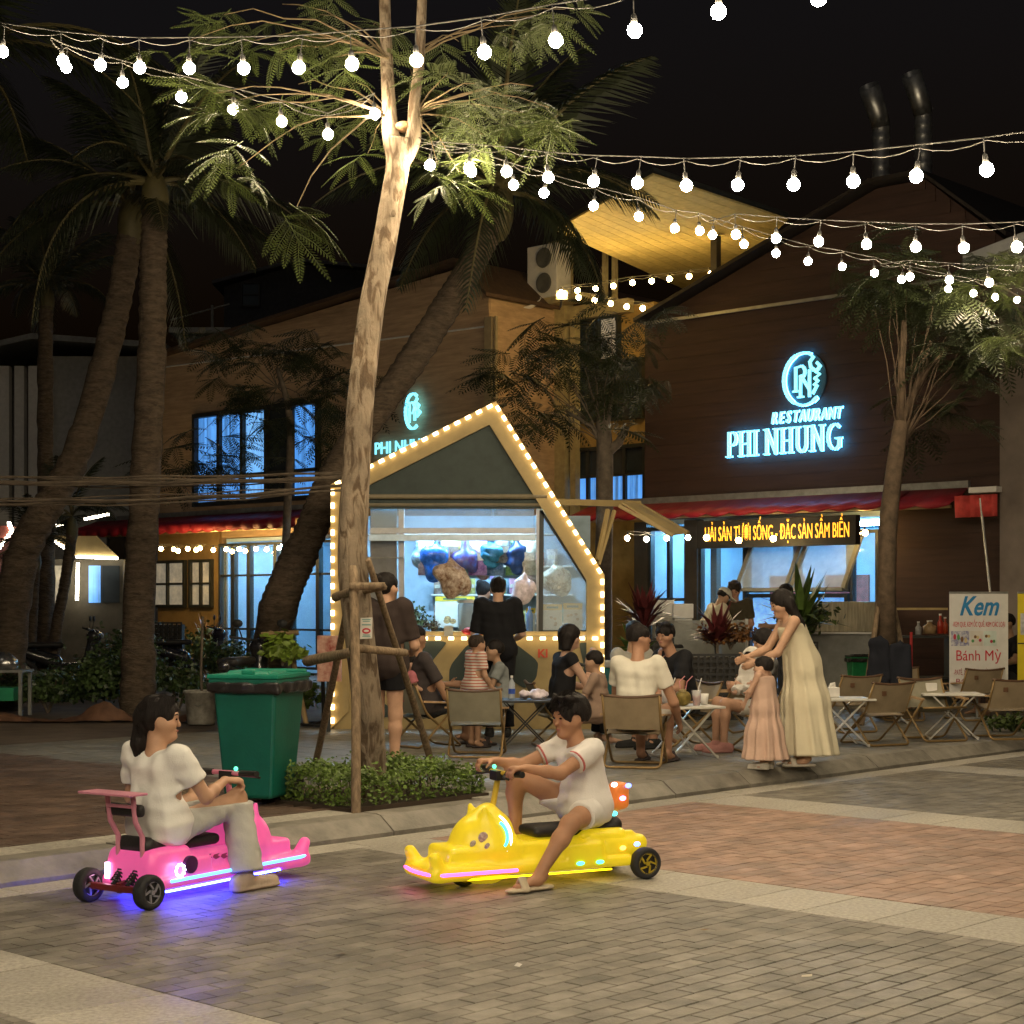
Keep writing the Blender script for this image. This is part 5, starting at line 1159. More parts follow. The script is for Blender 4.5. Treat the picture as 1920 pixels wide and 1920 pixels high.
# ------------------------------------------------------------------ people: one continuous body, clothes and hair as parts
def V3(*a): return np.array(a, float)
def nrm(v): v = np.array(v, float); return v/(np.linalg.norm(v)+1e-9)
def lerp(a, b, t): return np.array(a, float)*(1-t)+np.array(b, float)*t
def hand(s, wr, hd, pn, side, sc, curl=.5, spread=.0):
    """palm, four bent fingers of unequal length and a thumb; hd: direction, pn: palm normal, side: towards the thumb"""
    hd = nrm(hd); pn = nrm(np.array(pn)-hd*np.dot(pn,hd)); sd = nrm(np.array(side)-hd*np.dot(side,hd)-pn*np.dot(side,pn)); wr = np.array(wr, float)
    s.cone(wr, wr+hd*.072*sc, .03*sc, .038*sc, k=.01, flat=(pn,.5))
    for i, (off, ln) in enumerate(((.029,.93),(.010,1.0),(-.009,.95),(-.027,.78))):
        p = wr+hd*.08*sc+sd*off*sc; a = 0.0
        for j, L in enumerate((.042,.027,.02)):
            a += curl*(.9 if j == 0 else 1.1); d = hd*math.cos(a)+pn*math.sin(a)+sd*spread*(off*12); q = p+nrm(d)*L*ln*sc; s.cone(p, q, (.0098-.001*j)*sc, (.009-.001*j)*sc, k=.003); p = q
    p = wr+hd*.025*sc+sd*.03*sc; d1 = nrm(hd*.6+sd*.75+pn*.35); q = p+d1*.038*sc; s.cone(p, q, .0125*sc, .011*sc, k=.008)
    d2 = nrm(hd*.85+sd*.25+pn*(.35+curl*.6)); s.cone(q, q+d2*.035*sc, .0105*sc, .008*sc, k=.004)
def rotm(yaw, pitch=0, roll=0): return np.array(Matrix.Rotation(yaw,3,'Z') @ Matrix.Rotation(pitch,3,'Y') @ Matrix.Rotation(roll,3,'X'))
def person(label, loc, rz, J, sc=1.0, hs=1.0, h=.010, skin=(.42,.25,.16), hair=(.012,.009,.008), hairstyle='short', yaw=0.0, pitch=0.0, roll=0.0,
           top=None, sleeve=.6, bottom=None, leg=.5, dress=None, shoes=None, hands=('relax','relax'), build=1.0, face=True, group=None, hem=.0, fit=.013, name='person', extra=None, hand_dirs=None, feet=True, folds=.004, bfit=.02):
    """J: joints in metres, x forward, y to the figure's left, z up from the figure's ground point"""
    J = {k: np.array(v, float) for k, v in J.items()}
    root = thing(name, label, 'person', tuple(loc), rz, group); sm = skinmat('skin_%.2f_%.2f_%.2f' % skin, skin)
    P, Cc, Hh = J['pelvis'], J['chest'], J['head']; b = build*sc
    allp = np.array(list(J.values())); lo, hi = allp.min(0)-.17*max(sc,.8), allp.max(0)+.17*max(sc,.8)
    s = SDF(lo, hi, h)
    latp = nrm(J['hipL']-J['hipR']); latc = nrm(J['shL']-J['shR']); Wm = lerp(P, Cc, .5)
    up = nrm(Cc-P)
    def torso(f, e):
        f.cone(J['hipL']*.85+J['hipR']*.15, J['hipR']*.85+J['hipL']*.15, .098*b+e, k=.04)
        for sg_ in (-1,1):
            f.cone(P+latp*sg_*.06*b, Wm+lerp(latp,latc,.5)*sg_*.055*b, .092*b+e, .086*b+e, k=.05)
            f.cone(Wm+lerp(latp,latc,.5)*sg_*.055*b, Cc+latc*sg_*.065*b, .086*b+e, .088*b+e, k=.05)
        f.cone(Cc+latc*.05*b+up*.02, J['shL']-latc*.012, .078*b+e, .052*b+e, k=.045); f.cone(Cc-latc*.05*b+up*.02, J['shR']+latc*.012, .078*b+e, .052*b+e, k=.045)
    torso(s, 0)
    R = rotm(yaw, pitch, roll); hsz = hs*.97
    def hp(x, y, z): return Hh + R @ (V3(x, y, z)*hsz)
    nb = lerp(J['shL'], J['shR'], .5)+up*.02
    s.cone(nb-up*.02, hp(-.015,0,-.07), .056*sc, .050*sc, k=.03)
    # head: skull, jaw, cheeks, nose, brow, lips, chin, ears
    s.ell(hp(-.012,0,.025), (.098*hsz,.076*hsz,.092*hsz), k=.0, R=R); s.cone(hp(.018,0,-.03), hp(.05,0,-.088), .062*hsz, .030*hsz, k=.03)
    s.cone(hp(.02,.03,-.03), hp(.045,.012,-.08), .045*hsz, .026*hsz, k=.03); s.cone(hp(.02,-.03,-.03), hp(.045,-.012,-.08), .045*hsz, .026*hsz, k=.03)
    if face:
        s.cone(hp(.080,0,.010), hp(.097,0,-.026), .008*hsz, .0125*hsz, k=.014); s.cone(hp(.078,.034,.026), hp(.078,-.034,.026), .012*hsz, k=.014)
        s.cone(hp(.082,.016,-.058), hp(.082,-.016,-.058), .0085*hsz, k=.008); s.ell(hp(.072,0,-.088), (.02*hsz,.02*hsz,.016*hsz), k=.015)
        for sg_ in (-1,1): s.ell(hp(.052,sg_*.042,-.022), (.03*hsz,.026*hsz,.028*hsz), k=.02)
    for sg_ in (-1,1): s.ell(hp(-.008,sg_*.077,-.008), (.02*hsz,.010*hsz,.032*hsz), k=.006, R=R)
    for S in 'LR':
        sh_, el, wr = J['sh'+S], J['el'+S], J['wr'+S]
        s.cone(sh_, el, .049*b, .038*b, k=.03); s.cone(el, lerp(el,wr,.35), .038*b, .036*b, k=.02); s.cone(lerp(el,wr,.35), wr, .036*b, .024*b, k=.02)
        i = 0 if S == 'L' else 1; hd = nrm(wr-el); pn = V3(0,(-1 if S == 'L' else 1),0); sdv = V3(1,0,.3); cu = {'relax':.35,'grip':.85,'flat':.1,'fist':1.0}[hands[i]]
        if hand_dirs and hand_dirs.get(S): hd, pn, sdv = hand_dirs[S]
        hand(s, wr, hd, pn, sdv, sc, cu)
        hipj, kn_, an = J['hip'+S], J['kn'+S], J['an'+S]
        s.cone(hipj, kn_, .082*b, .053*b, k=.05); cf = lerp(kn_,an,.3); back = nrm(np.cross(latp, nrm(an-kn_)))
        s.cone(kn_, cf, .052*b, .05*b, k=.03); s.cone(cf, an, .05*b, .033*b, k=.03)
        if feet:
            toe = J.get('toe'+S); toe = an+V3(.15*sc,0,-.045*sc) if toe is None else toe; fd = nrm(toe-an); s.cone(an-V3(0,0,.02*sc)-fd*.03*sc, an-V3(0,0,.03*sc)+fd*.02, .034*sc, .036*sc, k=.02)
            s.cone(an+fd*.02-V3(0,0,.02*sc), toe, .036*sc, .026*sc, k=.02, flat=((0,0,1),.75))
    link('body', s.mesh('body', sm), root)
    # eyes, brows, mouth
    if face:
        eM, wM = mat('eye_dark', (.01,.008,.007), .2, var=0), mat('brow', (.02,.015,.012), .8, var=0)
        for sg_ in (-1,1):
            c = hp(.083,sg_*.031,.006); Rm = Matrix(R.tolist()); obj('eye', MB().ball(c, .0115*hsz, 8, 6, sc=(.5,1.15,.5), rot=Rm), eM, root, smooth=True)
            mb = MB(); mb.tube([hp(.088,sg_*.018,.028), hp(.086,sg_*.034,.033), hp(.074,sg_*.05,.028)], [.0035*hsz,.004*hsz,.002*hsz], 5); obj('eyebrow', mb, wM, root)
        mb = MB(); mb.tube([hp(.083,.022,-.058), hp(.0905,.008,-.056), hp(.0905,-.008,-.056), hp(.083,-.022,-.058)], [.003*hsz,.005*hsz,.005*hsz,.003*hsz], 6); obj('lips', mb, mat('lips', (.36,.13,.10), .5, var=.1), root, smooth=True)
    # hair
    if hairstyle:
        hm = mat('hair_%.3f' % hair[0], hair, .62, var=.5, scale=60, bump=.5, bscale=200, spec=.22, stretch=(1,1,.15))
        pts = [hp(x,y,z) for x in (-.2,.14) for y in (-.14,.14) for z in (-.14,.16)]
        if hairstyle in ('long','pony','bun','bob'): pts += [hp(-.14,y,-.62 if hairstyle == 'long' else -.42) for y in (-.14,.14)]
        hl, hh_ = np.min(pts,0), np.max(pts,0); g = SDF(hl, hh_, h*.9)
        th = {'short':.008,'buzz':.004,'fringe':.014,'tuft':.02,'long':.012,'pony':.01,'bun':.01,'bob':.018,'cap':.01}[hairstyle]*hsz
        g.ell(hp(-.016,0,.03), (.100*hsz+th,.079*hsz+th,.094*hsz+th), k=.0, R=R)
        if hairstyle in ('tuft','fringe'):
            r = random.Random(3)
            for i in range(26):
                a = r.uniform(-2.2,2.2); x = .06*math.cos(a)*r.uniform(.2,1); y = .06*math.sin(a); g.cone(hp(x,y,.10), hp(x+(.05 if hairstyle == 'tuft' else .03)*r.uniform(.2,1), y*1.35, .10+r.uniform(.0,.035)), .02*hsz, .006, k=.012)
        # face opening and nape
        fc = SDF(hl, hh_, h*.9); zc = {'fringe':-.05,'bob':-.04}.get(hairstyle, -.045)
        fc.ell(hp(.112,0,-.05), (.085*hsz,.072*hsz,(.105 if hairstyle not in ('fringe','bob') else .085)*hsz), k=0, R=R)
        if hairstyle in ('short','buzz','fringe','tuft','cap'):
            fc.rbox(hp(.06,0,-.14), (.17*hsz,.2*hsz,.11*hsz), .02, R=R); 
            for sg_ in (-1,1): fc.ell(hp(.01,sg_*.095,-.02), (.035*hsz,.04*hsz,.045*hsz), k=0.02, R=R)
        else:
            fc.rbox(hp(.12,0,-.16), (.1*hsz,.2*hsz,.1*hsz), .02, R=R)
            if hairstyle != 'long' and hairstyle != 'bob':
                fc.rbox(hp(.03,0,-.15), (.2*hsz,.2*hsz,.085*hsz), .02, R=R)
                for sg_ in (-1,1): fc.ell(hp(.012,sg_*.095,-.02), (.035*hsz,.04*hsz,.045*hsz), k=0, R=R)
        fc.F = fc.F-.0; g.cut(fc)
        if hairstyle == 'pony':
            g.cone(hp(-.085,0,.05), hp(-.105,0,.01), .035*hsz, .034*hsz, k=.025); g.cone(hp(-.105,0,.01), hp(-.108,.008,-.13), .036*hsz, .042*hsz, k=.03); g.cone(hp(-.108,.008,-.13), hp(-.09,.022,-.27), .042*hsz, .018*hsz, k=.02)
        if hairstyle == 'bun': g.ell(hp(-.12,0,.07), (.045*hsz,)*3, k=.02)
        if hairstyle == 'bob':
            for sg_ in (-1,0,1): g.cone(hp(-.05,sg_*.055,0), hp(-.06,sg_*.062,-.12), .06*hsz, .05*hsz, k=.04)
            g.plane(hp(0,0,-.13), R @ V3(0,0,-1))
        if hairstyle == 'long':
            for a, bq in ((-.07,-.05),(-.02,-.01),(.03,.04),(.07,.08)): g.cone(hp(-.05,a,0), hp(-.085,bq*1.2,-.2), .048*hsz, .036*hsz, k=.035); g.cone(hp(-.085,bq*1.2,-.2), hp(-.075,bq*1.5,-.42), .038*hsz, .012*hsz, k=.02)
        g.wob(.0035, 90, 5)
        link('hair', g.mesh('hair', hm), root)
    # clothes
    if top is not None:
        f = SDF(lo, hi, h); torso(f, fit*1.0)
        f.cone(J['hipL']*.8+J['hipR']*.2+up*.02, J['hipR']*.8+J['hipL']*.2+up*.02, .098*b+.042, k=.05)
        for S in 'LR':
            e = lerp(J['sh'+S], J['el'+S], sleeve); f.cone(J['sh'+S], e, .052*b+fit*.6, .05*b+fit*(1.1 if sleeve < .8 else .3), k=.035)
            if sleeve > .95: f.cone(J['el'+S], lerp(J['el'+S],J['wr'+S],sleeve-1), .043*b+fit*.5, .04*b+fit*.5, k=.03)
        f.wob(folds*.8, 34, 11, (1,1,.3)); f.wob(folds*.5, 50, 4, (.5,.5,1))
        # open hems: sleeves, neck, waist
        if sleeve < .96:
            for S in 'LR':
                d = nrm(J['el'+S]-J['sh'+S]); e = lerp(J['sh'+S], J['el'+S], sleeve); q = f.grid(); dd = (q[0]-e[0])*d[0]+(q[1]-e[1])*d[1]+(q[2]-e[2])*d[2]
                rr = np.sqrt((q[0]-e[0])**2+(q[1]-e[1])**2+(q[2]-e[2])**2); m_ = (rr < .13*sc); f.F = np.where(m_, np.maximum(f.F, dd), f.F).astype(np.float32)
        nk = SDF(lo, hi, h); nk.ell(nb+up*.045*sc, (.072*sc,.072*sc,.05*sc), k=0); f.cut(nk)
        f.plane(P-up*(.07*sc+hem), -up)
        link('shirt', f.mesh('shirt', top), root)
    if bottom is not None:
        f = SDF(lo, hi, h); f.cone(J['hipL']*.85+J['hipR']*.15, J['hipR']*.85+J['hipL']*.15, .098*b+.006, k=.04)
        for sg_ in (-1,1): f.cone(P+latp*sg_*.06*b, lerp(P,Wm,.4)+latp*sg_*.058*b, .092*b+.006, .088*b+.005, k=.05)
        for S in 'LR':
            hj, kn_, an = J['hip'+S], J['kn'+S], J['an'+S]
            if leg <= 1: f.cone(hj, lerp(hj,kn_,leg), .084*b+.014, lerp(.084,.053,leg)*b+bfit, k=.045)
            else: f.cone(hj, kn_, .084*b+.014, .058*b+bfit*.8, k=.045); f.cone(kn_, lerp(kn_,an,leg-1), .058*b+bfit*.8, .05*b+bfit*1.5, k=.03)
        f.wob(folds*.9, 30, 21, (1,1,.3)); f.wob(folds*.4, 60, 8, (.6,.6,1))
        for S in 'LR':
            hj, kn_, an = J['hip'+S], J['kn'+S], J['an'+S]; d, e = (nrm(kn_-hj), lerp(hj,kn_,leg)) if leg <= 1 else (nrm(an-kn_), lerp(kn_,an,leg-1))
            q = f.grid(); dd = (q[0]-e[0])*d[0]+(q[1]-e[1])*d[1]+(q[2]-e[2])*d[2]; rr = np.sqrt((q[0]-e[0])**2+(q[1]-e[1])**2+(q[2]-e[2])**2); f.F = np.where(rr < .17*sc, np.maximum(f.F, dd), f.F).astype(np.float32)
        f.plane(lerp(P,Wm,.5), up)
        link('trousers' if leg > 1 else 'shorts', f.mesh('trousers', bottom), root)
    if shoes is not None:
        for S in 'LR':
            an = J['an'+S]; toe = J.get('toe'+S); toe = an+V3(.15*sc,0,-.045*sc) if toe is None else toe; fd = nrm((toe-an)*V3(1,1,0)); zb = min(toe[2], an[2]-.05*sc)-.028*sc
            kind, m = shoes; f = SDF(np.minimum(an,toe)-.14, np.maximum(an,toe)+.14, h*.7); a = np.array([an[0],an[1],zb+.012])-fd*.06*sc; t = np.array([toe[0],toe[1],zb+.012])+fd*.035*sc
            f.cone(a, t, .042*sc, .04*sc, k=.01, flat=((0,0,1),.38))
            if kind == 'sneaker':
                f.cone(a+V3(0,0,.03), an-V3(0,0,.01)*sc, .042*sc, .045*sc, k=.02); f.cone(a+V3(0,0,.035), t+V3(0,0,.018), .04*sc, .034*sc, k=.02)
            else:
                mid = lerp(a,t,.72); sdv = np.cross(fd,(0,0,1)); f.cone(mid+sdv*.045*sc, mid+V3(0,0,.062)*sc, .012, .012, k=.01, flat=(fd,2.2)); f.cone(mid-sdv*.045*sc, mid+V3(0,0,.062)*sc, .012, .012, k=.01, flat=(fd,2.2))
            link('shoe', f.mesh('shoe', m), root)
    if dress is not None:
        m, spec_ = dress; f = SDF(lo-V3(.25,.25,0), hi+V3(.25,.25,0), h*1.1); torso(f, .012)
        prev = None
        for (c, r0) in spec_:
            c = np.array(c, float)
            if prev is not None: f.cone(prev[0], c, prev[1], r0, k=.05)
            prev = (c, r0)
        q = f.grid(); c0 = np.array(spec_[0][0]); cE = np.array(spec_[-1][0]); tt = np.clip((c0[2]-q[2])/(c0[2]-cE[2]+1e-6), 0, 1); cx_ = c0[0]+(cE[0]-c0[0])*tt; cyy = c0[1]+(cE[1]-c0[1])*tt
        ang = np.arctan2(q[1]-cyy, q[0]-cx_); f.F = (f.F + (.016*tt*np.sin(ang*11+q[2]*1.2)+.007*tt*np.sin(ang*23+2-q[2]*1.5))).astype(np.float32); f.plane(cE, (0,0,-1)); f.plane(nb-up*.05*sc, up)
        link('dress', f.mesh('dress', m), root)
        mb = MB()
        for S in 'LR':
            st_ = lerp(nb, J['sh'+S], .55); mb.tube([lerp(Cc,J['sh'+S],.5)+V3(.07*sc,0,-.02), st_+up*.05*sc, lerp(Cc,J['sh'+S],.5)-V3(.07*sc,0,.02)], .009*sc, 5)
        o = obj('straps', mb, m, root); o['kind'] = 'stuff'
    return root
def stand(sc=1.0, lean=0.0):
    s = sc*1.0; c, sn = math.cos(lean), math.sin(lean)
    def u(z, x=0): return (.0+sn*(z-.92)*s+x, (0), .92*s+c*(z-.92)*s)
    def t(p, y): return (p[0], y*s, p[2])
    return dict(pelvis=(0,0,.92*s), chest=t(u(1.27),0), head=t(u(1.53,.02),0), shL=t(u(1.36),.175), shR=t(u(1.36),-.175), elL=t(u(1.08),.22), elR=t(u(1.08),-.22), wrL=t(u(.84,.06),.24), wrR=t(u(.84,.06),-.24),
                hipL=(0,.085*s,.88*s), hipR=(0,-.085*s,.88*s), knL=(.02,.09*s,.48*s), knR=(.02,-.09*s,.48*s), anL=(0,.09*s,.085*s), anR=(0,-.09*s,.085*s), toeL=(.15*s,.10*s,.03*s), toeR=(.15*s,-.10*s,.03*s))
def sit(seat=.33, sc=1.0, lean=-.12, kx_=.44, kz_=None):
    s = sc; pz = seat+.10*s; kz_ = kz_ or .44*s
    def u(d, x=0): return (math.sin(lean)*d*s+x, pz+math.cos(lean)*d*s)
    c = u(.36); sh_ = u(.45); hd = u(.66, .03*s)
    return dict(pelvis=(0,0,pz), chest=(c[0],0,c[1]), head=(hd[0],0,hd[1]), shL=(sh_[0],.175*s,sh_[1]), shR=(sh_[0],-.175*s,sh_[1]), elL=(sh_[0]+.10,.23*s,sh_[1]-.26*s), elR=(sh_[0]+.10,-.23*s,sh_[1]-.26*s),
                wrL=(sh_[0]+.32*s,.19*s,sh_[1]-.30*s), wrR=(sh_[0]+.32*s,-.19*s,sh_[1]-.30*s), hipL=(.02,.085*s,pz-.02), hipR=(.02,-.085*s,pz-.02), knL=(kx_*s,.12*s,kz_), knR=(kx_*s,-.12*s,kz_),
                anL=(kx_*s+.02,.12*s,.085*s), anR=(kx_*s+.02,-.12*s,.085*s), toeL=(kx_*s+.17*s,.13*s,.03*s), toeR=(kx_*s+.17*s,-.13*s,.03*s))
# ------------------------------------------------------------------ the two drift karts
M_tyre = mat('tyre', (.02,.02,.022), .7, var=.2, bump=.3, bscale=60); M_blackpl = mat('black_plastic', (.018,.018,.018), .5, var=.2); M_seat = mat('black_seat', (.015,.014,.014), .55, var=.2, bump=.2)
def glow(name, c, e): return mat(name, c, .4, var=0, emit=c, estr=e)
def wheel(parent, p, r, wd, rimm, spokes=5):
    R = Matrix.Rotation(math.pi/2, 3, 'X'); k = wd/2
    mb = MB(); mb.lathe([(r*.62,-k),(r*.93,-k),(r,-k*.5),(r,k*.5),(r*.93,k),(r*.62,k)], (0,0,0), 28, rot=R, ring=True); w_ = obj('wheel', mb, M_tyre, parent, smooth=True, loc=p)
    mb = MB(); mb.lathe([(r*.66,-k*.4),(r*.66,k*.4)], (0,0,0), 24, rot=R); rim = obj('rim', mb, M_blackpl, w_)
    for sg_ in (-1,1):
        for i in range(spokes):
            a = 2*math.pi*i/spokes; b = a+.75; mb = MB(); y = sg_*k*.82
            mb.beam((math.cos(a)*r*.2,y,math.sin(a)*r*.2),(math.cos(b)*r*.62,y,math.sin(b)*r*.62), r*.1, .008, up=(0,1,0)); mb.beam((math.cos(b)*r*.62,y,math.sin(b)*r*.62),(math.cos(a+.1)*r*.62,y,math.sin(a+.1)*r*.62), r*.06, .008, up=(0,1,0)); obj('spoke', mb, rimm, w_)
        mb = MB(); mb.lathe([(r*.14,-.006),(r*.14,.006)], (0,sg_*k*.85,0), 12, rot=R); obj('hub_cap', mb, rimm, w_)
        mb = MB(); pts = [(math.cos(t)*r*.66, sg_*k*.85, math.sin(t)*r*.66) for t in np.linspace(0,2*math.pi,25)]; mb.tube(pts, .005, 5, cap=False); obj('rim_ring', mb, rimm, w_)
    return w_
def kart(name, label, loc, rz, m_shell, rimm, stripm, style):
    k = thing(name, label, 'ride-on kart', loc, rz)
    s = SDF((.02,-.26,.03),(1.34,.26,.58), .0095)
    s.rbox((.50,0,.165), (.44,.165,.075), .045, k=0); s.rbox((.62,0,.105), (.56,.20,.032), .028, k=.03); s.rbox((.22,0,.205), (.15,.17,.075), .05, k=.02)
    s.ell((.88,0,.20), (.20,.165,.20), k=.05); s.cone((.80,0,.24),(.86,0,.38), .11, .06, k=.05)
    for sg_ in (-1,1): s.cone((.90,sg_*.08,.33),(.92,sg_*.09,.42), .04, .014, k=.035); s.cone((1.20,sg_*.15,.10),(1.24,sg_*.165,.185), .045, .032, k=.03); s.rbox((.36,sg_*.165,.17),(.12,.03,.05), .028, k=.02)
    s.rbox((1.03,0,.15), (.12,.155,.075), .03, k=.025); s.rbox((1.15,0,.095), (.12,.20,.038), .03, k=.02)
    c = SDF((.02,-.26,.03),(1.34,.26,.58), .0095); c.rbox((.67,0,.30), (.075,.115,.10), .02); s.cut(c)
    for x0, x1 in ((.50,.58),): 
        c = SDF((.02,-.26,.03),(1.34,.26,.58), .0095)
        for sg_ in (-1,1): c.rbox((.66,sg_*.19,.20),(.07,.035,.04), .015)
        s.cut(c)
    link('body_shell', s.mesh('body_shell', m_shell), k)
    mb = MB(); st = SDF((.05,-.2,.2),(.68,.2,.40), .012); st.rbox((.36,0,.275),(.27,.115,.03), .028, k=0); st.cone((.12,-.08,.30),(.12,.08,.30), .035, k=.04); link('seat', st.mesh('seat', M_seat), k)
    for y in (-.21,.21): wheel(k, (0,y,.087), .087, .062, rimm)
    wheel(k, (1.0,0,.075), .075, .05, rimm)
    mb = MB(); mb.beam((0,-.2,.087),(0,.2,.087), .032, .03); mb.beam((0,0,.087),(.2,0,.12), .03, .05); obj('axle', mb, mat('axle_red', (.14,.02,.02), .5, var=.3), k)
    for sg_ in (-1,1):                      # coil springs
        mb = MB(); a, b = Vector((.01,sg_*.05,.10)), Vector((.13,sg_*.06,.21)); mb.tube([a,b], .012, 8); n = 60
        d = (b-a).normalized(); u_ = d.orthogonal().normalized(); v_ = d.cross(u_); mb.tube([a.lerp(b,.1+.8*i/n)+(u_*math.cos(i*.85)+v_*math.sin(i*.85))*.022 for i in range(n)], .005, 5); obj('coil_spring', mb, M_blackpl, k)
    # steering
    mb = MB(); mb.tube([(.84,0,.36),(.79,0,.60)], .016, 10); mb.tube([(.79,-.10,.60),(.79,.10,.60)], .013, 8); stm = obj('steering_column', mb, mat('col_'+style, {'p':(.6,.2,.3),'y':(.6,.42,.04)}[style], .4), k)
    for sg_ in (-1,1):
        mb = MB(); mb.tube([(.79,sg_*.10,.60),(.765,sg_*.235,.605)], .018, 10); obj('grip', mb, M_blackpl, stm)
        mb = MB(); mb.tube([(.80,sg_*.09,.595),(.83,sg_*.14,.585),(.83,sg_*.2,.58)], .007, 6); obj('brake_lever', mb, M_blackpl, stm)
    mb = MB(); mb.box((.80,0,.585), (.05,.09,.05)); obj('display', mb, M_blackpl, stm)
    mb = MB(); mb.ball((.785,-.07,.625), .012, 8, 6); obj('indicator', mb, glow('green_led', (.1,1,.5), 1.5), stm)
    # light strips
    for sg_ in (-1,1):
        mb = MB(); pts = [(x, sg_*(.203+.004), .118) for x in np.linspace(.16,1.08,14)] + [(1.16,sg_*.207,.118),(1.25,sg_*.18,.118)]
        if style == 'y': pts = [(x, sg_*.207, .10) for x in np.linspace(.78,1.12,6)]+[(1.2,sg_*.205,.10),(1.265,sg_*.17,.10),(1.285,sg_*.05,.10),(1.287,0,.10)]
        mb.tube(pts, .0085, 8); obj('light_strip', mb, stripm, k)
        mb = MB(); mb.b2((.18,sg_*.15-.006,.054),(1.05,sg_*.15+.006,.062)); obj('underglow_strip', mb, glow('under_'+style, (.02,.035,1.0) if style == 'p' else (.9,.6,.004), 110.0 if style == 'p' else 3.5), k)
    mb = MB(); R = Matrix.Rotation(math.pi/2, 3, 'X')
    if style == 'p':
        mb.lathe([(.045,-.01),(.045,.012),(.02,.014)], (.30,-.20,.185), 18, rot=R); obj('speaker', mb, mat('speaker_dark', (.06,.01,.08), .5), k)
        for i in range(10):
            a = i*.628; m2 = MB(); m2.ball((.225+.03*math.cos(a),-.205,.165+.03*math.sin(a)), .0075, 6, 5); obj('ring_led', m2, glow('white_blue_led', (.65,.75,1.0), 9), k)
        for sg_ in (-1,1):                  # uprights and rear tray
            m2 = MB(); m2.tube([(.085,sg_*.085,.10),(.08,sg_*.085,.34),(.03,sg_*.088,.42),(.01,sg_*.09,.555)], .0135, 8); obj('upright', m2, mat('tube_pink', (.55,.22,.30), .45), k)
        m2 = MB(); m2.box((-.02,.02,.563), (.13,.36,.012)); obj('rear_tray', m2, mat('tube_pink'), k, bev=.004)
        m2 = MB(); m2.b2((.0,-.085,.49),(.02,.085,.505)); obj('cross_bar', m2, mat('tube_pink'), k)
        m2 = SDF((.0,-.16,.42),(.10,.16,.54), .009); m2.rbox((.045,0,.475),(.022,.13,.033), .02); link('back_pad', m2.mesh('back_pad', M_seat), k)
        m2 = MB(); m2.tube([(.05,.13,.12),(.05,.13,.20)], .012, 8); obj('tail_light', m2, glow('tail_pink', (1,.5,.75), 8), k)
        for j, (x, z) in enumerate(((.44,.20),(.50,.195),(.56,.19))):
            m2 = MB(); m2.prism([(x,z),(x+.02,z-.012),(x+.05,z-.004),(x+.03,z+.006),(x+.045,z+.015),(x+.01,z+.012)], -.175, -.168, fn=lambda a,b,h: (a,h,b)); obj('sticker', m2, mat('sticker_dark', (.3,.03,.10), .5), k)
    else:
        for j, (rad, m_) in enumerate(((.10,glow('chevron_white', (.6,.9,1.0), 2.2)),(.068,glow('chevron_cyan', (.05,.7,1.0), 2.0)))):
            for sg_ in (-1,1):
                cx_, cz_ = .845-.0*j, .285; pts = []
                for a in np.linspace(-62,62,11): 
                    x = cx_-rad*math.cos(math.radians(a))*.8+.02; z = cz_+rad*math.sin(math.radians(a)); e = 1-((x-.88)/.20)**2-((z-.20)/.20)**2
                    pts.append((x, sg_*(.165*math.sqrt(max(e,.04))+.008), z))
                m2 = MB(); m2.tube(pts, .008, 6); obj('chevron_light', m2, m_, k)
        for sg_ in (-1,1):
            for j, (x, z, sz, c) in enumerate(((.95,.275,.03,(.5,.2,.3)),(1.0,.24,.022,(.55,.4,.35)),(.93,.225,.022,(.35,.10,.3)))):
                e = max(1-((x-.88)/.2)**2-((z-.2)/.2)**2, .05); y = .165*math.sqrt(e); m2 = MB(); m2.ball((x,sg_*y,z), sz, 10, 6, sc=(1,.35,1)); obj('sticker', m2, mat('sticker_%d' % j, c, .5, var=.6, scale=60, col2=(.7,.6,.5)), k)
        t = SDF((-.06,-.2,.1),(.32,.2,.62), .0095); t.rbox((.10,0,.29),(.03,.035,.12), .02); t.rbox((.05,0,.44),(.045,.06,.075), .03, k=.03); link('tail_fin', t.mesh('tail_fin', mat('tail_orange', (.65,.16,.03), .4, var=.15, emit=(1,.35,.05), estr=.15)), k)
        t = SDF((-.1,-.26,.08),(.4,.26,.34), .0095); t.rbox((.12,0,.17),(.14,.185,.055), .05)
        for sg_ in (-1,1): t.cone((.0,sg_*.13,.19),(.24,sg_*.13,.21), .05, .04, k=.03); t.cone((.05,sg_*.13,.25),(.36,sg_*.15,.25), .016, .02, k=.03)
        link('rear_cowl', t.mesh('rear_cowl', m_shell), k)
        for nm, p, c in (('blue_led',(.03,.075,.50),(.12,.18,1.0)),('white_led',(.10,.04,.505),(.9,.9,1.0)),('pink_led',(.06,.065,.43),(1,.25,.6)),('cyan_led',(.10,.04,.345),(.05,.8,.7)),('blue_led',(.04,.188,.19),(.12,.18,1.0)),('orange_led',(.13,.19,.175),(1,.25,.05))):
            m2 = MB(); m2.ball(p, .017, 8, 6, sc=(1.2,.5,.8)); obj(nm, m2, glow(nm, c, 4), k)
        for x, nm, c in ((.62,'blue_led',(.12,.18,1.0)),(.40,'green_led2',(.05,.9,.4)),(.28,'green_led2',(.05,.9,.4))):
            for sg_ in (-1,1): m2 = MB(); m2.ball((x,sg_*.203,.11), .018, 8, 6, sc=(1.4,.4,.6)); obj('side_led', m2, glow(nm, c, 4), k)
        m2 = MB(); m2.box((.48,.168,.20),(.03,.01,.03), rot=Matrix.Rotation(.78,3,'Y')); obj('socket_hole', m2, M_blackpl, k)
    return k
M_pink = mat('pink_shell', (.72,.10,.27), .32, var=.10, scale=6, spec=.5, emit=(1.0,.14,.50), estr=.26)  # emission stands in for LED light glowing through the pink plastic
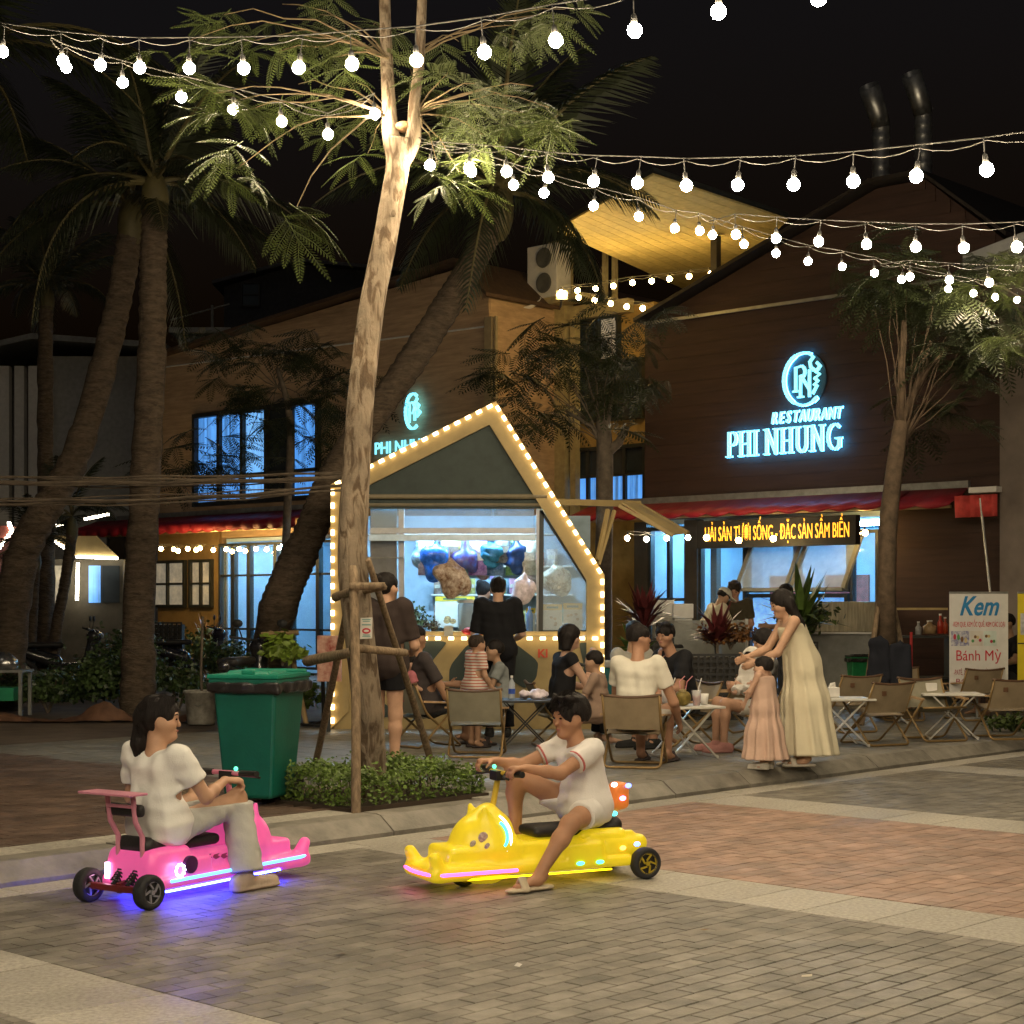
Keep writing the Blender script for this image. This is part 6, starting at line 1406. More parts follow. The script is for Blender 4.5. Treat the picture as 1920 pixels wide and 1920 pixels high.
M_yellow = mat('yellow_shell', (.74,.56,.02), .32, var=.10, scale=6, spec=.5, emit=(1.0,.78,.02), estr=.20)  # same here: inner LED glow put into the shell as emission
PK = Vector((-1.965,8.52,0)); PKA = math.radians(57); YK_ = Vector((.64,9.55,0)); YKA = math.radians(206)
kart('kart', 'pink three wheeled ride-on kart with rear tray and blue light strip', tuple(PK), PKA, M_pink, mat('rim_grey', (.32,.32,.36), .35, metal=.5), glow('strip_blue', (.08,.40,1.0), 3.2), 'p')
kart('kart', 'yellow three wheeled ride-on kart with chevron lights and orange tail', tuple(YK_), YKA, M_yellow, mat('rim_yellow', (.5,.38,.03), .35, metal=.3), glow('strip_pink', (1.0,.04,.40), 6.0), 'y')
# riders
W_shirt = cloth('white_shirt', (.74,.73,.69), var=.03); W_pants = cloth('pale_jeans', (.44,.44,.41), var=.05)
M_sandal = cloth('beige_shoe', (.42,.34,.26)); 
JW = dict(pelvis=(.27,0,.385), chest=(.265,.0,.655), head=(.285,-.01,.915), shL=(.26,.165,.735), shR=(.26,-.165,.735), elL=(.32,.235,.50), elR=(.38,-.235,.52), wrL=(.60,.20,.575), wrR=(.615,-.15,.585),
          hipL=(.29,.09,.36), hipR=(.29,-.09,.36), knL=(.72,.15,.46), knR=(.72,-.14,.475), anL=(.70,.25,.085), anR=(.68,-.235,.085), toeL=(.86,.27,.03), toeR=(.84,-.25,.03))
person('person in white T-shirt and pale wide trousers riding the pink kart, long dark ponytail', tuple(PK), PKA, JW, sc=.97, h=.0075, skin=(.46,.27,.17), hairstyle='pony', yaw=-.85, pitch=.05, top=W_shirt, sleeve=.62, bottom=W_pants, leg=1.97, bfit=.03, shoes=('sneaker', M_sandal), hands=('grip','grip'),
       hand_dirs={'R': (V3(.8,-.3,-.1), V3(.2,.1,-1), V3(-.2,.9,.2)), 'L': (V3(.9,.1,.1), V3(.2,0,-1), V3(0,-1,.1))}, hem=.04, folds=.006, build=.92)
JB = dict(pelvis=(.25,0,.40), chest=(.29,0,.64), head=(.36,0,.885), shL=(.30,.155,.715), shR=(.32,-.155,.715), elL=(.53,.21,.60), elR=(.55,-.21,.61), wrL=(.725,.185,.635), wrR=(.73,-.19,.645),
          hipL=(.27,.085,.38), hipR=(.27,-.085,.38), knL=(.50,.27,.335), knR=(.60,-.20,.565), anL=(.70,.30,.085), anR=(.57,-.24,.20), toeL=(.845,.33,.03), toeR=(.72,-.25,.155))
b_ = person('person in white top with pink cuffs and white shorts riding the yellow kart', tuple(YK_), YKA, JB, sc=.92, h=.0075, skin=(.40,.21,.12), hairstyle='tuft', yaw=.12, pitch=.12, top=cloth('white_knit', (.72,.69,.66), var=.03), sleeve=.55, bottom=cloth('white_shorts', (.72,.70,.67), var=.03), leg=.5, bfit=.018, shoes=('slide', cloth('cream_slide', (.5,.42,.3))), hands=('grip','grip'),
       hand_dirs={'R': (V3(.9,-.1,.0), V3(.3,0,-1), V3(0,1,.1)), 'L': (V3(.9,.1,.0), V3(.3,0,-1), V3(0,-1,.1))}, folds=.006, hem=.03, build=1.0)
for S in ('L','R'):
    a, e = Vector(JB['sh'+S]), Vector(JB['el'+S]); p = a.lerp(e, .5); d = (e-a).normalized(); mb = MB(); u_ = d.orthogonal().normalized(); v_ = d.cross(u_)
    mb.tube([p+(u_*math.cos(t)+v_*math.sin(t))*.060 for t in np.linspace(0,2*math.pi,21)], .006, 6, cap=False); obj('cuff_band', mb, cloth('pink_cuff', (.55,.16,.15)), b_)
mb = MB(); mb.ball((.385,.045,.60), .028, 8, 6, sc=(.35,1,1)); obj('chest_print', mb, cloth('print_orange', (.5,.10,.04)), b_)

# hair strands of the two riders
def strands(root, J, yaw, pitch, hs, kind, m, seed):
    r = random.Random(seed); R = rotm(yaw, pitch); H_ = np.array(J['head'], float); q = hs*.97; mb = MB()
    def hp(x,y,z): return Vector(H_ + R @ (np.array((x,y,z))*q))
    n = 420
    for i in range(n):
        if kind == 'pony':
            if i % 3:                      # combed back from the hairline to the tie
                a = r.uniform(-1.5,1.5); e = r.uniform(.25,1.35); p = []
                x0, y0, z0 = .07*math.cos(a*.7), .084*math.sin(a), .03+.095*math.cos(a)*r.uniform(.6,1)
                for k in range(6):
                    t = k/5; x = x0*(1-t)+(-.115)*t; y = y0*(1-t*t); z = z0*(1-t)+.04*t; L = math.sqrt(((x+.016)/.113)**2+(y/.092)**2+((z-.03)/.107)**2)+1e-6; f_ = max(1.0, 1.012/L) if L < 1.0 else 1.0; p.append(hp(-.016+(x+.016)*f_, y*f_, .03+(z-.03)*f_))
                mb.tube(p, [.0022]*5+[.001], 3, cap=False)
            else:                          # the tail
                a = r.uniform(0,6.28); rd = r.uniform(.015,.042); p = [hp(-.105,rd*.4*math.cos(a),.02)]
                for k in range(1,7): t = k/6; p.append(hp(-.112+.022*t+rd*math.sin(a)*(1-.5*t)*.8, .02*t+rd*math.cos(a)*(1-.35*t)*1.2, .02-(.29+r.uniform(0,.05))*t))
                mb.tube(p, [.003,.003,.003,.0028,.0024,.0018,.0006], 3, cap=False)
        else:
            a = r.uniform(-3.1,3.1); rad = r.uniform(0,1)**.6; x, y = .095*rad*math.cos(a)-.02, .078*rad*math.sin(a); z = .03+.118*math.sqrt(max(0,1-rad*rad*.9)); d = Vector((.55+.3*r.random(), y*6+r.uniform(-.2,.2), .35-.9*rad*(1 if x < 0 else .5)))
            p = [hp(x,y,z)]; L = r.uniform(.035,.075)
            for k in range(1,4): p.append(p[-1]+Vector(R @ np.array(d.normalized()))*L*q/3); d.z -= .45
            mb.tube(p, [.0035,.0035,.0025,.0006], 3, cap=False)
    o = obj('hair_strands', mb, m, root); o['kind'] = 'stuff'
rd_ = [o for o in C.objects if o.name.startswith('person') and o.parent is None]
strands(rd_[0], JW, -.85, .05, 1.0, 'pony', MATS['hair_0.012'], 1); strands(rd_[1], JB, .12, .12, 1.0, 'tuft', MATS['hair_0.012'], 2)
# ------------------------------------------------------------------ camp chairs and tables
M_canvas = mat('canvas_beige', (.30,.235,.15), .9, var=.12, scale=6, bump=.2, bscale=200); M_canvasg = mat('canvas_olive', (.27,.25,.185), .9, var=.12, scale=6, bump=.2, bscale=200)
M_alu = mat('frame_gold', (.26,.17,.07), .45, metal=.35, var=.2); M_arm = mat('arm_wood', (.42,.27,.14), .55, var=.3, scale=12, stretch=(1,6,1)); M_ttop = mat('table_white', (.62,.60,.54), .5, var=.08); M_tleg = mat('table_leg', (.55,.53,.48), .4, metal=.3)
def rtube(mb, pts, r, rad=.05):
    out = [Vector(pts[0])]
    for i in range(1, len(pts)-1):
        p0, p1, p2 = Vector(pts[i-1]), Vector(pts[i]), Vector(pts[i+1]); a = p1+(p0-p1).normalized()*rad; b = p1+(p2-p1).normalized()*rad
        for k in range(5): t = k/4; out.append(a*(1-t)**2+p1*2*t*(1-t)+b*t*t)
    out.append(Vector(pts[-1])); mb.tube(out, r, 7)
def chair_meshes(m):
    w_ = .24; D = {}
    mb = MB(); rtube(mb, [(.20,-w_,.43),(-.24,-w_,.013),(-.24,w_,.013),(.20,w_,.43)], .012); D['rear_leg_frame'] = mb.mesh('rear_leg_frame', M_alu, True)
    mb = MB(); rtube(mb, [(-.31,-w_,.63),(-.17,-w_,.34),(.25,-w_,.013),(.25,w_,.013),(-.17,w_,.34),(-.31,w_,.63)], .012); D['front_leg_frame'] = mb.mesh('front_leg_frame', M_alu, True)
    mb = MB(); vs = []
    for i in range(9):
        for j in range(7): u_, v_ = i/8, j/6; y = (u_-.5)*.46; vs.append((-.175-.125*v_-.03*math.sin(math.pi*u_)*(1-.5*v_)*.8, y, .33+.285*v_-.018*math.sin(math.pi*u_)*v_))
    mb.add(vs, [(i*7+j,(i+1)*7+j,(i+1)*7+j+1,i*7+j+1) for i in range(8) for j in range(6)]); vs2 = [(x-.008,y,z) for x,y,z in vs]; mb.add(vs2, [(i*7+j+1,(i+1)*7+j+1,(i+1)*7+j,i*7+j) for i in range(8) for j in range(6)]); D['backrest'] = mb.mesh('backrest', m, True)
    mb = MB(); vs = []
    for i in range(9):
        for j in range(7): u_, v_ = i/8, j/6; vs.append((-.19+.4*v_, (u_-.5)*.45, .30+.055*v_-.03*math.sin(math.pi*u_)*math.sin(math.pi*v_)))
    mb.add(vs, [(i*7+j,i*7+j+1,(i+1)*7+j+1,(i+1)*7+j) for i in range(8) for j in range(6)]); mb.add([(x,y,z-.01) for x,y,z in vs], [(i*7+j,(i+1)*7+j,(i+1)*7+j+1,i*7+j+1) for i in range(8) for j in range(6)]); D['seat'] = mb.mesh('seat', m, True)
    mb = MB(); mb.tube([(-.305,y,.628-.022*math.sin(math.pi*(y/.5+.5))) for y in np.linspace(-.26,.26,11)], .014, 8); D['top_rail'] = mb.mesh('top_rail', mat('rail_dark_wood', (.10,.055,.03), .5), True)
    mb = MB(); mb.tube([(.21,-.24,.345),(.21,.24,.345)], .011, 7); D['seat_rail'] = mb.mesh('seat_rail', M_alu, True)
    mb = MB(); mb.box((0,0,0), (.44,.045,.018)); D['armrest'] = mb.mesh('armrest', M_arm)
    mb = MB(); mb.b2((-.307,.09,.50),(-.303,.14,.545)); D['leather_patch'] = mb.mesh('leather_patch', mat('patch', (.12,.06,.03), .7)); return D
CH = {'b': chair_meshes(M_canvas), 'g': chair_meshes(M_canvasg)}
def chair(label, p, rz, kind='b', patch=True):
    root = thing('camp_chair', label, 'chair', tuple(p), rz, 'folding camp chairs')
    for n_, me in CH[kind].items():
        if n_ == 'armrest':
            for sg_ in (-1,1): link('armrest', me, root, (-.005,sg_*.25,.445), (0,.06,0))
        elif n_ != 'leather_patch' or patch: link(n_, me, root)
    return root
TL = {}
def table(label, p, rz, L=.62, Wd=.5, H=.46, top=None, leg=None):
    root = thing('camp_table', label, 'table', tuple(p), rz, 'low folding tables'); top = top or M_ttop; leg = leg or M_tleg
    mb = MB(); mb.box((0,0,H), (L,Wd,.022)); obj('table_top', mb, top, root, bev=.006)
    for sg_ in (-1,1):
        for d in (-1,1): mb = MB(); mb.beam((d*L*.40,sg_*Wd*.42,.0),(-d*L*.34,sg_*(Wd*.42+.012*d),H-.012), .022, .014); obj('leg', mb, leg, root)
    mb = MB(); mb.beam((L*.40,-Wd*.42,.02),(L*.40,Wd*.42,.02), .016); obj('foot_bar', mb, leg, root); mb = MB(); mb.beam((-L*.40,-Wd*.42,.02),(-L*.40,Wd*.42,.02), .016); obj('foot_bar', mb, leg, root)
    return root
def dg(a): return math.radians(a)
cA = gnd(895,1418); chair('olive camp chair with its back to the kart riders, behind it the striped child', cA, dg(85), 'g', False)
cB = gnd(1192,1437); chair('beige camp chair occupied by the person in cream polo', cB, dg(78), 'b', False)
cC = gnd(800,1400); chair('olive camp chair beside the tree stakes, occupied', cC, dg(38), 'g', False)
t1 = gnd(1572,1398); t2 = gnd(1782,1384); t4 = gnd(1282,1420); t3 = gnd(985,1405); t5 = gnd(1655,1355)
table('white folding table right of the cream dress', t1, dg(5)); table('white folding table between the olive chair and the ice cream banner', t2, dg(-5)); table('white folding table with coconut and iced drinks', t4, dg(20), .6, .5)
table('black folding table behind the dark haired kart rider', t3, dg(0), .6, .5, .47, mat('table_black', (.02,.02,.02), .5), mat('table_black')); table('white folding table with napkin box near the green wheelie bin', t5, dg(0))
chair('beige camp chair pushed up to the table right of the cream dress', gnd(1640,1396), dg(115)); chair('olive camp chair facing the plaza with empty seat', gnd(1752,1388), dg(-75), 'g'); chair('beige camp chair beside the ice cream banner, at the end of the row', gnd(1880,1385), dg(100))
chair('beige camp chair behind the table next to the ice cream banner', gnd(1822,1350), dg(105)); chair('beige camp chair half hidden behind the cream dress', gnd(1588,1372), dg(110)); chair('beige camp chair near the green wheelie bin, facing the plaza', gnd(1690,1350), dg(-95))
chair('empty camp chair between the black shirt and the hooded baby', gnd(1350,1372), dg(150)); chair('camp chair occupied by the person in black shirt', gnd(1280,1398), dg(205), 'b', False); chair('camp chair under the person wearing pink trainers', gnd(1430,1408), dg(190), 'b', False)
bc = chair('dark camp chair under the singer with bobbed hair', gnd(1050,1398), dg(10), 'g', False)
# things on the tables
def on(t, dx, dy, H=.472): return (t.x+dx, t.y+dy, .12+H)
co = thing('coconut_drink', 'green brown coconut with straws on the white table', 'coconut', on(t4,-.02,-.1)); s = SDF((-.09,-.09,0),(.09,.09,.16), .008); s.ell((0,0,.072),(.078,.078,.074), k=0); s.plane((0,0,.132),(0,0,1)); link('husk', s.mesh('husk', mat('coconut', (.16,.12,.025), .6, var=.5, scale=20)), co)
mb = MB(); mb.lathe([(.03,.128),(.034,.15),(.026,.152)], (0,0,0), 8); obj('cut_rim', mb, mat('coco_flesh', (.5,.4,.2), .7), co)
for a in (.02,-.015): mb = MB(); mb.tube([(a,0,.12),(a*2,0,.22),(a*2+.05,0,.27)], .005, 6); obj('straw', mb, mat('straw_pink', (.6,.25,.28), .5), co)
def cup(label, p, c, hgt=.14):
    root = thing('iced_drink', label, 'cup', p, 0, 'drinks on the tables'); mb = MB(); mb.lathe([(.03,0),(.045,hgt),(.043,hgt),(.029,.004)], (0,0,0), 14); obj('cup', mb, mat('cup_clear', (.7,.7,.7), .1, var=0, alpha=.35), root, smooth=True)
    mb = MB(); mb.lathe([(.027,.006),(.036,hgt*.62)], (0,0,0), 12); obj('drink', mb, mat('drink_%.2f' % c[0], c, .3, var=.2), root); mb = MB(); mb.tube([(.01,0,.03),(.02,0,hgt+.03),(.045,0,hgt+.11)], .005, 6); obj('straw', mb, M_white, root)
cup('plastic cup of red iced drink beside the coconut', on(t4,.11,-.06), (.5,.02,.03)); cup('plastic cup of pale milk tea behind the coconut', on(t4,-.12,.03), (.5,.38,.33)); cup('plastic cup with pink straw at the table edge', on(t4,-.17,-.08), (.45,.3,.3))
wb_ = thing('water_bottle', 'clear water bottle with blue label on the black table', 'bottle', on(t3,-.13,.0,.482)); mb = MB(); mb.lathe([(.03,0),(.032,.02),(.032,.15),(.012,.19),(.012,.21)], (0,0,0), 14); obj('bottle_body', mb, mat('bottle_clear', (.6,.65,.7), .1, var=0, alpha=.45), wb_, smooth=True)
mb = MB(); mb.lathe([(.033,.05),(.033,.10)], (0,0,0), 14); obj('label_band', mb, mat('label_blue', (.03,.08,.4), .5), wb_); mb = MB(); mb.lathe([(.013,.205),(.013,.225)], (0,0,0), 10); obj('cap', mb, M_white, wb_)
pb_ = thing('plastic_bag', 'crumpled white plastic bag on the black table', 'bag', on(t3,.08,.02,.482)); s = SDF((-.16,-.1,0),(.16,.1,.14), .009); r = random.Random(2)
for i in range(6): s.ell((r.uniform(-.1,.1),r.uniform(-.03,.03),.04), (.05,.05,.04), k=.03)
s.wob(.01, 60, 2); link('bag', s.mesh('bag', M_whib), pb_)
for lbl, t, dx, dy in (('white napkin box on the table right of the cream dress', t1, -.05, .05), ('white napkin box on the table near the wheelie bin', t5, -.05, 0), ('white napkin box on the table by the ice cream banner', t2, -.2, .05)):
    n_ = thing('napkin_box', lbl, 'napkin box', on(t,dx,dy), .2, 'napkin boxes'); mb = MB(); mb.box((0,0,.05), (.12,.1,.1)); obj('box', mb, M_white, n_, bev=.008); mb = MB(); mb.add([(-.04,0,.1),(.04,.01,.1),(.03,.0,.15),(-.02,.01,.14)], [(0,1,2,3)]); mb.add([(-.03,.01,.1),(.03,-.01,.1),(.02,.02,.13)], [(0,1,2)]); obj('tissue', mb, M_white, n_)
pc_ = thing('paper_cup', 'white paper cup on the table beside the coconut', 'cup', on(t4,.2,.12)); mb = MB(); mb.lathe([(.03,0),(.042,.1),(.04,.1),(.028,.004)], (0,0,0), 14); obj('cup', mb, M_white, pc_, smooth=True)
# ------------------------------------------------------------------ seated and standing people
G = (.40,.24,.15)
def P(x, y, z=.12): p = gnd(x, y, z); return (p.x, p.y, p.z)
J = sit(.31, 1.04, .10); J['elR'] = V3(.12,-.30,.55); J['wrR'] = V3(.36,-.27,.36); J['elL'] = V3(.2,.25,.58); J['wrL'] = V3(.40,.12,.55)
person('person in cream polo shirt and white shorts seated with back to the plaza', P(1192,1437), dg(66), J, sc=1.04, h=.011, skin=(.40,.22,.14), hairstyle='short', yaw=-1.0, face=True, top=cloth('cream_polo', (.68,.65,.56), var=.03), sleeve=.6, bottom=cloth('white_shorts2', (.52,.5,.46)), leg=.8, shoes=('slide', cloth('dark_slide', (.05,.04,.04))), build=1.08)
J = sit(.31, 1.06, .28); J['elR'] = V3(.28,-.25,.60); J['wrR'] = V3(.22,-.10,.84); J['elL'] = V3(.25,.24,.58); J['wrL'] = V3(.42,.08,.56)
bm_ = person('person in black shirt and glasses raising a hand to the mouth', P(1280,1398), dg(215), J, sc=1.06, h=.011, skin=(.40,.22,.14), hairstyle='fringe', yaw=.25, pitch=.15, top=cloth('black_shirt', (.018,.018,.02)), sleeve=.75, bottom=cloth('dark_shorts', (.05,.05,.055)), leg=.9, shoes=('sneaker', cloth('black_shoe', (.03,.03,.03))), build=1.18, hand_dirs={'R': (V3(.1,.3,.9), V3(-.8,.4,0), V3(.3,.2,.3)), 'L': None})
J = sit(.31, .95, -.05, kx_=.43, kz_=.46); J['wrL'] = V3(.26,.08,.62); J['wrR'] = V3(.26,-.10,.58); J['elR'] = V3(.08,-.26,.55)
person('seated person in black and white top, white shorts and pink trainers holding the baby', P(1430,1408), dg(192), J, sc=.98, h=.011, skin=(.45,.26,.17), hairstyle='bob', pitch=.2, top=cloth('mono_top', (.12,.12,.12), var=.6), sleeve=.4, bottom=cloth('white_shorts3', (.55,.53,.48)), leg=.62, shoes=('sneaker', cloth('pink_trainer', (.45,.22,.2))))
def tot(J, d): return {k: np.array(v)*d for k, v in J.items()}
hb = at(1408,1300,15.35); J = tot(sit(.0, 1.0, -.05, kx_=.3, kz_=.16), .42)
J['anL'] = V3(.19,.06,.02); J['anR'] = V3(.19,-.06,.02); J['toeL'] = V3(.25,.06,.02); J['toeR'] = V3(.25,-.06,.02)
bb_ = person('hooded baby in white sitting on the lap of the person in pink trainers', tuple(hb), dg(235), J, sc=.44, hs=.74, h=.008, skin=(.55,.34,.25), hairstyle='short', yaw=.1, pitch=.05, top=cloth('baby_white', (.6,.58,.54)), sleeve=1.8, bottom=cloth('baby_white'), leg=1.9)
Hc = J['head']; s = SDF(Hc-.14, Hc+.14, .008); s.ell(Hc+V3(-.018,0,.008), (.098,.088,.098), k=0); c = SDF(Hc-.14, Hc+.14, .008); c.ell(Hc+V3(.075,0,-.012), (.075,.06,.072), k=0); c.ell(Hc+V3(-.01,0,0),(.083,.074,.086),k=0); c.ell(Hc+V3(0,0,-.1),(.07,.06,.05),k=0); s.cut(c); link('hood', s.mesh('hood', cloth('baby_white')), bb_)
J = stand(.925, .30); J['elL'] = V3(.27,.19,.98); J['wrL'] = V3(.44,.14,.90); J['elR'] = V3(.27,-.17,1.0); J['wrR'] = V3(.47,-.10,.93)
dw_ = person('person with long dark hair in cream sleeveless dress bending towards the baby', P(1505,1436), dg(186), J, sc=.95, h=.010, skin=(.48,.29,.19), hairstyle='long', pitch=.30, dress=(mat('cream_dress', (.66,.60,.44), .9, var=.04, bump=.2, bscale=220, spec=.15), [((.08,0,1.15),.118),((.0,0,.88),.155),((-.03,0,.55),.20),((-.05,0,.10),.26)]), shoes=('slide', cloth('white_slide', (.6,.55,.48))), feet=True)
J = tot(stand(1.0, .06), .585); J['head'] = V3(.02,0,.855); J['elL'] = V3(.08,.13,.66); J['wrL'] = V3(.14,.10,.56); J['elR'] = V3(.02,-.14,.62); J['wrR'] = V3(.02,-.15,.50)
td = person('toddler in peach tulle dress with hair bow standing beside the cream dress', P(1434,1443), dg(150), J, sc=.6, hs=.80, h=.008, skin=(.50,.31,.22), hairstyle='short', yaw=.2, dress=(mat('peach_tulle', (.56,.39,.31), .9, var=.05, bump=.2, bscale=220, spec=.15), [((0,0,.72),.085),((0,0,.52),.105),((0,0,.30),.15),((-.01,0,.09),.19)]), shoes=('sneaker', cloth('white_shoe', (.6,.57,.5))))
mb = MB(); Hc = Vector(J['head']); 
for sg_ in (-1,1): mb.ball(Hc+Vector((-.06,-.045+sg_*.025,.065)), .026, 8, 6, sc=(.6,1,.8))
obj('hair_bow', mb, cloth('bow_cream', (.6,.5,.4)), td, smooth=True)
J = tot(stand(1.0,.05), .66); J['head'] = V3(.03,0,1.0); J['elR'] = V3(.03,-.15,.70); J['wrR'] = V3(.12,-.13,.58)
person('child in red and white striped T-shirt standing behind the olive chair', P(890,1402), dg(30), J, sc=.68, hs=.84, h=.009, skin=(.42,.25,.16), hairstyle='buzz', hair=(.03,.02,.014), top=None or mat('striped_shirt', (.55,.5,.45), .9, var=0), sleeve=.7, bottom=cloth('brown_shorts', (.12,.08,.06)), leg=.8, shoes=('slide', cloth('dark_slide')))
# stripes come from a band texture on the cloth
ms = MATS['striped_shirt'].node_tree; b_n = ms.nodes['Principled BSDF']; wv = ms.nodes.new('ShaderNodeTexWave'); wv.bands_direction = 'Z'; wv.inputs['Scale'].default_value = 11; wv.inputs['Distortion'].default_value = .6
tcn = ms.nodes.new('ShaderNodeTexCoord'); ms.links.new(tcn.outputs['Object'], wv.inputs['Vector']); rp = ms.nodes.new('ShaderNodeValToRGB'); rp.color_ramp.interpolation = 'CONSTANT'; rp.color_ramp.elements[0].color = (.42,.14,.10,1); rp.color_ramp.elements[1].position = .42; rp.color_ramp.elements[1].color = (.58,.53,.47,1)
ms.links.new(wv.outputs['Fac'], rp.inputs[0]); ms.links.new(rp.outputs[0], b_n.inputs['Base Color'])
J = sit(.31, .8, .15); person('child in grey T-shirt seated at the black table facing the striped child', P(945,1385), dg(185), J, sc=.8, hs=.92, h=.011, skin=(.40,.24,.15), hairstyle='short', yaw=.1, top=cloth('grey_tee', (.22,.24,.24)), sleeve=.6, bottom=cloth('dark_shorts'), leg=.9)
J = sit(.31, 1.0, .12); J['elR'] = V3(.2,-.24,.60); J['wrR'] = V3(.30,-.09,.86); J['elL'] = V3(.2,.22,.58)
sg2 = person('singer with black bobbed hair and black top holding a microphone', P(1050,1398), dg(18), J, sc=1.0, h=.011, skin=(.50,.31,.22), hairstyle='bob', yaw=-.1, top=cloth('black_top', (.015,.015,.017)), sleeve=.2, bottom=cloth('black_top'), leg=1.9, hands=('relax','fist'), hand_dirs={'R': (V3(.3,.1,.9), V3(0,1,.1), V3(.5,0,.3)), 'L': None})
mc = thing('microphone', 'black microphone on a stand raised to the singer', 'microphone', P(1098,1398)); b0 = gnd(1098,1398)
mb = MB(); mb.tube([at(1068,1288,16.8)-b0, at(1085,1251,16.8)-b0], .013, 8); obj('boom', mb, M_blackpl, mc); mb = MB(); mb.tube([at(1072,1240,16.8)-b0, at(1103,1250,16.8)-b0], .016, 8); mb.ball(at(1070,1239,16.8)-b0, .026, 8, 6); obj('capsule', mb, M_blackpl, mc)
mb = MB(); mb.tube([at(1068,1288,16.8)-b0, Vector((-.15,0,.02))], .012, 8); mb.lathe([(.14,0),(.14,.012),(.02,.03)], (-.15,0,0), 16); obj('stand', mb, M_blackpl, mc)
J = sit(.31, 1.02, -.2); J['wrR'] = V3(.3,-.12,.52); J['elR'] = V3(.1,-.26,.5); J['wrL'] = V3(.28,.1,.6)
person('seated person with bare knee and dark shorts holding the child in pink', P(800,1400), dg(25), J, sc=1.02, h=.012, skin=(.36,.20,.12), hairstyle='short', top=cloth('dark_tee', (.06,.05,.05)), sleeve=.6, bottom=cloth('dark_shorts'), leg=.7, shoes=('slide', cloth('dark_slide')))
J = tot(sit(.0, 1.0, 0, kx_=.3, kz_=.16), .5); J['anL'] = V3(.22,.06,.0); J['anR'] = V3(.22,-.06,.0); J['toeL'] = V3(.28,.06,-.02); J['toeR'] = V3(.28,-.06,-.02)
person('small child in pink top sitting on a lap beside the tree stakes', tuple(at(770,1318,16.6)), dg(10), J, sc=.52, hs=.8, h=.009, skin=(.48,.29,.20), hairstyle='short', yaw=-.3, top=cloth('pink_top', (.5,.17,.2)), sleeve=.6, bottom=cloth('pink_top'), leg=.6)
J = stand(1.0, .02); J['elR'] = V3(.08,-.24,1.05); J['wrR'] = V3(.26,-.12,1.0)
person('person in dark brown T-shirt and black shorts standing behind the tree stakes', P(722,1447), dg(62), J, sc=1.0, h=.010, skin=(.50,.30,.20), hairstyle='bun', yaw=-.3, top=cloth('brown_tee', (.045,.033,.03)), sleeve=.85, bottom=cloth('black_shorts', (.012,.012,.014)), leg=.5, hem=.10, fit=.03, build=1.08, shoes=('slide', cloth('dark_slide')), feet=True)
J = stand(1.02, .0); J['wrL'] = V3(.25,.16,1.02); J['wrR'] = V3(.25,-.16,1.0); J['elL'] = V3(.02,.25,1.08); J['elR'] = V3(.02,-.25,1.08)
person('customer all in black standing at the kiosk counter', (at(934,0,17.9).x, 17.9, .12), dg(92), J, sc=1.02, h=.011, skin=(.46,.28,.19), hairstyle='bun', pitch=.15, top=cloth('black_long', (.012,.012,.014)), sleeve=.95, bottom=cloth('black_long'), leg=1.95, hem=.12, fit=.03, face=False, shoes=('sneaker', cloth('black_shoe')))
J = stand(1.0, .25); J['wrR'] = V3(.3,-.1,1.0)
person('vendor in pale shirt bending inside the kiosk', (at(900,0,19.75).x, 19.75, .14), dg(75), J, sc=1.0, h=.014, skin=(.45,.28,.19), hairstyle='bun', pitch=.4, yaw=-.4, top=cloth('pale_blue', (.42,.5,.55)), sleeve=.9, bottom=cloth('black_long'), leg=1.9, face=False)
J = stand(1.03, .5); J['wrR'] = V3(.45,-.1,.95); J['wrL'] = V3(.45,.1,.95); J['elR'] = V3(.35,-.2,1.05); J['elL'] = V3(.35,.2,1.05)
cp_ = person('waiter in cream shirt and white cap bending over the foam boxes', (at(1318,0,23.3).x, 23.3, .12), dg(20), J, sc=1.0, h=.016, skin=G, hairstyle='short', pitch=.6, top=cloth('cream_shirt', (.55,.50,.36)), sleeve=.9, bottom=cloth('khaki', (.3,.26,.18)), leg=1.95, face=False)
Hc = np.array(J['head']); s = SDF(Hc-.16, Hc+.16, .012); Rr = rotm(0,.6); s.ell(Hc+Rr @ V3(-.012,0,.035), (.108,.09,.095), k=0, R=Rr); s.plane(Hc+Rr @ V3(0,0,.03), Rr @ V3(0,0,-1)); s.rbox(Hc+Rr @ V3(.12,0,.04), (.06,.06,.01), .008, k=.02, R=Rr); link('cap', s.mesh('cap', cloth('white_cap', (.55,.53,.45))), cp_)
J = stand(1.04, .02); J['wrR'] = V3(.25,-.14,.95); J['wrL'] = V3(.25,.14,.95)
person('waiter in brown T-shirt looking down in front of the bird patterned window', (at(1378,0,23.6).x, 23.6, .12), dg(255), J, sc=1.04, h=.015, skin=(.40,.22,.15), hairstyle='tuft', hair=(.03,.018,.012), pitch=.45, top=cloth('umber_tee', (.06,.05,.03)), sleeve=.75, bottom=cloth('dark_shorts'), leg=1.9)
J = stand(1.02, .0); J['wrR'] = V3(.25,-.14,1.05); J['wrL'] = V3(.3,.14,1.1)
person('waiter in black T-shirt standing side on by the steel counter', (at(1474,0,23.6).x, 23.6, .12), dg(190), J, sc=1.02, h=.015, skin=G, hairstyle='short', top=cloth('black_shirt'), sleeve=.75, bottom=cloth('dark_shorts'), leg=1.9)
J = sit(.31, 1.05, .1); person('person in grey shirt seated behind the cream polo', P(1180,1390), dg(-60), J, sc=1.02, h=.013, skin=G, hairstyle='short', top=cloth('grey_shirt', (.35,.34,.3)), sleeve=.7, bottom=cloth('dark_shorts'), leg=.9)
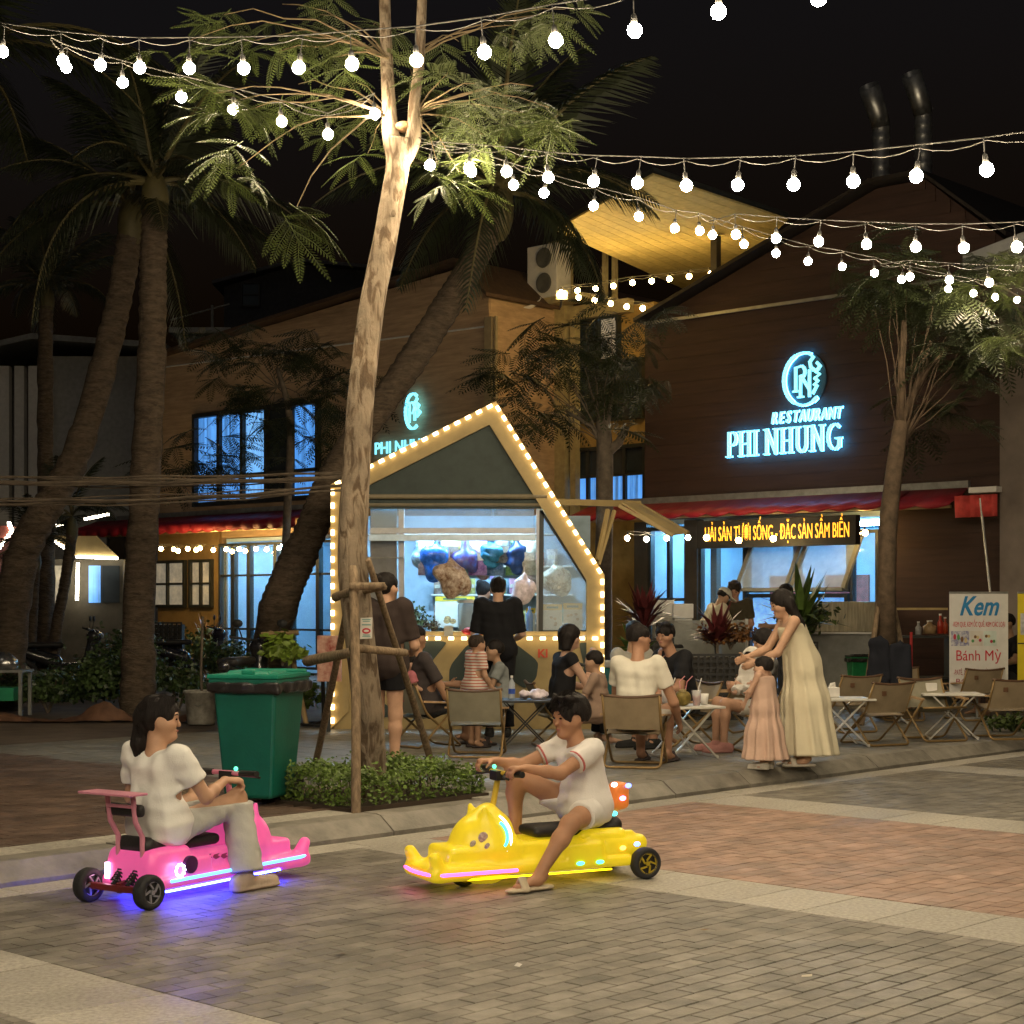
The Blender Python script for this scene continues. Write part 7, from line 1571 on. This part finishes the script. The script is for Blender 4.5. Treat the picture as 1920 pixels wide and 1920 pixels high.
J = sit(.31, .72, .1); person('child in tan clothes seated beside the cream polo, dark hair', P(1126,1412), dg(165), J, sc=.74, hs=.86, h=.013, skin=(.44,.27,.18), hairstyle='short', top=cloth('tan_top', (.30,.21,.16)), sleeve=.8, bottom=cloth('tan_top'), leg=.95, shoes=('slide', cloth('dark_slide')))
J = sit(.40, 1.0, .1); person('person in dark top seated between the ice cream and yellow banners', (at(1900,0,21.5).x, 21.5, .12), dg(200), J, sc=1.0, h=.015, skin=G, hairstyle='short', top=cloth('black_shirt'), sleeve=.7, bottom=cloth('dark_shorts'), leg=.95)
# ------------------------------------------------------------------ bins, banners, planters, vehicles and small things
def wheelie(label, p, rz, m, lid, sc=1.0, bagm=None, open_=False):
    root = thing('wheelie_bin', label, 'bin', tuple(p), rz, 'green wheelie bins'); root.scale = (sc*.86,sc,sc)
    mb = MB(); z0, z1 = .05, .86; a, b = (.21,.22), (.275,.29)
    vs = [(x*a[0],y*a[1],z0) for x,y in ((-1,-1),(1,-1),(1,1),(-1,1))]+[(x*b[0],y*b[1],z1) for x,y in ((-1,-1),(1,-1),(1,1),(-1,1))]; mb.add(vs, [(0,3,2,1),(0,1,5,4),(1,2,6,5),(2,3,7,6),(3,0,4,7),(4,5,6,7)]); obj('tub', mb, m, root, bev=.025)
    mb = MB(); mb.box((0,0,.875), (.60,.63,.04)); obj('rim', mb, m, root, bev=.012)
    mb = MB(); mb.box((0,0,.91), (.62,.64,.03)); mb.box((0,-.05,.935), (.40,.36,.03), taper=.85); mb.box((.02,-.25,.94),(.1,.05,.03)); mb.tube([(-.28,.3,.93),(.28,.3,.93)], .02, 8); lo_ = obj('lid', mb, lid, root, bev=.01)
    for sg_ in (-1,1): mb = MB(); mb.lathe([(.02,-.03),(.1,-.03),(.1,.03),(.02,.03)], (sg_*.2,.26,.1), 18, rot=Matrix.Rotation(math.pi/2,3,'Y')); obj('wheel', mb, M_blackpl, root)
    for yy in (-.295,): mb = MB(); mb.tube([(-.22,.32,.86),(.22,.32,.86)], .018, 8); obj('handle', mb, m, root)
    if bagm:
        f = SDF((-.36,-.38,.70),(.36,.38,.92), .011)
        for x0,y0,x1,y1 in ((-.3,-.31,.3,-.31),(.3,-.31,.3,.31),(.3,.31,-.3,.31),(-.3,.31,-.3,-.31)):
            f.rbox(((x0+x1)/2,(y0+y1)/2,.835), (abs(x1-x0)/2+.02,abs(y1-y0)/2+.02,.042), .015, k=.01)
        f.wob(.007, 24, 6); f.plane((0,0,.875), (0,0,1)); link('bin_liner', f.mesh('bin_liner', bagm), root)
    return root
M_bing = mat('bin_green', (.004,.115,.08), .42, var=.14, scale=3, bump=.12, bscale=40, spec=.5); M_bingl = mat('bin_lid_green', (.006,.20,.13), .42, var=.15, spec=.5); M_liner = mat('bin_liner', (.02,.018,.018), .3, var=.4, bump=.4, bscale=40)
wheelie('large green wheelie bin with black liner beside the hedge', gnd(487,1505), dg(-14), M_bing, M_bingl, .98, M_liner)
wheelie('small green bin with black liner near the grey counter', at(1608,1290,24.5)*1.0-Vector((0,0,at(1608,1290,24.5).z-.12)), dg(10), mat('bin_green2', (.01,.16,.05), .45, var=.2), mat('bin_liner'), .72, M_liner)
# bucket with a stick
bk = thing('planted_bucket', 'dirty white bucket holding a thin stake beside the bin', 'bucket', tuple(gnd(377,1358)))
mb = MB(); mb.lathe([(.15,0),(.16,.02),(.19,.36),(.205,.365),(.205,.395),(.18,.395),(.17,.35)], (0,0,0), 22); obj('bucket', mb, mat('dirty_white', (.36,.34,.29), .7, var=.4, scale=9), bk, smooth=True)
mb = MB(); mb.tube([(.02,0,.1),(.0,0,.6),(.02,0,1.25)], .016, 7); obj('stake', mb, M_bark2, bk); mb = MB(); mb.tube([(-.19,-.05,.3),(0,-.21,.22),(.19,-.05,.3)], .006, 6); obj('handle', mb, M_metal, bk)
# tarpaulin heap
tp_ = thing('tarpaulin', 'crumpled brown tarpaulin lying along the planting bed edge', 'tarpaulin', tuple(gnd(170,1352))); r = random.Random(4); mb = MB(); nx, ny = 40, 7; vs = []
for i in range(nx):
    for j in range(ny): x = -1.35+2.7*i/(nx-1); y = -.16+.34*j/(ny-1); vs.append((x, y+.05*math.sin(x*4+j), max(.006, (.05+.05*math.sin(x*5+1)+.06*math.exp(-((x-.18)/.22)**2)*2.2)*math.sin(math.pi*j/(ny-1))+r.uniform(-.015,.02))))
mb.add(vs, [(i*ny+j,(i+1)*ny+j,(i+1)*ny+j+1,i*ny+j+1) for i in range(nx-1) for j in range(ny-1)]); obj('sheet', mb, mat('tarp', (.14,.07,.04), .7, var=.3), tp_, auto=25)
# ---- banners
def banner(name, label, x0, y0, x1, y1, Y, m, rz=0):
    a = at(x0, y1, Y); b = at(x1, y0, Y); root = thing(name, label, 'banner', ((a.x+b.x)/2, Y, .12), rz); wd = (b.x-a.x); zb, zt = a.z-.12, b.z-.12
    mb = MB(); mb.b2((-wd/2,-.006,zb),(wd/2,.006,zt)); obj('sheet', mb, m, root); mb = MB()
    mb.tube([(-wd/2,0,zt+.01),(wd/2,0,zt+.01)], .014, 8); mb.tube([(-wd/2,0,zb),(wd/2,0,zb)], .018, 8); obj('rail', mb, M_metal, root)
    mb = MB(); mb.beam((0,.08,0),(0,.03,zt), .025); mb.beam((-.25,.1,.015),(.25,.1,.015), .03); mb.beam((0,-.2,.015),(0,.3,.015), .03); obj('stand', mb, M_metal, root); return root, wd, zb, zt
YB_ = 20.5
kb, wd, zb, zt = banner('kem_banner', 'white roll up banner advertising ice cream and sandwiches', 1780, 1113, 1890, 1305, YB_, mat('banner_white', (.60,.59,.56), .6, var=.06))
def tx(root, body, px_, py_, h_, m, shear=0, off=.004, fitw=None, Y=YB_, y=-.012, sx=1.0):
    me = text_mesh(body, h_, .0008, shear, off, m, sx=sx)
    if fitw: w0 = max(v.co.x for v in me.vertices)-min(v.co.x for v in me.vertices); me.transform(Matrix.Diagonal((fitw/w0,1,1,1)))
    p = at(px_, py_, Y); return link('lettering', me, root, (p.x-root.location.x, y, p.z-.12), (math.pi/2,0,0))
pxm = YB_/F_PX
M_kblue = mat('print_blue', (.02,.19,.42), .6, var=.1); M_kred = mat('print_red3', (.50,.025,.04), .6, var=.1); M_kmar = mat('print_maroon', (.30,.03,.05), .6, var=.1)
tx(kb, 'Kem', 1834, 1138, .32, M_kblue, .35, .007, 74*pxm); tx(kb, '-KEM QUE, KEM ỐC QUẾ, KEM CÁC LOẠI', 1835, 1171, .085, M_kred, 0, 0, 98*pxm); tx(kb, 'Bánh Mỳ', 1834, 1230, .18, M_kred, 0, 0, 84*pxm); tx(kb, '-PATÊ, XÚC XÍCH, TRỨNG, RUỐC', 1834, 1261, .09, M_kmar, 0, 0, 92*pxm)
tx(kb, 'Bánh Mỳ', 1822, 1278, .09, M_kmar, 0, 0, 60*pxm)
for i, (xa, xb, m_) in enumerate(((1783,1817,mat('pic_blue', (.12,.12,.35), .6, var=.3, scale=30, col2=(.6,.6,.6))),(1819,1842,mat('pic_pale', (.55,.52,.46), .6, var=.1)),(1844,1868,mat('pic_mint', (.52,.60,.55), .6, var=.1)))):
    a, b = at(xa,1211,YB_), at(xb,1183,YB_); mb = MB(); mb.b2((a.x-kb.location.x,-.010,a.z-.12),(b.x-kb.location.x,-.008,b.z-.12)); pn_ = obj('picture', mb, m_, kb)
    r = random.Random(i)
    for q in range(4):
        mb = MB(); c = a.lerp(b, .2+.2*q); mb.ball((c.x-kb.location.x, -.012, (a.z+b.z)/2-.12+r.uniform(-.04,.03)), .022, 8, 6, sc=(.8,.1,1.6 if i == 0 else .9)); obj('treat', mb, [mat('treat_red', (.45,.03,.06), .6),mat('treat_green', (.08,.25,.08), .6),mat('treat_brown', (.16,.08,.03), .6),mat('treat_cream', (.5,.4,.2), .6)][(q+i) % 4], pn_)
yb, wd, zb, zt = banner('yellow_banner', 'bright yellow banner at the edge beside the ice cream banner', 1908, 1113, 2010, 1300, 20.3, mat('banner_yellow', (.62,.50,.02), .6, var=.08))
mb = MB(); a, b = at(1913,1190,20.3), at(1960,1150,20.3); mb.b2((a.x-yb.location.x,-.010,a.z-.12),(b.x-yb.location.x,-.008,b.z-.12)); obj('picture', mb, mat('pic_grey', (.4,.4,.4), .6, var=.5, scale=12), yb)
mb = MB(); a = at(1900,1206,20.3); mb.b2((-wd/2,-.010,a.z-.13),(wd/2,-.008,a.z-.115)); obj('rule_line', mb, M_frame, yb)
# ---- lattice planters with spiky plants
def lattice(label, px0, px1, pyt, pyb, Y, m=M_blackpl, plant=None):
    a = at(px0, 0, Y); b = at(px1, 0, Y); zt_, zb_ = at(0,pyt,Y).z-.12, 0.0; wd = b.x-a.x; root = thing('lattice_planter', label, 'planter', ((a.x+b.x)/2, Y, .12), 0, 'black lattice planters')
    mb = MB(); mb.b2((-wd/2,.02,0),(wd/2,.30,zt_-.03)); obj('trough', mb, mat('trough_dark', (.03,.026,.02), .8), root); n = max(3,int(wd/.075)); k = max(3,int(zt_/.075))
    for i in range(n+1): mb = MB(); x = -wd/2+wd*i/n; mb.b2((x-.014,-.008,0),(x+.014,.012,zt_)); obj('lattice_bar', mb, m, root)
    for j in range(k+1): mb = MB(); z = zt_*j/k; mb.b2((-wd/2-.014,-.014,max(0,z-.014)),(wd/2+.014,-.009,z+.014)); obj('lattice_bar', mb, m, root)
    return root
lattice('black lattice planter left of the parked bicycle', 1215, 1262, 1198, 0, 21.5); lattice('black lattice planter behind the person in black shirt', 1298, 1392, 1228, 0, 20.5); lattice('black lattice planter behind the cream dress', 1500, 1532, 1205, 0, 22.5); lattice('black lattice planter under the crotons by the tan restaurant', 280, 340, 1168, 0, 29.0)
def zat(py, Y): return at(0, py, Y).z
spiky('red cordyline above the lattice planter left of the bicycle', at(1208,1192,21.8), 60, .62, M_cord, 1); spiky('red cordyline above the planter behind the black shirt', at(1345,1222,20.8), 60, .55, M_cord, 2); spiky('tall green spiky plant behind the long haired person', at(1502,1200,22.9), 50, .85, M_spk, 3, 'dracaena', .05)
spiky('orange croton under the white paned window', gnd(390,1262)+Vector((0,0,.3)), 60, .8, M_cordo, 4, 'croton'); spiky('reddish croton beside the upright palm', gnd(175,1262)+Vector((0,0,.35)), 60, .85, M_cordo, 5, 'croton'); spiky('green upright leaf plant beside the kiosk corner', at(1195,1260,19.6), 14, .55, mat('bright_leaf', (.10,.2,.04), .4, tone=.3), 6, 'dracaena', .05)
shrub('leafy plant in the planter right of the long haired person', at(1515,1195,23.2), (.5,.35,.55), 700, .10, mat('mid_leaf', (.06,.09,.02), .5, tone=.4), 71, group='plants by the restaurant'); shrub('dry brown shrub behind the hooded baby', at(1370,1215,20.9), (.45,.2,.30), 600, .07, M_cordo, 72, group='plants by the restaurant'); shrub('dark low plant at the foot of the kiosk left corner', gnd(560,1345), (.35,.3,.45), 600, .08, M_hedge, 73, group='plants by the restaurant')
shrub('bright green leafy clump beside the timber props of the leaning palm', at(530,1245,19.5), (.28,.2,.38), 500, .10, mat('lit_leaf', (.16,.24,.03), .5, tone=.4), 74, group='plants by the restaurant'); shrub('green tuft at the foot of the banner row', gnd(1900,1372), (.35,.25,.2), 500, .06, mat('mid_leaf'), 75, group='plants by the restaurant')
pr = thing('palm_props', 'pale timber props around the foot of the leaning palm', 'tree support', tuple(gnd(520,1335))); b0 = gnd(520,1335)
for i, (p, q) in enumerate(((gnd(480,1350),at(508,1185,19.8)),(gnd(575,1362),at(540,1190,19.8)),(at(490,1190,19.7),at(560,1186,19.7)))): mb = MB(); mb.tube([p-b0,q-b0], .03, 8); obj('prop' if i < 2 else 'cross_bar', mb, mat('prop_pale', (.34,.24,.12), .85, var=.3), pr)
# ---- counters and boxes by the restaurant
st_ = thing('steel_counter', 'brushed steel counter front beside the bird patterned windows', 'counter', (at(1580,0,24.5).x, 24.5, .12)); zt_ = zat(1128,24.5)-.12; zm_ = zat(1185,24.5)-.12; wd = 130*24.5/F_PX
mb = MB(); mb.b2((-wd/2,0,zm_),(wd/2,.5,zt_)); obj('steel_box', mb, mat('brushed_steel', (.45,.40,.28), .28, metal=.9, var=.35, scale=4, stretch=(6,1,.6)), st_, bev=.01); mb = MB(); mb.b2((-wd/2-.05,-.03,0),(wd/2+.1,.55,zm_-.03)); obj('base', mb, mat('counter_grey', (.25,.25,.23), .7), st_); mb = MB(); mb.b2((-wd/2-.08,-.08,zm_-.029),(wd/2+.12,.55,zm_-.001)); obj('ledge', mb, M_white, st_)
def foam(label, x0, x1, y0, y1, Y, m, txt=None):
    a, b = at(x0,y1,Y), at(x1,y0,Y); root = thing('storage_box', label, 'box', ((a.x+b.x)/2, Y, .12), 0, 'boxes by the waiter'); wd = b.x-a.x; h = b.z-.12
    mb = MB(); mb.b2((-wd/2,0,0),(wd/2,.4,h*.86)); obj('box', mb, m, root, bev=.01); mb = MB(); mb.b2((-wd/2-.015,-.015,h*.86+.002),(wd/2+.015,.415,h)); obj('lid', mb, M_white, root, bev=.01)
    if txt: me = text_mesh(txt, .11, .001, 0, .003, mat('print_navy', (.02,.03,.10), .6), sx=.8); link('lettering', me, root, (0,-.004,h*.62), (math.pi/2,0,0)); 
    return root
foam('pale foam box with lid stacked near the red cordyline', 1227, 1262, 1125, 0, 22.8, mat('foam_grey', (.4,.38,.33), .8)); foam('white carton printed with dark capitals beside the waiter in cream', 1264, 1298, 1132, 0, 22.7, mat('carton', (.5,.5,.48), .8), 'SAPPHIRE')
tb_ = thing('teal_cooler', 'teal and white cooler box behind the cream polo', 'cooler', tuple(gnd(1175,1330))); mb = MB(); mb.b2((-.32,0,0),(.32,.4,.55)); obj('tub', mb, mat('teal', (.02,.22,.24), .5), tb_, bev=.03); mb = MB(); mb.b2((-.33,-.01,.552),(.33,.41,.64)); obj('lid', mb, M_white, tb_, bev=.02)
gs = thing('glass_screen', 'low frosted glass screen in front of the waiters', 'screen', (at(1320,0,22).x, 22, .12)); mb = MB(); w2 = 160*22/F_PX; mb.b2((-w2/2,0,.1),(w2/2,.012,zat(1163,22)-.12)); obj('pane', mb, mat('frosted', (.30,.31,.28), .5, alpha=.55), gs)
for sg_ in (-1,1): mb = MB(); mb.b2((sg_*w2/2-.02,-.01,0),(sg_*w2/2+.02,.02,zat(1163,22)-.10)); obj('post', mb, M_metal, gs)
sh_ = thing('drinks_shelf', 'dark shelf with sauce bottles against the restaurant wall', 'shelf', (at(1735,0,22.6).x, 22.6, .12)); w2 = 110*22.6/F_PX; z1_ = zat(1192,22.6)-.12
mb = MB(); mb.b2((-w2/2,0,z1_-.03),(w2/2,.4,z1_)); mb.b2((-w2/2,.0,0),(-w2/2+.04,.4,z1_-.031)); mb.b2((w2/2-.04,.0,0),(w2/2,.4,z1_-.031)); mb.b2((-w2/2+.041,.1,.4),(w2/2-.041,.4,.43)); obj('rack', mb, M_frame, sh_); mb = MB(); mb.b2((-w2/2,.35,z1_+.34),(w2/2,.42,z1_+.37)); mb.b2((-w2/2,.38,z1_+.001),(-w2/2+.03,.41,z1_+.339)); obj('upper_bar', mb, mat('lit_wood', (.4,.3,.12), .6), sh_)
def jar(label, px_, py_, Y, r_, h_, c, nm='sauce_bottle'):
    root = thing(nm, label, 'bottle', tuple(at(px_,py_,Y)), 0, 'jars on the drinks shelf'); mb = MB(); mb.lathe([(r_,0),(r_,h_*.6),(r_*.4,h_*.8),(r_*.4,h_)], (0,0,0), 10); obj('bottle_body', mb, mat('jar_%.2f_%.2f' % c[:2], c, .35, var=.3), root, smooth=True); mb = MB(); mb.lathe([(r_*.45,h_),(r_*.45,h_*1.1)], (0,0,0), 8); obj('cap', mb, M_white, root)
jar('red sauce bottle on the shelf, the taller one', 1763,1188,22.7,.04,.24,(.4,.04,.02)); jar('red sauce bottle on the shelf, right of the taller one', 1772,1188,22.7,.04,.2,(.38,.06,.02)); jar('wide amber jar on the drinks shelf', 1743,1188,22.7,.09,.16,(.3,.2,.1),'amber_jar'); jar('small clear bottle on the drinks shelf', 1722,1190,22.7,.04,.16,(.3,.3,.3))
br_ = thing('red_broom', 'red handled broom standing beside the young tree stakes', 'broom', tuple(gnd(1708,1345))); mb = MB(); mb.tube([(0,0,.1),(0.01,.03,1.05)], .018, 8); obj('handle', mb, mat('red_handle', (.5,.03,.03), .5), br_); mb = MB(); mb.b2((-.12,-.03,0),(.12,.03,.12)); obj('bristles', mb, mat('bristle', (.3,.2,.1), .9), br_)
for i, (x, y, lb_) in enumerate(((1648,1240,'dark jacket hanging on the tree stake, left one'),(1688,1245,'dark jacket hanging on the tree stake, right one'))):
    s = SDF((-.2,-.1,-.4),(.2,.1,.3), .02); s.rbox((0,0,-.05),(.13,.05,.3), .05); s.cone((0,0,.2),(0,0,.28), .05, .02, k=.05); s.wob(.02, 18, i); root = thing('hanging_jacket', lb_, 'jacket', tuple(at(x,y,19.7)), 0, 'jackets on the stakes'); link('jacket', s.mesh('jacket', cloth('navy_jacket', (.02,.022,.03))), root)
# ---- bicycle and motorcycles
bi = thing('bicycle', 'dark bicycle parked in front of the lattice planter', 'bicycle', tuple(gnd(1295,1345)), dg(25))
for x in (-.5,.5): mb = MB(); mb.tube([(x+.31*math.cos(t),0,.32+.31*math.sin(t)) for t in np.linspace(0,2*math.pi,25)], .018, 6, cap=False); wl = obj('wheel', mb, M_tyre, bi); mb = MB(); [mb.tube([(x,0,.32),(x+.3*math.cos(t),0,.32+.3*math.sin(t))], .002, 4) for t in np.linspace(0,6.28,13)]; o = obj('spokes', mb, M_metal, wl); o['kind'] = 'stuff'
mb = MB(); [mb.tube(q, .016, 7) for q in ([(-.5,0,.32),(-.15,0,.30),(.38,0,.68),(-.2,0,.72),(-.15,0,.30)],[(.5,0,.32),(.38,0,.68),(.35,0,.92)],[(-.5,0,.32),(-.2,0,.72),(-.23,0,.85)])]; obj('frame', mb, M_blackpl, bi)
mb = MB(); mb.tube([(.22,-.28,.98),(.35,-.1,.94),(.35,.1,.94),(.22,.28,.98)], .014, 7); obj('handlebar', mb, M_blackpl, bi); mb = MB(); mb.box((-.25,0,.88),(.26,.14,.05), taper=.8); obj('saddle', mb, M_seat, bi, bev=.02)
def moto(label, p, rz, col, seed=0):
    k = thing('motorcycle', label, 'motorcycle', tuple(p), rz, 'parked motorcycles'); m = mat('moto_%.2f_%.2f' % col[:2], col, .25, var=.15, coat=.5, spec=.5)
    for x in (-.62,.62):
        mb = MB(); R = Matrix.Rotation(math.pi/2,3,'X'); mb.lathe([(.19,-.05),(.27,-.045),(.285,0),(.27,.045),(.19,.05)], (x,0,.285), 24, rot=R, ring=True); wl = obj('wheel', mb, M_tyre, k, smooth=True); mb = MB(); mb.lathe([(.06,-.04),(.2,-.02),(.2,.02),(.06,.04)], (x,0,.285), 18, rot=R); obj('rim', mb, M_metal, wl)
    s = SDF((-.9,-.25,.2),(.75,.25,1.05), .016); s.cone((.42,0,.45),(.5,0,.85), .11, .09, k=.05); s.cone((.4,0,.4),(-.1,0,.36), .10, .10, k=.06); s.cone((-.1,0,.5),(-.75,0,.72), .12, .07, k=.06); s.ell((.5,0,.90),(.12,.13,.10), k=.05); s.ell((.62,0,.55),(.16,.07,.05), k=.02); link('fairing', s.mesh('fairing', m), k)
    s = SDF((-.8,-.2,.6),(.1,.2,.9), .016); s.rbox((-.33,0,.76),(.36,.12,.045), .04); link('seat', s.mesh('seat', M_seat), k)
    mb = MB(); mb.tube([(.62,-.06,.29),(.5,-.06,.8)], .02, 7); mb.tube([(.62,.06,.29),(.5,.06,.8)], .02, 7); obj('fork', mb, M_metal, k); mb = MB(); mb.tube([(.36,-.33,1.02),(.46,-.1,.98),(.46,.1,.98),(.36,.33,1.02)], .015, 7); obj('handlebar', mb, M_blackpl, k)
    for sg_ in (-1,1): mb = MB(); mb.tube([(.45,sg_*.2,.99),(.47,sg_*.26,1.14)], .007, 6); mb.ball((.47,sg_*.27,1.17), .055, 8, 6, sc=(.4,1.2,.9)); obj('mirror', mb, M_blackpl, k)
    mb = MB(); mb.ball((.62,0,.9), .06, 10, 7, sc=(.5,1.2,.8)); obj('headlight', mb, mat('lens', (.6,.6,.6), .1, metal=.5), k); mb = MB(); mb.tube([(-.1,-.15,.3),(-.75,-.17,.36)], [.03,.05], 8); obj('exhaust', mb, M_metal, k); mb = MB(); mb.tube([(0,.1,.3),(.02,.2,.02)], .014, 6); obj('kickstand', mb, M_blackpl, k)
    mb = MB(); mb.b2((-.86,-.09,.46),(-.85,.09,.60)); obj('number_plate', mb, M_white, k); return k
moto('black motorcycle parked behind the green wheelie bin', gnd(462,1364), dg(80), (.015,.015,.017)); moto('black and white motorcycle parked in front of the lit palm stems', gnd(115,1300)+Vector((0,0,0)), dg(20), (.03,.03,.032)); moto('dark motorcycle parked behind the upright palm', gnd(355,1288), dg(20), (.02,.02,.03))
# ---- left edge: cart and second lit kiosk
ct_ = thing('food_cart', 'steel pot and green crate on a small cart at the left end of the bed', 'cart', tuple(gnd(0,1345))); mb = MB(); mb.b2((-.5,0,.55),(.28,.5,.58)); [mb.b2((x-.02,y,0),(x+.02,y+.04,.549)) for x in (-.45,.24) for y in (.02,.44)]; obj('frame', mb, M_metal, ct_)
mb = MB(); mb.lathe([(.16,.58),(.16,.70),(.05,.80)], (0,.2,0), 18); obj('pot', mb, mat('pot_steel', (.45,.45,.45), .25, metal=.9), ct_, smooth=True); mb = MB(); mb.b2((-.4,.05,.2),(.15,.4,.36)); obj('crate', mb, mat('crate_green', (.02,.25,.12), .5), ct_)
YL = 33.0
k2 = thing('lit_stall', 'second stall roof edged with white light studs behind the palms', 'stall', (0, YL, .12))
def lx(px_): return (px_-960)/F_PX*YL
def lz(py_): return CAMH-(py_-HOR)/F_PX*YL-.12
mb = MB(); mb.prism([(lx(90),lz(1005)),(lx(145),lz(1045)),(lx(222),lz(1045)),(lx(180),lz(1005))], 0, .05, fn=lambda x,z,h: (x,h,z)); obj('roof_board', mb, M_kframe, k2); mb = MB(); mb.b2((lx(68),.3,0),(lx(225),2,lz(1048))); obj('booth', mb, mat('booth_dark', (.09,.08,.06), .7), k2)
for a, b, m_ in ((70,92,M_wincyan),(96,112,M_winwarm),(160,182,M_winblue),(186,218,M_windark)): mb = MB(); mb.b2((lx(a),.26,lz(1130)),(lx(b),.29,lz(1060))); obj('pane', mb, m_, k2)
stw = MB().box((0,0,0),(.055,.03,.05)).mesh('light_stud', mat('led_white', (1,.95,.85), .4, var=0, emit=(1.0,.88,.66), estr=14.0))
def lrow(root, pts, n, fx=lx, fz_=lz, y=-.03):
    for (xa,ya),(xb,yb_) in zip(pts[:-1], pts[1:]):
        for i in range(n): t = (i+.5)/n; link('light_stud', stw, root, (fx(xa+(xb-xa)*t), y, fz_(ya+(yb_-ya)*t)))
lrow(k2, [(90,1006),(128,1031)], 9); lrow(k2, [(143,1044),(222,1047)], 12); lrow(k2, [(147,1055),(145,1126)], 12); lrow(k2, [(158,974),(206,964)], 7); lrow(k2, [(99,985),(128,986)], 5)
k3 = thing('lit_stall', 'stall outlined with white light studs at the left end of the row', 'stall', (0, YL-1, .12)); mb = MB(); mb.prism([(lx(-60),lz(1120)),(lx(20),lz(1120)),(lx(20),lz(1040)),(lx(50),lz(990)),(lx(-60),lz(990))], 0, .6, fn=lambda x,z,h: (x,h,z)); obj('booth', mb, mat('booth_red', (.15,.04,.03), .7), k3)
lrow(k3, [(46,985),(52,1000),(18,1044)], 8); lrow(k3, [(18,1052),(0,1082)], 6); lrow(k3, [(2,982),(16,985)], 4); lrow(k3, [(2,1000),(14,1003)], 4); lrow(k3, [(0,1020),(12,1022)], 3)
# ---- bundle of utility cables across the left, sandwich sign by the kiosk
cb = thing('cable_bundle', 'thick sagging bundle of utility cables strung past the palms', 'cables', tuple(at(-40,905,18))); b0 = at(-40,905,18); r = random.Random(6)
for i in range(14):
    g_ = i % 3 == 0; dy = r.uniform(-12,10)+(38 if g_ else 0); sg_ = r.uniform(2,14); pts = []
    for k in range(9): t = k/8; pts.append(at(-60+700*t, 902+dy-8*t-(18*t if g_ else 0)+sg_*math.sin(math.pi*t)+2*math.sin(t*19+i), 18.2+.1*math.sin(i))-b0)
    mb = MB(); mb.tube(pts, r.uniform(.006,.015), 6); obj('cable', mb, mat('cable_brown', (.11,.085,.06), .8, var=.4, scale=5), cb)
ps = thing('round_stand_base', 'black round sign stand with slim pole before the kiosk corner', 'stand', tuple(gnd(607,1362))); mb = MB(); mb.tube([(.25*math.cos(t),.25*math.sin(t),.03) for t in np.linspace(0,6.28,25)], .018, 6, cap=False); [mb.tube([(0,0,.06),(.25*math.cos(a),.25*math.sin(a),.03)], .014, 6) for a in (0,2.1,4.2)]; mb.tube([(0,0,.05),(-.02,0,.9)], .022, 8); obj('stand', mb, M_blackpl, ps)
rl_ = thing('red_lantern_box', 'red and white snack sign box standing left of the kiosk', 'sign', tuple(at(612,1250,18.6)-Vector((0,0,at(612,1250,18.6).z-.12)))); mb = MB(); mb.b2((-.1,0,.55),(.16,.08,1.05)); obj('panel', mb, mat('lantern_red', (.5,.05,.03), .5, var=.5, scale=8, col2=(.6,.4,.3)), rl_); mb = MB(); mb.b2((0,.02,0),(.04,.06,.549)); obj('post', mb, M_frame, rl_)
li = thing('litter', 'flattened plastic packet lying beyond the hedge', 'litter', tuple(gnd(885,1443))); mb = MB(); mb.add([(-.1,-.03,.004),(.1,-.02,.006),(.12,.05,.02),(-.08,.05,.012)], [(0,1,2,3)]); obj('packet', mb, M_whib, li)

for i, (x, y, lb_, c) in enumerate(((1512,1832,'small pale scrap of paper on the grey pavers',(.5,.45,.35)),(972,1812,'tiny white scrap on the grey pavers in the middle of the plaza',(.55,.53,.5)),(1445,1449,'white scrap in the gutter below the cream dress',(.5,.5,.48)),(640,1790,'dry brown leaf on the grey pavers',(.16,.09,.04)),(1320,1745,'dry leaf on the granite band',(.2,.12,.05)))):
    p = gnd(x, y, 0.0); o_ = thing('litter', lb_, 'litter', (p.x,p.y,.002), i*1.3); mb = MB(); mb.add([(-.022,-.01,.001),(.02,-.012,.004),(.026,.012,.009),(-.016,.014,.003)], [(0,1,2,3)]); obj('scrap', mb, mat('scrap_%d' % i, c, .8), o_)
